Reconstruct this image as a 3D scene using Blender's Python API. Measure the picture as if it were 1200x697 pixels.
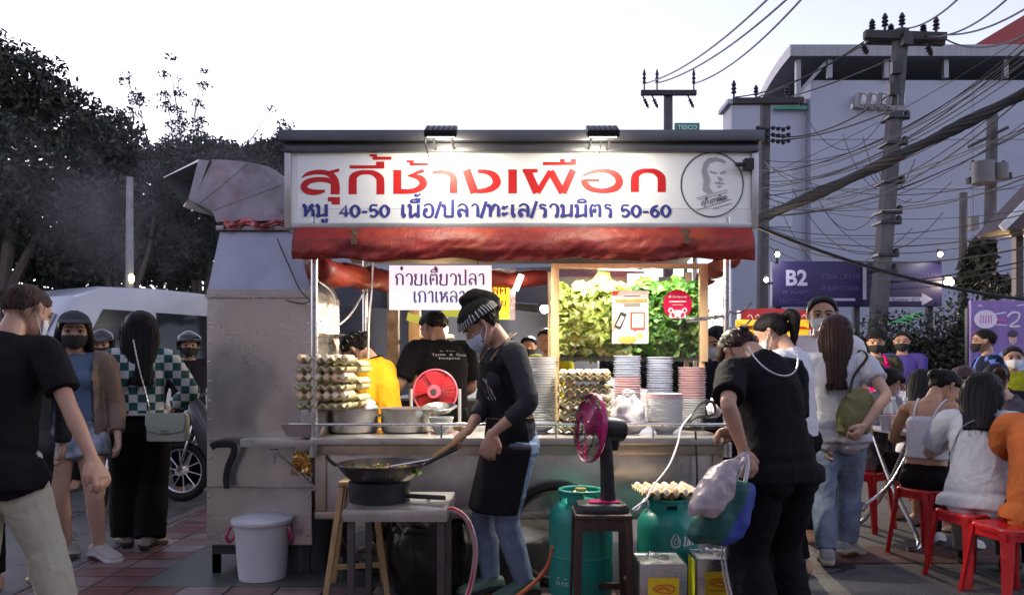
import bpy, bmesh, math, random
import numpy as np
from mathutils import Vector, Matrix, noise
for _o in list(bpy.data.objects):
 bpy.data.objects.remove(_o)
SC = bpy.context.scene
COL = SC.collection
R = math.radians
PI = math.pi
V = Vector
random.seed(7)
# ------------------------------------------------------------------ camera, sky, sun, exposure
FPX, CAMH, HOR = 900.0, 1.24, 432.0          # focal length and horizon row for a 1200 x 697 frame
cam = bpy.data.cameras.new('camera')
cam.sensor_width = 36
cam.lens = 36 * FPX / 1200
cam.shift_y = (HOR - 348.5) / 1200
cam.clip_start, cam.clip_end = 0.05, 3000
camo = bpy.data.objects.new('camera', cam)
COL.objects.link(camo)
camo.location = (0, 0, CAMH)
camo.rotation_euler = (R(90), 0, 0)
SC.camera = camo
world = bpy.data.worlds.new('World')
SC.world = world
world.use_nodes = True
wn, wl = world.node_tree.nodes, world.node_tree.links
sky = wn.new('ShaderNodeTexSky')
sky.sky_type = 'NISHITA'
sky.sun_disc = False
SUN_EL, SUN_ROT = 7.0, -38.0
sky.sun_elevation = R(SUN_EL)
sky.sun_rotation = R(SUN_ROT)
sky.air_density, sky.dust_density, sky.ozone_density = 1.0, 0.6, 2.0
hs = wn.new('ShaderNodeHueSaturation')
hs.inputs["Saturation"].default_value = 0.38
tint = wn.new('ShaderNodeMixRGB')
tint.blend_type = 'MULTIPLY'
tint.inputs[0].default_value = 1.0
tint.inputs[2].default_value = (0.985, 0.925, 1.12, 1)
wl.new(sky.outputs[0], hs.inputs['Color'])
wl.new(hs.outputs[0], tint.inputs[1])
wl.new(tint.outputs[0], wn['Background'].inputs[0])
wn['Background'].inputs[1].default_value = 0.15
sun = bpy.data.lights.new('sun', 'SUN')
sun.energy = 0.12
sun.angle = R(12)
sun.color = (1, 0.85, 0.78)
suno = bpy.data.objects.new('sun', sun)
COL.objects.link(suno)
_d = V((math.sin(R(SUN_ROT)) * math.cos(R(SUN_EL)), math.cos(R(SUN_ROT)) * math.cos(R(SUN_EL)), math.sin(R(SUN_EL))))
suno.rotation_euler = (-_d).to_track_quat('-Z', 'Y').to_euler()
suno.location = (0, 0, 30)
SC.view_settings.view_transform = 'Standard'
SC.view_settings.look = 'None'
SC.view_settings.exposure = 1.78
SC.view_settings.gamma = 1.0
SC.cycles.max_bounces = 8
SC.cycles.transparent_max_bounces = 24
SC.cycles.caustics_reflective = False
SC.cycles.caustics_refractive = False
SC.cycles.sample_clamp_indirect = 6.0
SC.cycles.use_denoising = True
def P(px, py, d):
 """A point seen at pixel (px, py) of the 1200 x 697 photograph, d metres ahead."""
 return V(((px - 600) * d / FPX, d, CAMH - (py - HOR) * d / FPX))
def GX(px, d):
 return (px - 600) * d / FPX
# ------------------------------------------------------------------ materials
MATS = {}
def mat(name, col, rough=0.6, metal=0.0, spec=0.5, var=0.12, vscale=8.0, bump=0.0, bscale=40.0, emit=None, estr=0.0,
aniso=0.0, stretch=None, sheen=0.0, coat=0.0, trans=0.0, alpha=1.0, rvar=0.0, sss=0.0, ior=1.45, grunge=None, gscale=3.0, gamt=0.5, fold=0.0):
 if name in MATS:
  return MATS[name]
 m = bpy.data.materials.new(name)
 m.use_nodes = True
 nt = m.node_tree
 b = nt.nodes['Principled BSDF']
 b.inputs['Base Color'].default_value = (*col, 1)
 b.inputs['Roughness'].default_value = rough
 b.inputs['Metallic'].default_value = metal
 b.inputs['Specular IOR Level'].default_value = spec
 b.inputs['Sheen Weight'].default_value = sheen
 b.inputs['Coat Weight'].default_value = coat
 b.inputs['Transmission Weight'].default_value = trans
 b.inputs['Alpha'].default_value = alpha
 b.inputs['IOR'].default_value = ior
 if sss:
  b.inputs['Subsurface Weight'].default_value = sss
  b.inputs['Subsurface Radius'].default_value = (0.012, 0.005, 0.003)
 tc = nt.nodes.new('ShaderNodeTexCoord')
 mp = nt.nodes.new('ShaderNodeMapping')
 nt.links.new(tc.outputs['Object'], mp.inputs[0])
 if stretch:
  mp.inputs['Scale'].default_value = stretch
 src = None
 if var or rvar:
  n = nt.nodes.new('ShaderNodeTexNoise')
  n.inputs['Scale'].default_value = vscale
  n.inputs['Detail'].default_value = 6
  n.inputs['Roughness'].default_value = 0.6
  nt.links.new(mp.outputs[0], n.inputs['Vector'])
  cr = nt.nodes.new('ShaderNodeValToRGB')
  cr.color_ramp.elements[0].position = 0.3
  cr.color_ramp.elements[1].position = 0.7
  lo, hi = 1 - var, 1 + var
  cr.color_ramp.elements[0].color = (*[max(0, c * lo) for c in col], 1)
  cr.color_ramp.elements[1].color = (*[min(1, c * hi) for c in col], 1)
  nt.links.new(n.outputs['Fac'], cr.inputs[0])
  src = cr.outputs[0]
  if rvar:
   mr = nt.nodes.new('ShaderNodeMapRange')
   mr.inputs[1].default_value, mr.inputs[2].default_value = 0.3, 0.7
   mr.inputs[3].default_value, mr.inputs[4].default_value = max(0.02, rough - rvar), min(1, rough + rvar)
   nt.links.new(n.outputs['Fac'], mr.inputs[0])
   nt.links.new(mr.outputs[0], b.inputs['Roughness'])
 if grunge:
  g = nt.nodes.new('ShaderNodeTexNoise')
  g.inputs['Scale'].default_value = gscale
  g.inputs['Detail'].default_value = 8
  g.inputs['Roughness'].default_value = 0.7
  nt.links.new(tc.outputs['Object'], g.inputs['Vector'])
  gr = nt.nodes.new('ShaderNodeMapRange')
  gr.inputs[1].default_value, gr.inputs[2].default_value = 0.48, 0.68
  gr.inputs[3].default_value, gr.inputs[4].default_value = 0, gamt
  nt.links.new(g.outputs['Fac'], gr.inputs[0])
  mx = nt.nodes.new('ShaderNodeMixRGB')
  nt.links.new(gr.outputs[0], mx.inputs[0])
  if src:
   nt.links.new(src, mx.inputs[1])
  else:
   mx.inputs[1].default_value = (*col, 1)
  mx.inputs[2].default_value = (*grunge, 1)
  src = mx.outputs[0]
 if src:
  nt.links.new(src, b.inputs['Base Color'])
 if bump:
  n2 = nt.nodes.new('ShaderNodeTexNoise')
  n2.inputs['Scale'].default_value = bscale
  n2.inputs['Detail'].default_value = 4
  nt.links.new(mp.outputs[0], n2.inputs['Vector'])
  bp = nt.nodes.new('ShaderNodeBump')
  bp.inputs['Strength'].default_value = bump
  bp.inputs['Distance'].default_value = 0.01
  nt.links.new(n2.outputs['Fac'], bp.inputs['Height'])
  nt.links.new(bp.outputs[0], b.inputs['Normal'])
 if fold:
  n3 = nt.nodes.new('ShaderNodeTexNoise')
  n3.inputs['Scale'].default_value = 9
  n3.inputs['Detail'].default_value = 3
  n3.inputs['Distortion'].default_value = 1.6
  mp3 = nt.nodes.new('ShaderNodeMapping')
  mp3.inputs['Scale'].default_value = (1.3, 1.3, .6)
  nt.links.new(tc.outputs['Object'], mp3.inputs[0])
  nt.links.new(mp3.outputs[0], n3.inputs['Vector'])
  a1 = nt.nodes.new('ShaderNodeMath')
  a1.operation = 'SUBTRACT'
  a1.inputs[1].default_value = .5
  a2 = nt.nodes.new('ShaderNodeMath')
  a2.operation = 'ABSOLUTE'
  nt.links.new(n3.outputs['Fac'], a1.inputs[0])
  nt.links.new(a1.outputs[0], a2.inputs[0])
  b3 = nt.nodes.new('ShaderNodeBump')
  b3.invert = True
  b3.inputs['Strength'].default_value = fold
  b3.inputs['Distance'].default_value = 0.06
  nt.links.new(a2.outputs[0], b3.inputs['Height'])
  if b.inputs['Normal'].links:
   nt.links.new(b.inputs['Normal'].links[0].from_socket, b3.inputs['Normal'])
  nt.links.new(b3.outputs[0], b.inputs['Normal'])
 if emit:
  b.inputs['Emission Color'].default_value = (*emit, 1)
  b.inputs['Emission Strength'].default_value = estr
 MATS[name] = m
 return m
def nodes_of(m):
 return m.node_tree.nodes, m.node_tree.links, m.node_tree.nodes['Principled BSDF']
# ------------------------------------------------------------------ mesh collecting
class MB:
 def __init__(self):
  self.v, self.f, self.mi, self.cur = [], [], [], 0
 def m(self, i):
  self.cur = i
  return self
 def add(self, vs, fs):
  n = len(self.v)
  self.v.extend([tuple(p) for p in vs])
  self.f.extend([tuple(i + n for i in f) for f in fs])
  self.mi.extend([self.cur] * len(fs))
  return self
 def box(self, c, s, M=None):
  x, y, z = s[0] / 2, s[1] / 2, s[2] / 2
  vs = [V((a * x, b * y, e * z)) for e in (-1, 1) for b in (-1, 1) for a in (-1, 1)]
  if M is not None:
   vs = [M @ p for p in vs]
  vs = [p + V(c) for p in vs]
  return self.add(vs, [(0, 2, 3, 1), (4, 5, 7, 6), (0, 1, 5, 4), (2, 6, 7, 3), (0, 4, 6, 2), (1, 3, 7, 5)])
 def bb(self, lo, hi):
  return self.box([(a + b) / 2 for a, b in zip(lo, hi)], [abs(b - a) for a, b in zip(lo, hi)])
 def bar(self, a, b, w, h, up=(0, 0, 1)):
  """A straight rectangular bar from a to b: w wide across, h high."""
  a, b = V(a), V(b)
  d = (b - a)
  L = d.length
  d.normalize()
  u = V(up)
  r = d.cross(u)
  if r.length < 1e-4:
   r = d.cross(V((1, 0, 0)))
  r.normalize()
  u = r.cross(d)
  M = Matrix((r, d, u)).transposed()
  return self.box((a + b) / 2, (w, L, h), M)
 def tube(self, pts, rad, n=10, cap=True, ref=None, closed=False):
  pts = [V(p) for p in pts]
  k = len(pts)
  if not hasattr(rad, '__len__'):
   rad = [rad] * k
  T = []
  for i in range(k):
   if closed:
    t = pts[(i + 1) % k] - pts[i - 1]
   else:
    t = pts[min(i + 1, k - 1)] - pts[max(i - 1, 0)]
   if t.length < 1e-9:
    t = V((0, 0, 1))
   T.append(t.normalized())
  u = V(ref) if ref is not None else (V((0, 0, 1)) if abs(T[0].z) < 0.9 else V((0, 1, 0)))
  vs, fs = [], []
  for i in range(k):
   u = u - T[i] * u.dot(T[i])
   if u.length < 1e-6:
    u = T[i].orthogonal()
   u.normalize()
   w = T[i].cross(u)
   r = rad[i]
   ra, rb = (r if hasattr(r, '__len__') else (r, r))
   for j in range(n):
    a = 2 * PI * j / n
    vs.append(pts[i] + u * (math.cos(a) * rb) + w * (math.sin(a) * ra))
  for i in range(k if closed else k - 1):
   i2 = (i + 1) % k
   for j in range(n):
    j2 = (j + 1) % n
    fs.append((i * n + j, i * n + j2, i2 * n + j2, i2 * n + j))
  if cap and not closed:
   fs.append(tuple(range(n))[::-1])
   fs.append(tuple((k - 1) * n + j for j in range(n)))
  return self.add(vs, fs)
 def lathe(self, prof, c=(0, 0, 0), n=24, M=None, cap=(True, True)):
  """prof: (radius, z) from bottom to top."""
  vs, fs = [], []
  for r, z in prof:
   for j in range(n):
    a = 2 * PI * j / n
    p = V((r * math.cos(a), r * math.sin(a), z))
    if M is not None:
     p = M @ p
    vs.append(p + V(c))
  k = len(prof)
  for i in range(k - 1):
   for j in range(n):
    j2 = (j + 1) % n
    fs.append((i * n + j, i * n + j2, (i + 1) * n + j2, (i + 1) * n + j))
  if cap[0]:
   fs.append(tuple(range(n))[::-1])
  if cap[1]:
   fs.append(tuple((k - 1) * n + j for j in range(n)))
  return self.add(vs, fs)
 def ball(self, c, r, n=14, M=None):
  rx, ry, rz = r if hasattr(r, '__len__') else (r, r, r)
  vs, fs = [], []
  k = max(4, n // 2)
  for i in range(1, k):
   t = PI * i / k
   for j in range(n):
    a = 2 * PI * j / n
    vs.append(V((rx * math.sin(t) * math.cos(a), ry * math.sin(t) * math.sin(a), -rz * math.cos(t))))
  for i in range(k - 2):
   for j in range(n):
    j2 = (j + 1) % n
    fs.append((i * n + j, i * n + j2, (i + 1) * n + j2, (i + 1) * n + j))
  b = len(vs)
  vs += [V((0, 0, -rz)), V((0, 0, rz))]
  for j in range(n):
   j2 = (j + 1) % n
   fs.append((b, j2, j))
   fs.append((b + 1, (k - 2) * n + j, (k - 2) * n + j2))
  if M is not None:
   vs = [M @ p for p in vs]
  return self.add([p + V(c) for p in vs], fs)
 def loft(self, rings, cap=True, closed=True):
  n = len(rings[0])
  vs = [p for r in rings for p in r]
  fs = []
  for i in range(len(rings) - 1):
   for j in range(n if closed else n - 1):
    j2 = (j + 1) % n
    fs.append((i * n + j, i * n + j2, (i + 1) * n + j2, (i + 1) * n + j))
  if cap and closed:
   fs.append(tuple(range(n))[::-1])
   fs.append(tuple((len(rings) - 1) * n + j for j in range(n)))
  return self.add(vs, fs)
 def grid(self, fn, nu, nv):
  vs = [fn(i / nu, j / nv) for i in range(nu + 1) for j in range(nv + 1)]
  fs = [(i * (nv + 1) + j, (i + 1) * (nv + 1) + j, (i + 1) * (nv + 1) + j + 1, i * (nv + 1) + j + 1) for i in range(nu) for j in range(nv)]
  return self.add(vs, fs)
 def prism(self, outline, y0, y1, M=None):
  """outline: (x, z) points, extruded from y0 to y1."""
  n = len(outline)
  vs = [V((x, y0, z)) for x, z in outline] + [V((x, y1, z)) for x, z in outline]
  if M is not None:
   vs = [M @ p for p in vs]
  fs = [tuple(range(n)), tuple(range(2 * n - 1, n - 1, -1))]
  fs += [(i, n + i, n + (i + 1) % n, (i + 1) % n) for i in range(n)]
  return self.add(vs, fs)
 def xf(self, M):
  self.v = [tuple(M @ V(p)) for p in self.v]
  return self
 def merge(self, o, M=None):
  vs = [M @ V(p) for p in o.v] if M is not None else o.v
  n = len(self.v)
  self.v.extend([tuple(p) for p in vs])
  self.f.extend([tuple(i + n for i in f) for f in o.f])
  self.mi.extend(o.mi)
  return self
 def mesh(self, name, mats=()):
  me = bpy.data.meshes.new(name)
  me.from_pydata(self.v, [], self.f)
  for m_ in mats:
   me.materials.append(m_)
  if mats:
   me.polygons.foreach_set('material_index', self.mi)
  me.update()
  return me
def mesh_np(name, v, f, mats, mi=None):
 me = bpy.data.meshes.new(name)
 f = np.asarray(f, dtype=np.int32)
 k = f.shape[1]
 me.vertices.add(len(v))
 me.vertices.foreach_set('co', np.asarray(v, dtype=np.float32).ravel())
 me.loops.add(f.size)
 me.loops.foreach_set('vertex_index', f.ravel())
 me.polygons.add(len(f))
 me.polygons.foreach_set('loop_start', np.arange(0, f.size, k, dtype=np.int32))
 for m_ in mats:
  me.materials.append(m_)
 if mi is not None:
  me.polygons.foreach_set('material_index', np.asarray(mi, dtype=np.int32))
 me.update(calc_edges=True)
 return me
def finish(me, smooth=True, angle=38, bevel=0.0, segs=2):
 if bevel:
  bm = bmesh.new()
  bm.from_mesh(me)
  bmesh.ops.remove_doubles(bm, verts=bm.verts, dist=1e-5)
  es = [e for e in bm.edges if len(e.link_faces) == 2 and e.calc_face_angle(0) > R(30)]
  bmesh.ops.bevel(bm, geom=es, offset=bevel, segments=segs, profile=0.6, affect='EDGES', clamp_overlap=True)
  bm.to_mesh(me)
  bm.free()
 if smooth:
  me.polygons.foreach_set('use_smooth', [True] * len(me.polygons))
  if angle < 180:
   me.set_sharp_from_angle(angle=R(angle))
 me.update()
 return me
ROOT = {}          # object name -> world matrix of its top-level thing
def thing(name, label, cat, loc=(0, 0, 0), rz=0.0, group=None):
 o = bpy.data.objects.new(name, None)
 o.empty_display_size = 0.1
 COL.objects.link(o)
 o.location = loc
 o.rotation_euler = (0, 0, rz)
 o['label'] = label
 o['category'] = cat
 if group:
  o['group'] = group
 ROOT[o.name] = Matrix.Translation(V(loc)) @ Matrix.Rotation(rz, 4, 'Z')
 return o
def part(name, mb, parent, mats, world=False, smooth=True, bevel=0.0, angle=38, label=None, kind=None, segs=2):
 """One part as one mesh; mb is an MB or a mesh. world=True: its points are world points."""
 if not isinstance(mats, (list, tuple)):
  mats = [mats]
 if isinstance(mb, MB):
  me = mb.mesh(name, mats)
 else:
  me = mb
  if not me.materials:
   for m_ in mats:
    me.materials.append(m_)
 M = ROOT[parent.name]
 if world:
  me.transform(M.inverted())
 finish(me, smooth, angle, bevel, segs)
 o = bpy.data.objects.new(name, me)
 COL.objects.link(o)
 o.parent = parent
 ROOT[o.name] = M
 if label:
  o['label'] = label
 if kind:
  o['kind'] = kind
 return o
def islands(mb):
 """Splits a collected mesh into its separate pieces."""
 par = list(range(len(mb.v)))
 def root(i):
  while par[i] != i:
   par[i] = par[par[i]]
   i = par[i]
  return i
 for f in mb.f:
  for i in f[1:]:
   par[root(i)] = root(f[0])
 out = {}
 for f, m_ in zip(mb.f, mb.mi):
  out.setdefault(root(f[0]), []).append((f, m_))
 res = []
 for fs in out.values():
  ids = sorted({i for f, _ in fs for i in f})
  k = {i: n for n, i in enumerate(ids)}
  o = MB()
  o.v = [mb.v[i] for i in ids]
  o.f = [tuple(k[i] for i in f) for f, _ in fs]
  o.mi = [m_ for _, m_ in fs]
  res.append(o)
 return res
def parts(name, mb, parent, mats, **k):
 """Each separate piece of mb as a part of its own."""
 return [part(name, o, parent, mats, **k) for o in islands(mb)]
def solo(name, label, cat, mb, mats, group=None, kind=None, smooth=True, bevel=0.0, angle=38, base=None, segs=2):
 """A thing that is one mesh given in world points; its origin goes to its base."""
 if not isinstance(mats, (list, tuple)):
  mats = [mats]
 if isinstance(mb, MB):
  me = mb.mesh(name, mats)
 else:
  me = mb
  if not me.materials:
   for m_ in mats:
    me.materials.append(m_)
 n = len(me.vertices)
 co = np.empty(n * 3, dtype=np.float32)
 me.vertices.foreach_get('co', co)
 co = co.reshape(-1, 3)
 if base is None:
  lo, hi = co.min(0), co.max(0)
  base = ((lo[0] + hi[0]) / 2, (lo[1] + hi[1]) / 2, lo[2])
 base = [float(b) for b in base]
 me.transform(Matrix.Translation(-V(base)))
 finish(me, smooth, angle, bevel, segs)
 o = bpy.data.objects.new(name, me)
 COL.objects.link(o)
 o.location = base
 ROOT[o.name] = Matrix.Translation(V(base))
 if label:
  o['label'] = label
 if cat:
  o['category'] = cat
 if group:
  o['group'] = group
 if kind:
  o['kind'] = kind
 return o
def struct(name, mb, mats, **k):
 return solo(name, None, None, mb, mats, kind='structure', base=(0, 0, 0), **k)
def dup(root, loc, rz=None, label=None, group=None):
 r = root.copy()
 COL.objects.link(r)
 r.location = loc
 if rz is not None:
  r.rotation_euler = (0, 0, rz)
 if label:
  r['label'] = label
 if group:
  r['group'] = group
 for ch in list(root.children):
  c = ch.copy()
  COL.objects.link(c)
  c.parent = r
  for g in list(ch.children):
   d = g.copy()
   COL.objects.link(d)
   d.parent = c
 ROOT[r.name] = Matrix.Translation(V(loc)) @ Matrix.Rotation(r.rotation_euler.z, 4, 'Z')
 return r
def lamp_light(name, kind, parent, loc, energy, col, size=0.1, rot=None, size_y=None, spot=None):
 l = bpy.data.lights.new(name, kind)
 l.energy = energy
 l.color = col
 if kind == 'AREA':
  l.size = size
  if size_y:
   l.shape = 'RECTANGLE'
   l.size_y = size_y
 else:
  l.shadow_soft_size = size
 if spot:
  l.spot_size, l.spot_blend = spot
 o = bpy.data.objects.new(name, l)
 COL.objects.link(o)
 o.parent = parent
 o.location = ROOT[parent.name].inverted() @ V(loc)
 if rot is not None:
  o.rotation_euler = (ROOT[parent.name].to_3x3().inverted() @ V(rot)).to_track_quat('-Z', 'Y').to_euler()
 return o
def smooth_path(pts, k=8, closed=False):
 """Catmull-Rom through the points."""
 pts = [V(p) for p in pts]
 n = len(pts)
 if n < 3:
  return [pts[0].lerp(pts[-1], i / k) for i in range(k + 1)]
 out = []
 for i in range(n if closed else n - 1):
  if closed:
   a, b, c, d = pts[i - 1], pts[i], pts[(i + 1) % n], pts[(i + 2) % n]
  else:
   a, b, c, d = pts[max(i - 1, 0)], pts[i], pts[i + 1], pts[min(i + 2, n - 1)]
  for j in range(k):
   t = j / k
   out.append(0.5 * ((2 * b) + (c - a) * t + (2 * a - 5 * b + 4 * c - d) * t * t + (3 * b - a - 3 * c + d) * t ** 3))
 if not closed:
  out.append(pts[-1])
 return out
# ------------------------------------------------------------------ lettering: flat ribbons along strokes
def ribbon(mb, pts, w, fn, z0=0.0, smooth=5, closed=False):
 """pts: (x, y) stroke; w: width or widths; fn(x, y, lift) -> world point. The stroke climbs a hair so that it never lies on itself."""
 if not hasattr(w, '__len__'):
  w = [w] * len(pts)
 q = smooth_path([V((p[0], p[1], w_)) for p, w_ in zip(pts, w)], smooth, closed) if smooth > 1 and len(pts) > 2 else [V((p[0], p[1], w_)) for p, w_ in zip(pts, w)]
 if closed:
  q.append(q[0].copy())
 vs, fs = [], []
 n = len(q)
 for i in range(n):
  if closed and i in (0, n - 1):
   t = (q[1] - q[-2])
  else:
   t = q[min(i + 1, n - 1)] - q[max(i - 1, 0)]
  t = V((t.x, t.y))
  if t.length < 1e-9:
   t = V((1, 0))
  t.normalize()
  nx, ny = -t.y, t.x
  h = q[i].z / 2
  l = z0 + 0.0004 * i / n
  vs.append(fn(q[i].x + nx * h, q[i].y + ny * h, l))
  vs.append(fn(q[i].x - nx * h, q[i].y - ny * h, l))
 for i in range(n - 1):
  fs.append((2 * i, 2 * i + 1, 2 * i + 3, 2 * i + 2))
 mb.add(vs, fs)
def _c(x, y, r):
 return ('c', x, y, r)
THAI = {  # looped letters: strokes in a box one unit high; the last entry is the advance
'ห': ([_c(.13, .88, .1), [(.23, .9), (.23, 0)], [(.23, .15), (.5, .52), (.72, .58), (.8, .45), (.8, 0)], _c(.72, .87, .11), [(.62, .85), (.5, .62)]], 1.0),
'ม': ([_c(.13, .88, .1), [(.23, .9), (.23, .12)], _c(.17, .1, .1), [(.27, .05), (.8, .22)], [(.8, 1), (.8, 0)]], 1.0),
'ู': ([[(-.45, -.18), (-.45, -.42), (-.2, -.46), (-.17, -.15)]], 0),
'ุ': ([[(-.32, -.15), (-.22, -.18), (-.2, -.5)]], 0),
'เ': ([[(.18, 1), (.16, .15)], _c(.25, .1, .1)], .5),
'น': ([_c(.13, .88, .1), [(.23, .9), (.23, .02), (.62, .3)], [(.76, 1), (.76, .22)], _c(.74, .11, .11)], 1.0),
'อ': ([[(.2, .55), (.18, .2), (.35, .0), (.6, .0), (.77, .25), (.77, .72), (.6, 1), (.32, .98), (.16, .82)], _c(.29, .55, .1)], .95),
'ป': ([_c(.13, .88, .1), [(.23, .9), (.23, .02)], [(.22, .03), (.78, .03)], [(.77, 0), (.77, 1.4)]], 1.0),
'ล': ([_c(.27, .15, .12), [(.16, .18), (.2, .48), (.45, .58), (.7, .38)], [(.14, .8), (.36, 1), (.62, .96), (.76, .7), (.76, 0)]], .98),
'า': ([[(.1, .8), (.28, 1), (.48, .95), (.55, .7), (.55, 0)]], .75),
'ท': ([_c(.13, .88, .1), [(.23, .9), (.23, 0)], [(.23, .35), (.5, .92), (.7, .92), (.8, .7), (.8, 0)]], 1.0),
'ะ': ([_c(.16, .72, .09), [(.25, .72), (.48, .86)], _c(.16, .2, .09), [(.25, .2), (.48, .34)]], .62),
'ร': ([[(.14, .78), (.3, .98), (.62, .88)], [(.16, .74), (.45, .68), (.56, .5), (.56, .2)], _c(.53, .1, .1)], .75),
'ว': ([[(.12, .75), (.28, .98), (.52, .98), (.68, .72), (.68, .2)], _c(.62, .1, .1)], .85),
'ต': ([_c(.42, .5, .1), [(.22, 0), (.14, .6), (.26, .98), (.44, .84), (.6, .98), (.78, .75), (.78, 0)]], .98),
'ก': ([[(.18, 0), (.22, .55), (.1, .74), (.28, .98), (.58, .98), (.77, .72), (.77, 0)]], .98),
'ย': ([_c(.2, .88, .1), [(.1, .86), (.24, .6), (.14, .35), (.18, .06), (.5, .0), (.76, .1), (.78, 1)]], 1.0),
'ส': ([_c(.27, .15, .12), [(.16, .18), (.2, .48), (.45, .58), (.7, .38)], [(.14, .8), (.36, 1), (.62, .9), (.76, .65), (.76, 0)], [(.62, .9), (.9, 1.15)]], .98),
'ด': ([_c(.4, .5, .1), [(.22, 0), (.14, .6), (.3, .98), (.6, .98), (.78, .72), (.78, 0)]], .98),
'พ': ([_c(.13, .88, .1), [(.2, .85), (.22, 0), (.5, .7), (.78, 0), (.8, 1)]], 1.0),
'ข': ([_c(.24, .8, .1), [(.3, .72), (.2, .5), (.25, .05), (.78, .05), (.78, 1)]], 1.0),
'ิ': ([[(-.8, 1.16), (-.65, 1.36), (-.35, 1.38), (-.18, 1.17), (-.8, 1.16)]], 0),
'ี': ([[(-.8, 1.16), (-.65, 1.36), (-.35, 1.34), (-.2, 1.17), (-.8, 1.16)], [(-.2, 1.15), (-.18, 1.5)]], 0),
'ื': ([[(-.8, 1.16), (-.65, 1.36), (-.35, 1.34), (-.2, 1.17), (-.8, 1.16)], [(-.2, 1.15), (-.18, 1.5)], [(-.36, 1.3), (-.35, 1.5)]], 0),
'่': ([[(-.24, 1.62), (-.24, 1.9)]], 0),
'้': ([[(-.5, 1.62), (-.4, 1.8), (-.34, 1.64), (-.08, 1.86)]], 0),
'๋': ([[(-.52, 1.5), (-.12, 1.5)], [(-.32, 1.3), (-.32, 1.7)]], 0),
'/': ([[(.02, -.1), (.4, 1.25)]], .45),
'-': ([[(.08, .42), (.5, .42)]], .58),
' ': ([], .55),
'0': ([[(.38, 1), (.12, .7), (.12, .3), (.38, 0), (.64, .3), (.64, .7), (.38, 1)]], .78),
'4': ([[(.5, 0), (.5, 1), (.08, .3), (.7, .3)]], .78),
'5': ([[(.64, .97), (.2, .97), (.16, .55), (.42, .62), (.64, .32), (.4, .02), (.12, .12)]], .78),
'6': ([[(.6, .95), (.25, .75), (.12, .3), (.38, .0), (.63, .28), (.4, .58), (.15, .35)]], .78),
}
def thai_text(mb, s, x0, y0, width, h, w, fn, z0=0.0):
 """Writes s from (x0, y0) with letters h high (down the page is +y), fitted to the width."""
 total = sum(THAI[c][1] for c in s)
 sx = width / total
 x = x0
 for c in s:
  strokes, adv = THAI[c]
  for k, st in enumerate(strokes):
   z = z0 + 0.0003 * (k + 1)
   if isinstance(st, tuple):
    _, cx, cy, r = st
    pts = [(x + (cx + r * .9 * math.cos(a)) * sx, y0 - (cy + r * math.sin(a)) * h) for a in [2 * PI * i / 7 for i in range(7)]]
    ribbon(mb, pts, w * .75, fn, z, 2, closed=True)
   else:
    pts = [(x + px * sx, y0 - py * h) for px, py in st]
    sharp = c in '4/-่' or len(pts) == 2
    ww = [w * (1.25 if abs(pts[min(i + 1, len(pts) - 1)][1] - pts[max(i - 1, 0)][1]) > abs(pts[min(i + 1, len(pts) - 1)][0] - pts[max(i - 1, 0)][0]) else .8) for i in range(len(pts))]
    ribbon(mb, pts, ww, fn, z, 1 if sharp else 5)
  x += adv * sx
def latin_text(mb, s, x0, y0, h, fn, width=None, bold=0.0, lift=0.001):
 """Latin letters from Blender's own font as flat faces; (x0, y0) is the left end of the base line, y down the page."""
 c = bpy.data.curves.new('lettering', 'FONT')
 c.body = s
 c.size = 1.0
 c.offset = bold
 c.resolution_u = 3
 o = bpy.data.objects.new('lettering', c)
 COL.objects.link(o)
 dg = bpy.context.evaluated_depsgraph_get()
 me = bpy.data.meshes.new_from_object(o.evaluated_get(dg))
 vs = [v.co.copy() for v in me.vertices]
 fs = [tuple(p.vertices) for p in me.polygons]
 bpy.data.objects.remove(o)
 bpy.data.curves.remove(c)
 bpy.data.meshes.remove(me)
 if not vs:
  return
 sy = h / 0.72
 xs = [v.x for v in vs]
 sx = width / (max(xs) - min(xs)) if width else sy
 mb.add([fn(x0 + (v.x - min(xs)) * sx, y0 - v.y * sy, lift) for v in vs], fs)
# ------------------------------------------------------------------ remeshing for bodies, cloth, soft things
def remesh(mb, voxel, smooth=2, factor=0.5):
 me = mb.mesh('tmp') if isinstance(mb, MB) else mb
 ob = bpy.data.objects.new('tmp', me)
 COL.objects.link(ob)
 r = ob.modifiers.new('r', 'REMESH')
 r.mode = 'VOXEL'
 r.voxel_size = voxel
 if smooth:
  s = ob.modifiers.new('s', 'SMOOTH')
  s.iterations = smooth
  s.factor = factor
 dg = bpy.context.evaluated_depsgraph_get()
 out = bpy.data.meshes.new_from_object(ob.evaluated_get(dg))
 bpy.data.objects.remove(ob)
 bpy.data.meshes.remove(me)
 return out
def warp(me, fn):
 """Moves each vertex along its normal by fn(co, normal)."""
 ns = [v.normal.copy() for v in me.vertices]
 for v, n in zip(me.vertices, ns):
  v.co += n * fn(v.co, n)
 me.update()
def thicken(bm, t):
 """Gives an open sheet a thickness without stretching its corners."""
 bm.normal_update()
 vs, fs = bm.verts[:], bm.faces[:]
 edge = [e for e in bm.edges if len(e.link_faces) == 1]
 loops = []
 for e in edge:
  l = e.link_loops[0]
  loops.append((l.vert, l.link_loop_next.vert))
 nv = {v: bm.verts.new(v.co - v.normal * t) for v in vs}
 for f in fs:
  g = bm.faces.new([nv[v] for v in reversed(f.verts)])
  g.material_index = f.material_index
 for a, b in loops:
  bm.faces.new((b, a, nv[a], nv[b]))
 bm.normal_update()
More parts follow.
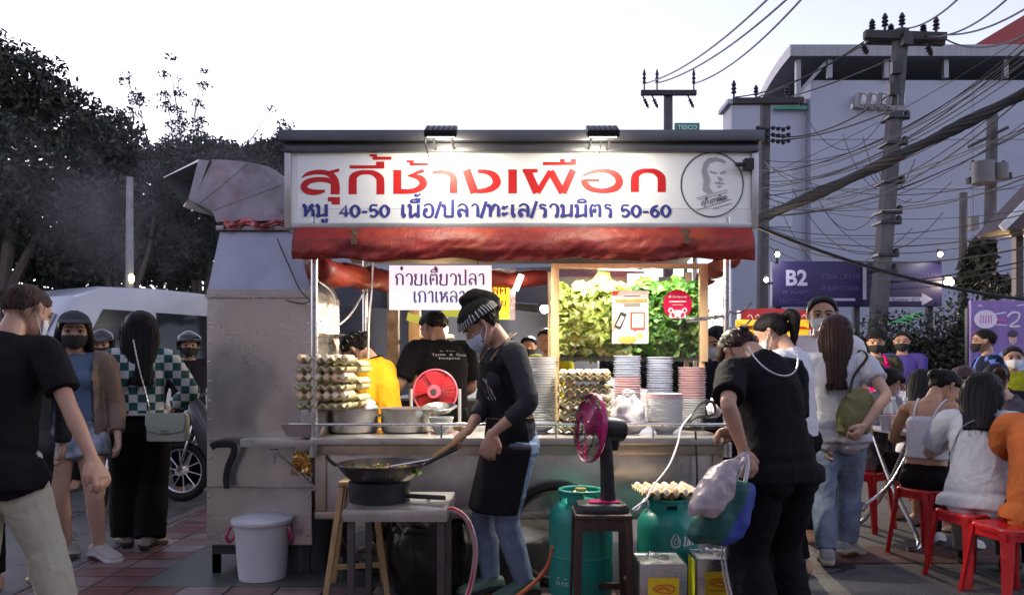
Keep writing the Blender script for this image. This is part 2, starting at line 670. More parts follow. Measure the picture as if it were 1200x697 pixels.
def cut_mesh(me, pred, thick=0.0):
 bm = bmesh.new()
 bm.from_mesh(me)
 bmesh.ops.delete(bm, geom=[v for v in bm.verts if pred(v.co)], context='VERTS')
 if thick:
  thicken(bm, thick)
 bm.to_mesh(me)
 bm.free()
 me.update()
 return me
# ------------------------------------------------------------------ common materials
STEEL = mat('brushed_steel', (0.60, 0.58, 0.55), rough=0.34, metal=.82, var=0.10, vscale=5, rvar=0.10, bump=0.05, bscale=30, grunge=(0.30, 0.25, 0.21), gscale=4, gamt=0.5)
TUBE = mat('steel_tube', (0.55, 0.54, 0.54), rough=0.25, metal=1.0, var=0.1, vscale=20, rvar=0.08)
BLACKM = mat('black_metal', (0.02, 0.02, 0.022), rough=0.45, metal=0.3, var=0.25, vscale=15)
BLACKP = mat('black_plastic', (0.014, 0.014, 0.016), rough=0.38, var=0.2, vscale=12)
RUBBER = mat('black_rubber', (0.012, 0.012, 0.012), rough=0.75, var=0.2)
WHITEP = mat('white_plastic', (0.62, 0.62, 0.66), rough=0.4, var=0.05)
CONC = mat('pole_concrete', (0.26, 0.25, 0.25), rough=0.85, var=0.25, vscale=6, bump=0.2, bscale=30)
WOOD = mat('pale_wood', (0.46, 0.31, 0.15), rough=0.55, var=0.2, vscale=6, stretch=(6, 6, 1), bump=0.1)
DWOOD = mat('dark_wood', (0.045, 0.025, 0.018), rough=0.5, var=0.35, vscale=9, stretch=(5, 5, 1))
GLOWW = mat('lamp_glow_white', (0.9, 0.9, 0.9), emit=(1, 0.95, 0.88), estr=18, var=0)
GLOWY = mat('lamp_glow_warm', (0.9, 0.8, 0.6), emit=(1, 0.72, 0.36), estr=14, var=0)
LEAF = mat('leaf_dark', (0.015, 0.019, 0.013), rough=0.6, var=0.45, vscale=1.2)
LEAFB = mat('leaf_mid', (0.026, 0.034, 0.019), rough=0.6, var=0.4, vscale=1.5)
BARK = mat('bark', (0.10, 0.08, 0.065), rough=0.9, var=0.3, vscale=5, stretch=(4, 4, .6), bump=0.4, bscale=20)
REDP = mat('red_plastic', (0.50, 0.014, 0.018), rough=0.26, var=0.10, vscale=9, coat=0.3, rvar=0.06)
# ------------------------------------------------------------------ ground
asph = mat('asphalt', (0.060, 0.060, 0.064), rough=0.62, var=0.55, vscale=90, bump=0.55, bscale=140, grunge=(0.115, 0.118, 0.115), gscale=0.9, gamt=0.75, rvar=0.12)
n_, l_, b_ = nodes_of(asph)
for q in n_:
 if q.type == 'VALTORGB':
  q.color_ramp.elements[0].position, q.color_ramp.elements[1].position = .40, .63
  q.color_ramp.elements[0].color = (.022, .022, .025, 1)
  q.color_ramp.elements[1].color = (.15, .15, .15, 1)
ck = n_.new('ShaderNodeTexVoronoi')
ck.feature = 'DISTANCE_TO_EDGE'
ck.inputs['Scale'].default_value = .55
cz = n_.new('ShaderNodeTexNoise')
cz.inputs['Scale'].default_value = 3
cz.inputs['Detail'].default_value = 6
tcx = n_.new('ShaderNodeTexCoord')
va = n_.new('ShaderNodeVectorMath')
va.operation = 'MULTIPLY_ADD'
va.inputs[1].default_value = (.35, .35, .35)
l_.new(tcx.outputs['Object'], cz.inputs['Vector'])
l_.new(cz.outputs['Color'], va.inputs[0])
l_.new(tcx.outputs['Object'], va.inputs[2])
l_.new(va.outputs[0], ck.inputs['Vector'])
lt = n_.new('ShaderNodeMath')
lt.operation = 'LESS_THAN'
lt.inputs[1].default_value = .006
l_.new(ck.outputs['Distance'], lt.inputs[0])
cm = n_.new('ShaderNodeMixRGB')
cm.inputs[2].default_value = (.012, .012, .013, 1)
l_.new(lt.outputs[0], cm.inputs[0])
l_.new(b_.inputs['Base Color'].links[0].from_socket, cm.inputs[1])
l_.new(cm.outputs[0], b_.inputs['Base Color'])
mb = MB()
mb.grid(lambda u, v: V((-900 + 1800 * u, -60 + 2000 * v, 0)), 24, 24)
struct('ground', mb, asph)
def tile_mat():
 m = mat('paver_tiles', (0.14, 0.08, 0.08), rough=0.32, var=0, rvar=0)
 n, l, b = nodes_of(m)
 tc = n.new('ShaderNodeTexCoord')
 mp = n.new('ShaderNodeMapping')
 mp.inputs['Location'].default_value = (2.395, -4.36, 0)
 br = n.new('ShaderNodeTexBrick')
 br.offset = 0
 br.inputs['Scale'].default_value = 1
 br.inputs['Brick Width'].default_value = 0.27
 br.inputs['Row Height'].default_value = 0.205
 br.inputs['Mortar Size'].default_value = 0.008
 br.inputs['Mortar Smooth'].default_value = 0.3
 br.inputs['Bias'].default_value = -0.1
 br.inputs['Color1'].default_value = (0.20, 0.078, 0.072, 1)
 br.inputs['Color2'].default_value = (0.34, 0.29, 0.31, 1)
 br.inputs['Mortar'].default_value = (0.012, 0.012, 0.014, 1)
 nz = n.new('ShaderNodeTexNoise')
 nz.inputs['Scale'].default_value = 3.5
 nz.inputs['Detail'].default_value = 8
 mx = n.new('ShaderNodeMixRGB')
 mx.blend_type = 'MULTIPLY'
 mx.inputs[0].default_value = 0.7
 l.new(tc.outputs['Object'], mp.inputs[0])
 l.new(mp.outputs[0], br.inputs['Vector'])
 l.new(tc.outputs['Object'], nz.inputs['Vector'])
 l.new(br.outputs['Color'], mx.inputs[1])
 l.new(nz.outputs['Fac'], mx.inputs[2])
 l.new(mx.outputs[0], b.inputs['Base Color'])
 bp = n.new('ShaderNodeBump')
 bp.invert = True
 bp.inputs['Strength'].default_value = 0.8
 bp.inputs['Distance'].default_value = 0.006
 l.new(br.outputs['Fac'], bp.inputs['Height'])
 l.new(bp.outputs[0], b.inputs['Normal'])
 mr = n.new('ShaderNodeMapRange')
 mr.inputs[3].default_value, mr.inputs[4].default_value = 0.18, 0.6
 l.new(nz.outputs['Fac'], mr.inputs[0])
 l.new(mr.outputs[0], b.inputs['Roughness'])
 return m
TILES = tile_mat()
mb = MB()
mb.add([(-2.72, 1.5, .006), (1.05, 1.5, .006), (1.05, 4.36, .006), (-2.13, 4.36, .006), (-2.13, 14, .006), (-2.72, 14, .006)], [(0, 1, 2, 3, 4, 5)])
struct('pavement', mb, TILES)
mb = MB()
mb.add([(2.05, 4.9, .004), (4.6, 4.9, .004), (4.6, 5.35, .004), (2.05, 5.35, .004)], [(0, 1, 2, 3)])
struct('pavement_strip', mb, mat('worn_red_pavers', (0.10, 0.045, 0.04), rough=0.6, var=0.6, vscale=14, bump=0.5, bscale=60, grunge=(0.06, 0.06, 0.06), gscale=2, gamt=0.9))
mb = MB()
mb.add([(-2.128, 4.363, .006), (1.4, 4.363, .006), (1.4, 7.5, .006), (-2.128, 7.5, .006)], [(0, 1, 2, 3)])
struct('concrete_path', mb, mat('wet_concrete', (0.085, 0.095, 0.088), rough=0.42, var=0.5, vscale=120, bump=0.3, bscale=120, grunge=(0.03, 0.03, 0.03), gscale=2.2, gamt=0.8, rvar=0.15))
mb = MB()
mb.bb((-2.80, 1.5, 0), (-2.724, 14, .012))
struct('kerb', mb, mat('kerb_stone', (0.12, 0.115, 0.115), rough=0.7, var=0.3, vscale=9), bevel=0.004)
# ------------------------------------------------------------------ white shop building with a vaulted roof
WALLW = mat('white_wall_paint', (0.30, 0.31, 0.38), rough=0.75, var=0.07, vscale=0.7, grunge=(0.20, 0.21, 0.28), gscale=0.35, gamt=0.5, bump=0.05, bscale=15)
ROOFG = mat('grey_roof_sheet', (0.20, 0.20, 0.22), rough=0.5, metal=0.4, var=0.15, vscale=2, stretch=(9, .3, .3))
DARKI = mat('roof_shade_black', (0.015, 0.013, 0.016), rough=0.9, var=0.2)
bt = thing('building', 'white walled building with a curved grey vault roof behind the power poles', 'building', (9, 23.3, 0))
mb = MB()
mb.bb((9.06, 23.3, 0), (22, 31, 9.99))
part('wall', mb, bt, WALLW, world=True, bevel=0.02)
mb = MB()
mb.bb((6.75, 23.6, 0), (9.055, 24.6, 9.35))
mb.bb((6.6, 23.5, 9.352), (9.05, 24.6, 9.5))
part('side_wing', mb, bt, WALLW, world=True, bevel=0.02)
mb = MB()
for zz in (2.2, 3.7, 5.2, 6.7, 8.2):
 mb.bb((9.1, 23.27, zz), (22, 23.297, zz + .03))
for xx in (11.5, 14, 16.5, 19):
 mb.bb((xx, 23.276, 0.1), (xx + .03, 23.297, 9.9))
part('wall_panel_joint', mb, bt, mat('panel_joint', (0.36, 0.37, 0.44), rough=0.8, var=0.05), world=True)
mb = MB()
arc = []
for i in range(13):
 a = PI / 2 * i / 12
 arc.append((22.9 + 3.6 * math.sin(a), 9.75 + 1.15 * math.cos(a)))
arc2 = [(y - .02 if i else y, z - .34) for i, (y, z) in enumerate(arc)]
rings = []
for X in (8.3, 22):
 rings.append([V((X, y, z)) for y, z in arc] + [V((X, y, z)) for y, z in arc2[::-1]])
mb.loft(rings)
part('roof', mb, bt, ROOFG, world=True)
mb = MB()
for xx in (8.55, 9.5, 11.2, 13.0, 14.8, 16.6):
 mb.bb((xx, 23.1, 9.3 if xx < 9 else 9.992), (xx + .14, 23.24, 10.55))
mb.bar((8.6, 23.2, 9.5), (9.5, 23.2, 10.5), .08, .1)
parts('roof_post', mb, bt, ROOFG, world=True)
mb = MB()
mb.bb((9.3, 25.2, 9.992), (22, 25.3, 10.4))
mb.bb((8.6, 25.6, 9.52), (9.03, 25.7, 10.3))
parts('roof_shade', mb, bt, DARKI, world=True)  # near-black panels stand in for the shade under the vault
mb = MB()
mb.bb((8.0, 23.42, 9.15), (9.0, 23.49, 9.25))
part('green_sill', mb, bt, mat('green_paint', (0.03, 0.20, 0.12), rough=0.5), world=True)
mb = MB()
for i in range(4):
 x = 10.35 + i * .36
 mb.bb((x, 22.95, 9.15), (x + .32, 23.27, 9.5))
 mb.lathe([(.13, 0), (.13, .02), (.02, .03)], (x + .16, 22.95, 9.32), 12, Matrix.Rotation(R(90), 4, 'X'))
parts('condenser_unit', mb, bt, mat('condenser_grey', (0.42, 0.42, 0.45), rough=0.6), world=True)
mb = MB()
mb.bb((7.4, 23.56, 5.6), (8.6, 23.597, 7.4))
part('wing_panel', mb, bt, mat('wing_panel_grey', (0.36, 0.38, 0.45), rough=0.7), world=True)
mb = MB()
z0 = P(1144, 57, 34).z
mb.prism([(P(1135, 60, 34).x, z0), (P(1230, 0, 34).x, P(1230, 0, 34).z), (P(1230, 60, 34).x, z0)], 34, 40)
bb_ = thing('tall_house', 'house with a red pitched roof rising behind the white building at the frame edge', 'house', (24, 36, 0))
part('roof', mb, bb_, mat('red_roof', (0.25, 0.03, 0.03), rough=0.6, var=0.2), world=True)
mb = MB()
mb.bb((20.6, 34.3, 0), (24.5, 39.5, z0 - .01))
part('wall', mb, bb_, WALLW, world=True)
pv = thing('pavilion', 'dark pavilion whose pitched eave with a pale bargeboard enters at the frame edge', 'pavilion', (9.4, 12.5, 0))
A, B = P(1176, 268, 12.5), P(1236, 205, 12.5)
mb = MB()
mb.prism([(A.x, A.z), (B.x, B.z), (B.x + (B.x - A.x), A.z)], 12.5, 13.3)
part('roof', mb, pv, mat('dark_tiles', (0.05, 0.035, 0.04), rough=0.6, var=0.2), world=True)
mb = MB()
mb.bar(A + V((-.05, -.03, 0)), B + V((0, -.03, 0)), .05, .12)
part('bargeboard', mb, pv, mat('pale_board', (0.5, 0.5, 0.52), rough=0.6), world=True)
for yy in (12.7, 13.1):
 mb = MB()
 mb.bb((8.6, yy, 0), (8.72, yy + .12, A.z))
 part('post', mb, pv, DWOOD, world=True)
# ------------------------------------------------------------------ utility poles
def insulator(mb, p, h=.28, r=.06):
 mb.lathe([(r * .4, 0), (r * .4, h * .3), (r, h * .35), (r * .5, h * .5), (r, h * .55), (r * .5, h * .7), (r * .9, h * .75), (r * .3, h)], p, 8)
INS = mat('insulator_brown', (0.02, 0.015, 0.02), rough=0.3)
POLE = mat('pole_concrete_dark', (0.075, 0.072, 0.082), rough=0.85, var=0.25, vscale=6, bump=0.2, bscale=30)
ARM = mat('crossarm_wood', (0.035, 0.03, 0.032), rough=0.8)
def upole(label, top, foot, w0, w1, arms, ins, extra=None):
 t = thing('utility_pole', label, 'utility pole', (foot.x, foot.y, 0))
 mb = MB()
 mb.tube([foot, foot.lerp(top, .5), top], [w0, (w0 + w1) / 2, w1], 8)
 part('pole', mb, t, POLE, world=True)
 for a, b, h in arms:
  mb = MB()
  mb.bar(a, b, .11, h)
  part('crossarm', mb, t, ARM, world=True)
 for p, h in ins:
  mb = MB()
  insulator(mb, p, abs(h))
  if h < 0:
   mb.xf(Matrix.Translation(p) @ Matrix.Rotation(R(155), 4, 'Y') @ Matrix.Translation(-p))
  part('insulator', mb, t, INS, world=True)
 return t
D1 = 13.0
top1 = P(1056, 36, D1)
foot1 = P(1027, 400, D1)
foot1 = foot1 + (foot1 - top1) * (foot1.z / (top1.z - foot1.z))
a1, b1 = P(1013, 41, D1 - .1), P(1108, 44, D1 - .1)
a2, b2 = P(1016, 48, D1 + .14), P(1106, 50, D1 + .14)
pole1 = upole('tall leaning concrete power pole in front of the white building', top1, foot1, .17, .13, [(a1, b1, .13), (a2, b2, .1)],
[(P(x, y, D1), h) for x, y, h in ((1022, 40, .25), (1037, 38, .32), (1044, 42, .2), (1057, 36, .3), (1082, 42, .2), (1097, 42, .32), (1085, 50, -.25), (1010, 50, -.22))])
mb = MB()
for px, py in ((1063, 46), (1050, 80), (1047, 105)):
 mb.box(P(px, py, D1 - .2), (.16, .1, .2))
for py in (140, 170, 215, 250, 262, 300, 318):
 q = foot1.lerp(top1, (P(0, py, D1).z) / top1.z)
 mb.lathe([(.05, -.03), (.05, .09), (.02, .12)], q + V((.17, -.1, 0)), 8)
 mb.box(q, (.34, .36, .04))
parts('bracket', mb, pole1, BLACKM, world=True)
mb = MB()
mb.bar(P(998, 125, D1 - .1), P(1060, 128, D1 - .1), .08, .08)
for k in range(4):
 q = P(1004 + 12 * k, 118, D1 - .15)
 mb.tube([q + V((0, 0, -.12)), q + V((.05, 0, .12))], .045, 8)
 mb.tube(smooth_path([q + V((.05, 0, .12)), q + V((.12, -.1, .05)), q + V((.1, -.1, -.18)), q + V((0, 0, -.2))], 4), .012, 5)
parts('fuse_switch', mb, pole1, mat('porcelain_grey', (0.16, 0.15, 0.17), rough=0.4), world=True)
D2 = 22.0
pole2 = upole('far thin power pole with three insulators rising behind the lit shop sign', P(783, 108, D2), V((GX(783, D2), D2, 0)), .16, .13,
[(P(751, 109, D2 - .2), P(816, 109, D2 - .2), .14)], [(P(x, 106, D2), .6) for x in (755, 770, 813)] + [(P(x, 112, D2), -.4) for x in (753, 764, 806)])
D3 = 16.0
pole3 = upole('dark power pole with strings of small insulators at the white building corner', P(897, 117, D3), V((GX(891, D3), D3, 0)), .13, .11,
[(P(858, 119, D3 - .15), P(941, 118, D3 - .15), .12)], [(P(860, 117, D3), .4), (P(886, 117, D3), .3), (P(922, 117, D3), .3)])
mb = MB()
for py in (150, 158, 165):
 for k in range(7):
  q = P(888 + k * 6, py + (k % 3), D3 - .2)
  mb.ball(q, (.05, .05, .05), 6)
 mb.tube([P(886, py, D3 - .2), P(926, py, D3 - .2)], .012, 5)
part('strain_insulator', mb, pole3, INS, world=True)
D4 = 15.0
pole4 = upole('power pole carrying a grey transformer tray near the right frame edge', P(1163, 135, D4), V((GX(1154, D4), D4, 0)), .13, .1,
[(P(1134, 212, D4 - .2), P(1184, 206, D4 - .2), .12), (P(1136, 172, D4 - .2), P(1180, 150, D4 - .2), .06)], [(P(1140, 203, D4), .25), (P(1165, 190, D4), .3), (P(1176, 200, D4), .2)])
mb = MB()
mb.tube([P(1152, 215, D4 - .35), P(1152, 190, D4 - .35)], .2, 12)
mb.tube([P(1172, 210, D4 - .35), P(1172, 192, D4 - .35)], .14, 12)
mb.box(P(1140, 262, D4 - .2), (.15, .15, .25))
parts('transformer', mb, pole4, mat('transformer_grey', (0.10, 0.10, 0.11), rough=0.6), world=True)
pole5 = upole('slim grey pole beside the transformer pole', P(1129, 226, 14.5), V((GX(1126, 14.5), 14.5, 0)), .08, .07, [], [])
# ------------------------------------------------------------------ cables
CABLE = mat('cable_black', (0.012, 0.012, 0.014), rough=0.6, var=0)
CABLEG = mat('cable_grey', (0.035, 0.035, 0.042), rough=0.6, var=0)
def cable(a, b, sag, r, label, group, n=18, name='power_cable', m=None):
 a, b = V(a), V(b)
 pts = []
 for i in range(n + 1):
  t = i / n
  p = a.lerp(b, t)
  p.z -= 4 * sag * t * (1 - t)
  pts.append(p)
 mb = MB()
 mb.tube(pts, r, 5)
 return solo(name, label, 'cable', mb, m or CABLE, group=group)
G1 = 'cables rising from the far pole into the sky'
for x0, x1, y1 in ((756, 905, -6), (769, 928, -6), (814, 944, -6)):
 cable(P(x0, 98, D2), P(x1, y1, 14), .25, .022, 'thin cable climbing from the far three-insulator pole across the open sky', G1)
G2 = 'cables strung from the tall leaning pole crossarm'
rnd = random.Random(3)
for a, b in (((1057, 34, D1), (1130, -8, 9)), ((1082, 42, D1), (1190, -10, 9)), ((1097, 40, D1), (1215, 2, 9)), ((1108, 46, D1), (1220, 30, 9)),
((862, 114, D3), (1022, 42, D1)), ((888, 114, D3), (1016, 50, D1)), ((924, 114, D3), (1060, 62, D1)), ((905, 160, D3), (1050, 105, D1)), ((905, 165, D3), (1048, 128, D1))):
 cable(P(*a), P(*b), rnd.uniform(.05, .3), .014, 'thin cable tied at the crossarm level of the tall leaning pole', G2)
G3 = 'slack cables crossing the white wall'
for k in range(30):
 x1 = 1210
 y1 = rnd.uniform(20, 150) if k < 19 else rnd.uniform(200, 335)
 x0 = rnd.choice([892, 895, 900])
 y0 = 190 + (y1 - 20) * .45 + rnd.uniform(-12, 12) if k < 19 else y1 + rnd.uniform(-25, 30)
 cable(P(x0, y0, D3 - .1), P(x1, y1, rnd.uniform(8.5, 12)), rnd.uniform(.1, .7), rnd.choice([.006, .008, .011]), 'slack cable sweeping across the white wall', G3, m=rnd.choice([CABLE, CABLEG, CABLEG]))
for k in range(9):
 a = rnd.uniform(905, 1040), rnd.uniform(110, 250)
 cable(P(a[0], a[1], 14), P(a[0] + rnd.uniform(40, 150), a[1] + rnd.uniform(-10, 60), 13), rnd.uniform(.2, .9), .007, 'slack cable sweeping across the white wall', G3, m=CABLEG)
mb = MB()
core = smooth_path([P(876, 262, 10.5), P(905, 250, 10.2), P(1000, 208, 9.6), P(1100, 160, 9.1), P(1215, 102, 8.6)], 14)
for k in range(7):
 a0 = 2 * PI * k / 7
 mb.tube([p + V((0, math.cos(a0 + i * .35) * .045, math.sin(a0 + i * .35) * .05 + .012 * math.sin(i * .9 + k))) for i, p in enumerate(core)], .024, 5)
mb.tube(core, .05, 6)
solo('cable_bundle', 'thick black bundle of twisted cables climbing across the white wall', 'cable', mb, CABLE)
cable(P(884, 264, 8), P(1212, 352, 8.5), .12, .02, 'single black cable falling from the sign corner past the purple billboard', None)
cable(P(700, 162, 6), P(1215, 18, 9), -.0, .006, 'fine wire passing above the lit sign towards the top frame edge', None) if False else None
# ------------------------------------------------------------------ trees
def leaf_cloud(clumps, n, size, seed, flat=0.6):
 rg = np.random.RandomState(seed)
 w = np.array([c[3] * c[4] * c[5] for c in clumps]) ** .8
 idx = rg.choice(len(clumps), n, p=w / w.sum())
 c = np.array([c[:3] for c in clumps])[idx]
 r = np.array([c[3:6] for c in clumps])[idx]
 d = rg.normal(size=(n, 3))
 d /= np.linalg.norm(d, axis=1)[:, None]
 rad = rg.uniform(.15, 1.0, n) ** .45
 rad *= 1 + .22 * np.sin(d[:, 0] * 7 + idx) * np.cos(d[:, 2] * 6 + idx * 2)
 p = c + d * r * rad[:, None]
 a = rg.normal(size=(n, 3))
 a /= np.linalg.norm(a, axis=1)[:, None]
 b = np.cross(a, rg.normal(size=(n, 3)))
 b /= np.linalg.norm(b, axis=1)[:, None]
 s = size * rg.uniform(.5, 1.3, n)[:, None]
 v = np.stack([p - a * s, p + b * s * .42 - a * s * .1, p + a * s, p - b * s * .42 - a * s * .1], 1).reshape(-1, 3)
 f = np.arange(4 * n).reshape(n, 4)
 return v, f
def tree(label, base, clumps, n, size, seed, trunk_r=.16, group='trees along the street', m=(LEAF, LEAFB), name='tree'):
 t = thing(name, label, 'tree', base, 0, group)
 rg = random.Random(seed)
 mb = MB()
 top = max(c[2] for c in clumps)
 cx = sum(c[0] for c in clumps) / len(clumps)
 cy = sum(c[1] for c in clumps) / len(clumps)
 b = V(base)
 split = b + V(((cx - b.x) * .35, (cy - b.y) * .35, top * .32))
 mb.tube(smooth_path([b, b.lerp(split, .5) + V((.08, 0, 0)), split], 4), [trunk_r * (1.25 - .45 * i / 8) for i in range(9)], 8)
 for c in clumps:
  e = V(c[:3]) + V((0, 0, c[5] * .4))
  mid = split.lerp(e, .5) + V((rg.uniform(-.3, .3), 0, rg.uniform(-.1, .3)))
  q = smooth_path([split, mid, e], 4)
  mb.tube(q, [trunk_r * .55 * (1 - .85 * i / 8) for i in range(9)], 6)
  for _ in range(4):
   s = q[rg.randint(3, 7)]
   ee = V(c[:3]) + V((rg.uniform(-1, 1) * c[3], rg.uniform(-1, 1) * c[4], rg.uniform(-.4, 1) * c[5])) * .85
   mb.tube(smooth_path([s, s.lerp(ee, .5) + V((0, 0, .1)), ee], 3), [trunk_r * .2 * (1 - .8 * i / 6) for i in range(7)], 4)
 part('trunk', mb, t, BARK, world=True)
 v, f = leaf_cloud(clumps, n, size, seed)
 mi = np.random.RandomState(seed).choice([0, 0, 1], n)
 part('crown', mesh_np('crown', v, f, list(m), mi), t, list(m), world=True, smooth=False)
 return t
def px_clumps(lst, d):
 """(px, py, half width px, half height px, depth shift) -> clumps"""
 out = []
 for px, py, rx, ry, dd in lst:
  q = P(px, py, d + dd)
  s = (d + dd) / FPX
  out.append((q.x, q.y, q.z, rx * s, rx * s * .9, ry * s))
 return out
tree('broad dark tree filling the left frame edge behind the van', (GX(-10, 18), 18, 0), px_clumps([(-25, 120, 75, 70, 0), (25, 100, 55, 50, -1), (70, 140, 50, 42, 0), (30, 200, 85, 60, -1), (-40, 240, 90, 80, 0), (60, 270, 85, 70, 1), (-60, 60, 60, 50, 0), (110, 160, 36, 26, 0)], 18), 42000, .085, 11, .22)
tree('dark leafy tree right of the broad one with its top sloping down', (GX(140, 20), 20, 0), px_clumps([(125, 175, 48, 42, 0), (160, 215, 52, 40, 0), (110, 250, 60, 55, -1), (165, 280, 60, 50, 1), (90, 310, 70, 40, 0), (185, 190, 26, 20, 0)], 20), 30000, .09, 12, .2)
tree('dark street tree showing above the smoking exhaust duct', (GX(235, 22), 22, 0), px_clumps([(215, 190, 42, 26, 0), (250, 190, 46, 28, 0), (225, 250, 60, 50, 0), (285, 200, 42, 30, -1), (200, 300, 60, 45, 0)], 22), 24000, .095, 13, .2)
tree('dark street tree just left of the lit shop sign', (GX(322, 21), 21, 0), px_clumps([(310, 195, 40, 26, 0), (335, 190, 40, 34, 0), (320, 250, 55, 60, 0), (365, 230, 50, 60, 0)], 21), 20000, .09, 14, .18)
tree('sparse tree with thin twigs standing clear against the sky', (GX(190, 24), 24, 0), px_clumps([(199,67,9,4,0),(192,87,8,5,0),(194,113,11,6,0),(197,126,12,7,0),(206,148,15,8,0),(239,84,7,4,0),(240,100,10,5,0),(233,122,12,6,0),(234,143,13,7,0),(230,159,14,8,0),(148,89,7,4,0),(146,95,9,5,0),(160,110,9,6,0),(160,118,13,7,0),(153,133,12,8,0),(209,92,6,4,0),(211,109,9,5,0),(210,130,10,6,0),(214,143,10,7,0),(207,161,13,8,0),(318,128,5,4,0),(330,143,7,5,0),(334,155,11,6,0),(323,174,13,7,0),(326,191,13,8,0),(304,156,5,4,0),(304,168,8,5,0),(299,173,10,6,0),(307,182,10,7,0),(300,188,15,8,0),(339,146,8,4,0),(335,161,9,5,0),(339,169,11,6,0),(337,177,12,7,0),(336,188,13,8,0)], 24), 2200, .07, 15, .05)
mb = MB()
mb.tube([V((GX(152, 16), 16, 0)), P(152, 208, 16)], [.10, .07], 8)
lp = thing('lamp_post', 'slim pale lamp post among the dark trees with a small yellow lamp', 'lamp post', (GX(152, 16), 16, 0))
part('pole', mb, lp, CONC, world=True)
mb = MB()
mb.lathe([(.02, 0), (.06, .05), (.06, .15), (.02, .2)], P(154, 332, 15.85), 8)
part('lamp', mb, lp, mat('tiny_lamp', (.8, .7, .3), emit=(1, .8, .3), estr=1.6, var=0), world=True)
def hedge(label, px0, px1, d, ztop, n, seed, size=.13, m=(LEAF, LEAFB), dep=.8):
 x0, x1 = GX(px0, d), GX(px1, d)
 rg = np.random.RandomState(seed)
 k = max(4, int((x1 - x0) / .8))
 cl = []
 for i in range(k):
  x = x0 + (x1 - x0) * (i + .5) / k
  hh = ztop * rg.uniform(.85, 1.05)
  cl.append((x, d, hh * .5, .75, dep, hh * .55))
 t = thing('hedge', label, 'hedge', ((x0 + x1) / 2, d, 0))
 v, f = leaf_cloud(cl, n, size, seed)
 mi = rg.choice([0, 0, 1], n)
 part('foliage', mesh_np('foliage', v, f, list(m), mi), t, list(m), world=True, smooth=False)
 mb = MB()
 mb.grid(lambda u, v: V((x0 + (x1 - x0) * u, d + .25 + .12 * math.sin(u * 19), ztop * .78 * v)), 30, 4)
 for c in cl:
  mb.tube([(c[0], d, 0), (c[0] + .1, d, c[2])], .03, 5)
 part('stems', mb, t, mat('hedge_stems', (0.02, 0.022, 0.015), rough=0.95, var=0.4), world=True)
 return t
hedge('long dark hedge closing the street behind the white van', -200, 420, 24, 4.6, 20000, 21, .11)
hedge('dark clipped hedge under the purple billboard', 1000, 1142, 12.6, 2.25, 12000, 22, .045)
hedge('dark hedge in the shade behind the red and yellow stall', 868, 985, 12.9, 2.0, 9000, 23, .045)
hedge('low dark hedge behind the shop cart', 430, 868, 15, 1.9, 14000, 24, .06)
hedge('shady bushes behind the film poster', 1120, 1300, 12.2, 2.4, 9000, 25, .055)
pl = thing('climbing_plant', 'dark climbing plant hanging on the pole below the transformer', 'plant', P(1148, 340, 14.2))
cl = px_clumps([(1150, 300, 16, 22, 0), (1140, 325, 18, 20, 0), (1165, 335, 20, 14, 0)], 14.2)
v, f = leaf_cloud(cl, 900, .12, 31)
part('foliage', mesh_np('foliage', v, f, [LEAF, LEAFB], None), pl, [LEAF, LEAFB], world=True, smooth=False)
# ------------------------------------------------------------------ purple billboard
PURP = mat('billboard_purple', (0.014, 0.009, 0.065), rough=0.5, var=0.1, vscale=1)
LILAC = mat('lettering_lilac', (0.34, 0.32, 0.46), rough=0.6, var=0)
DIMV = mat('lettering_dim_violet', (0.055, 0.045, 0.17), rough=0.6, var=0)
DB = 13.4
bl = thing('billboard', 'purple billboard with a white B2 and a white arrow, cut by the leaning pole', 'billboard', (GX(1005, DB), DB, 0))
mb = MB()
lo, hi = P(905, 359, DB), P(1104, 306, DB)
mb.bb((lo.x, DB, lo.z), (hi.x, DB + .12, hi.z))
part('panel', mb, bl, PURP, world=True, bevel=.01)
mb = MB()
for px in (915, 1008, 1095):
 mb.bb((GX(px, DB) - .05, DB + .125, 0), (GX(px, DB) + .05, DB + .22, hi.z))
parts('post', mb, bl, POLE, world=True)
mb = MB()
q0, q1 = P(1011, 351, DB), P(1015, 306, DB)
mb.bb((q0.x, DB - .012, q0.z), (q1.x, DB - .002, q1.z - .02))
part('divider', mb, bl, LILAC, world=True)
def on_plane(d, dz=0.0):
 return lambda x, y, l: P(x, y, d) + V((0, -.004 - l - dz, 0))
fb = on_plane(DB)
mb = MB()
latin_text(mb, 'B2', 921, 334, 18, fb, width=25, bold=.03)
part('lettering', mb, bl, LILAC, world=True, smooth=False)
mb = MB()
latin_text(mb, 'PHOTO', 914, 356, 6, fb, width=24)
ribbon(mb, [(940, 354), (950, 354)], 1, fb)
for (x0, x1, y, w) in ((962, 1008, 323, 7), (962, 1006, 337, 6), (1044, 1098, 322, 7), (1046, 1092, 336, 5), (916, 948, 342, 3)):
 thai_text(mb, {962: 'รานลาวทะเล', 1044: 'กลาวสวนมา', 1046: 'ยามเดน', 916: 'สวนปา'}[x0] if y != 337 else 'สวนตวาวมล', x0, y + w * .5, x1 - x0, w * .8, 1.0, fb)
part('faint_lettering', mb, bl, DIMV, world=True, smooth=False)
mb = MB()
mb.add([fb(x, y, .002) for x, y in ((1040, 348), (1080, 348), (1080, 343), (1093, 350.5), (1080, 358), (1080, 353), (1040, 353))], [(0, 1, 5, 6), (2, 3, 4), (1, 2, 4, 5)])
ribbon(mb, [(960, 351), (1002, 351)], 3, fb)
part('arrow', mb, bl, LILAC, world=True, smooth=False)
mb = MB()
latin_text(mb, 'Center 072', 1046, 352.5, 3.6, fb, width=32, lift=.006)
part('arrow_lettering', mb, bl, PURP, world=True, smooth=False)
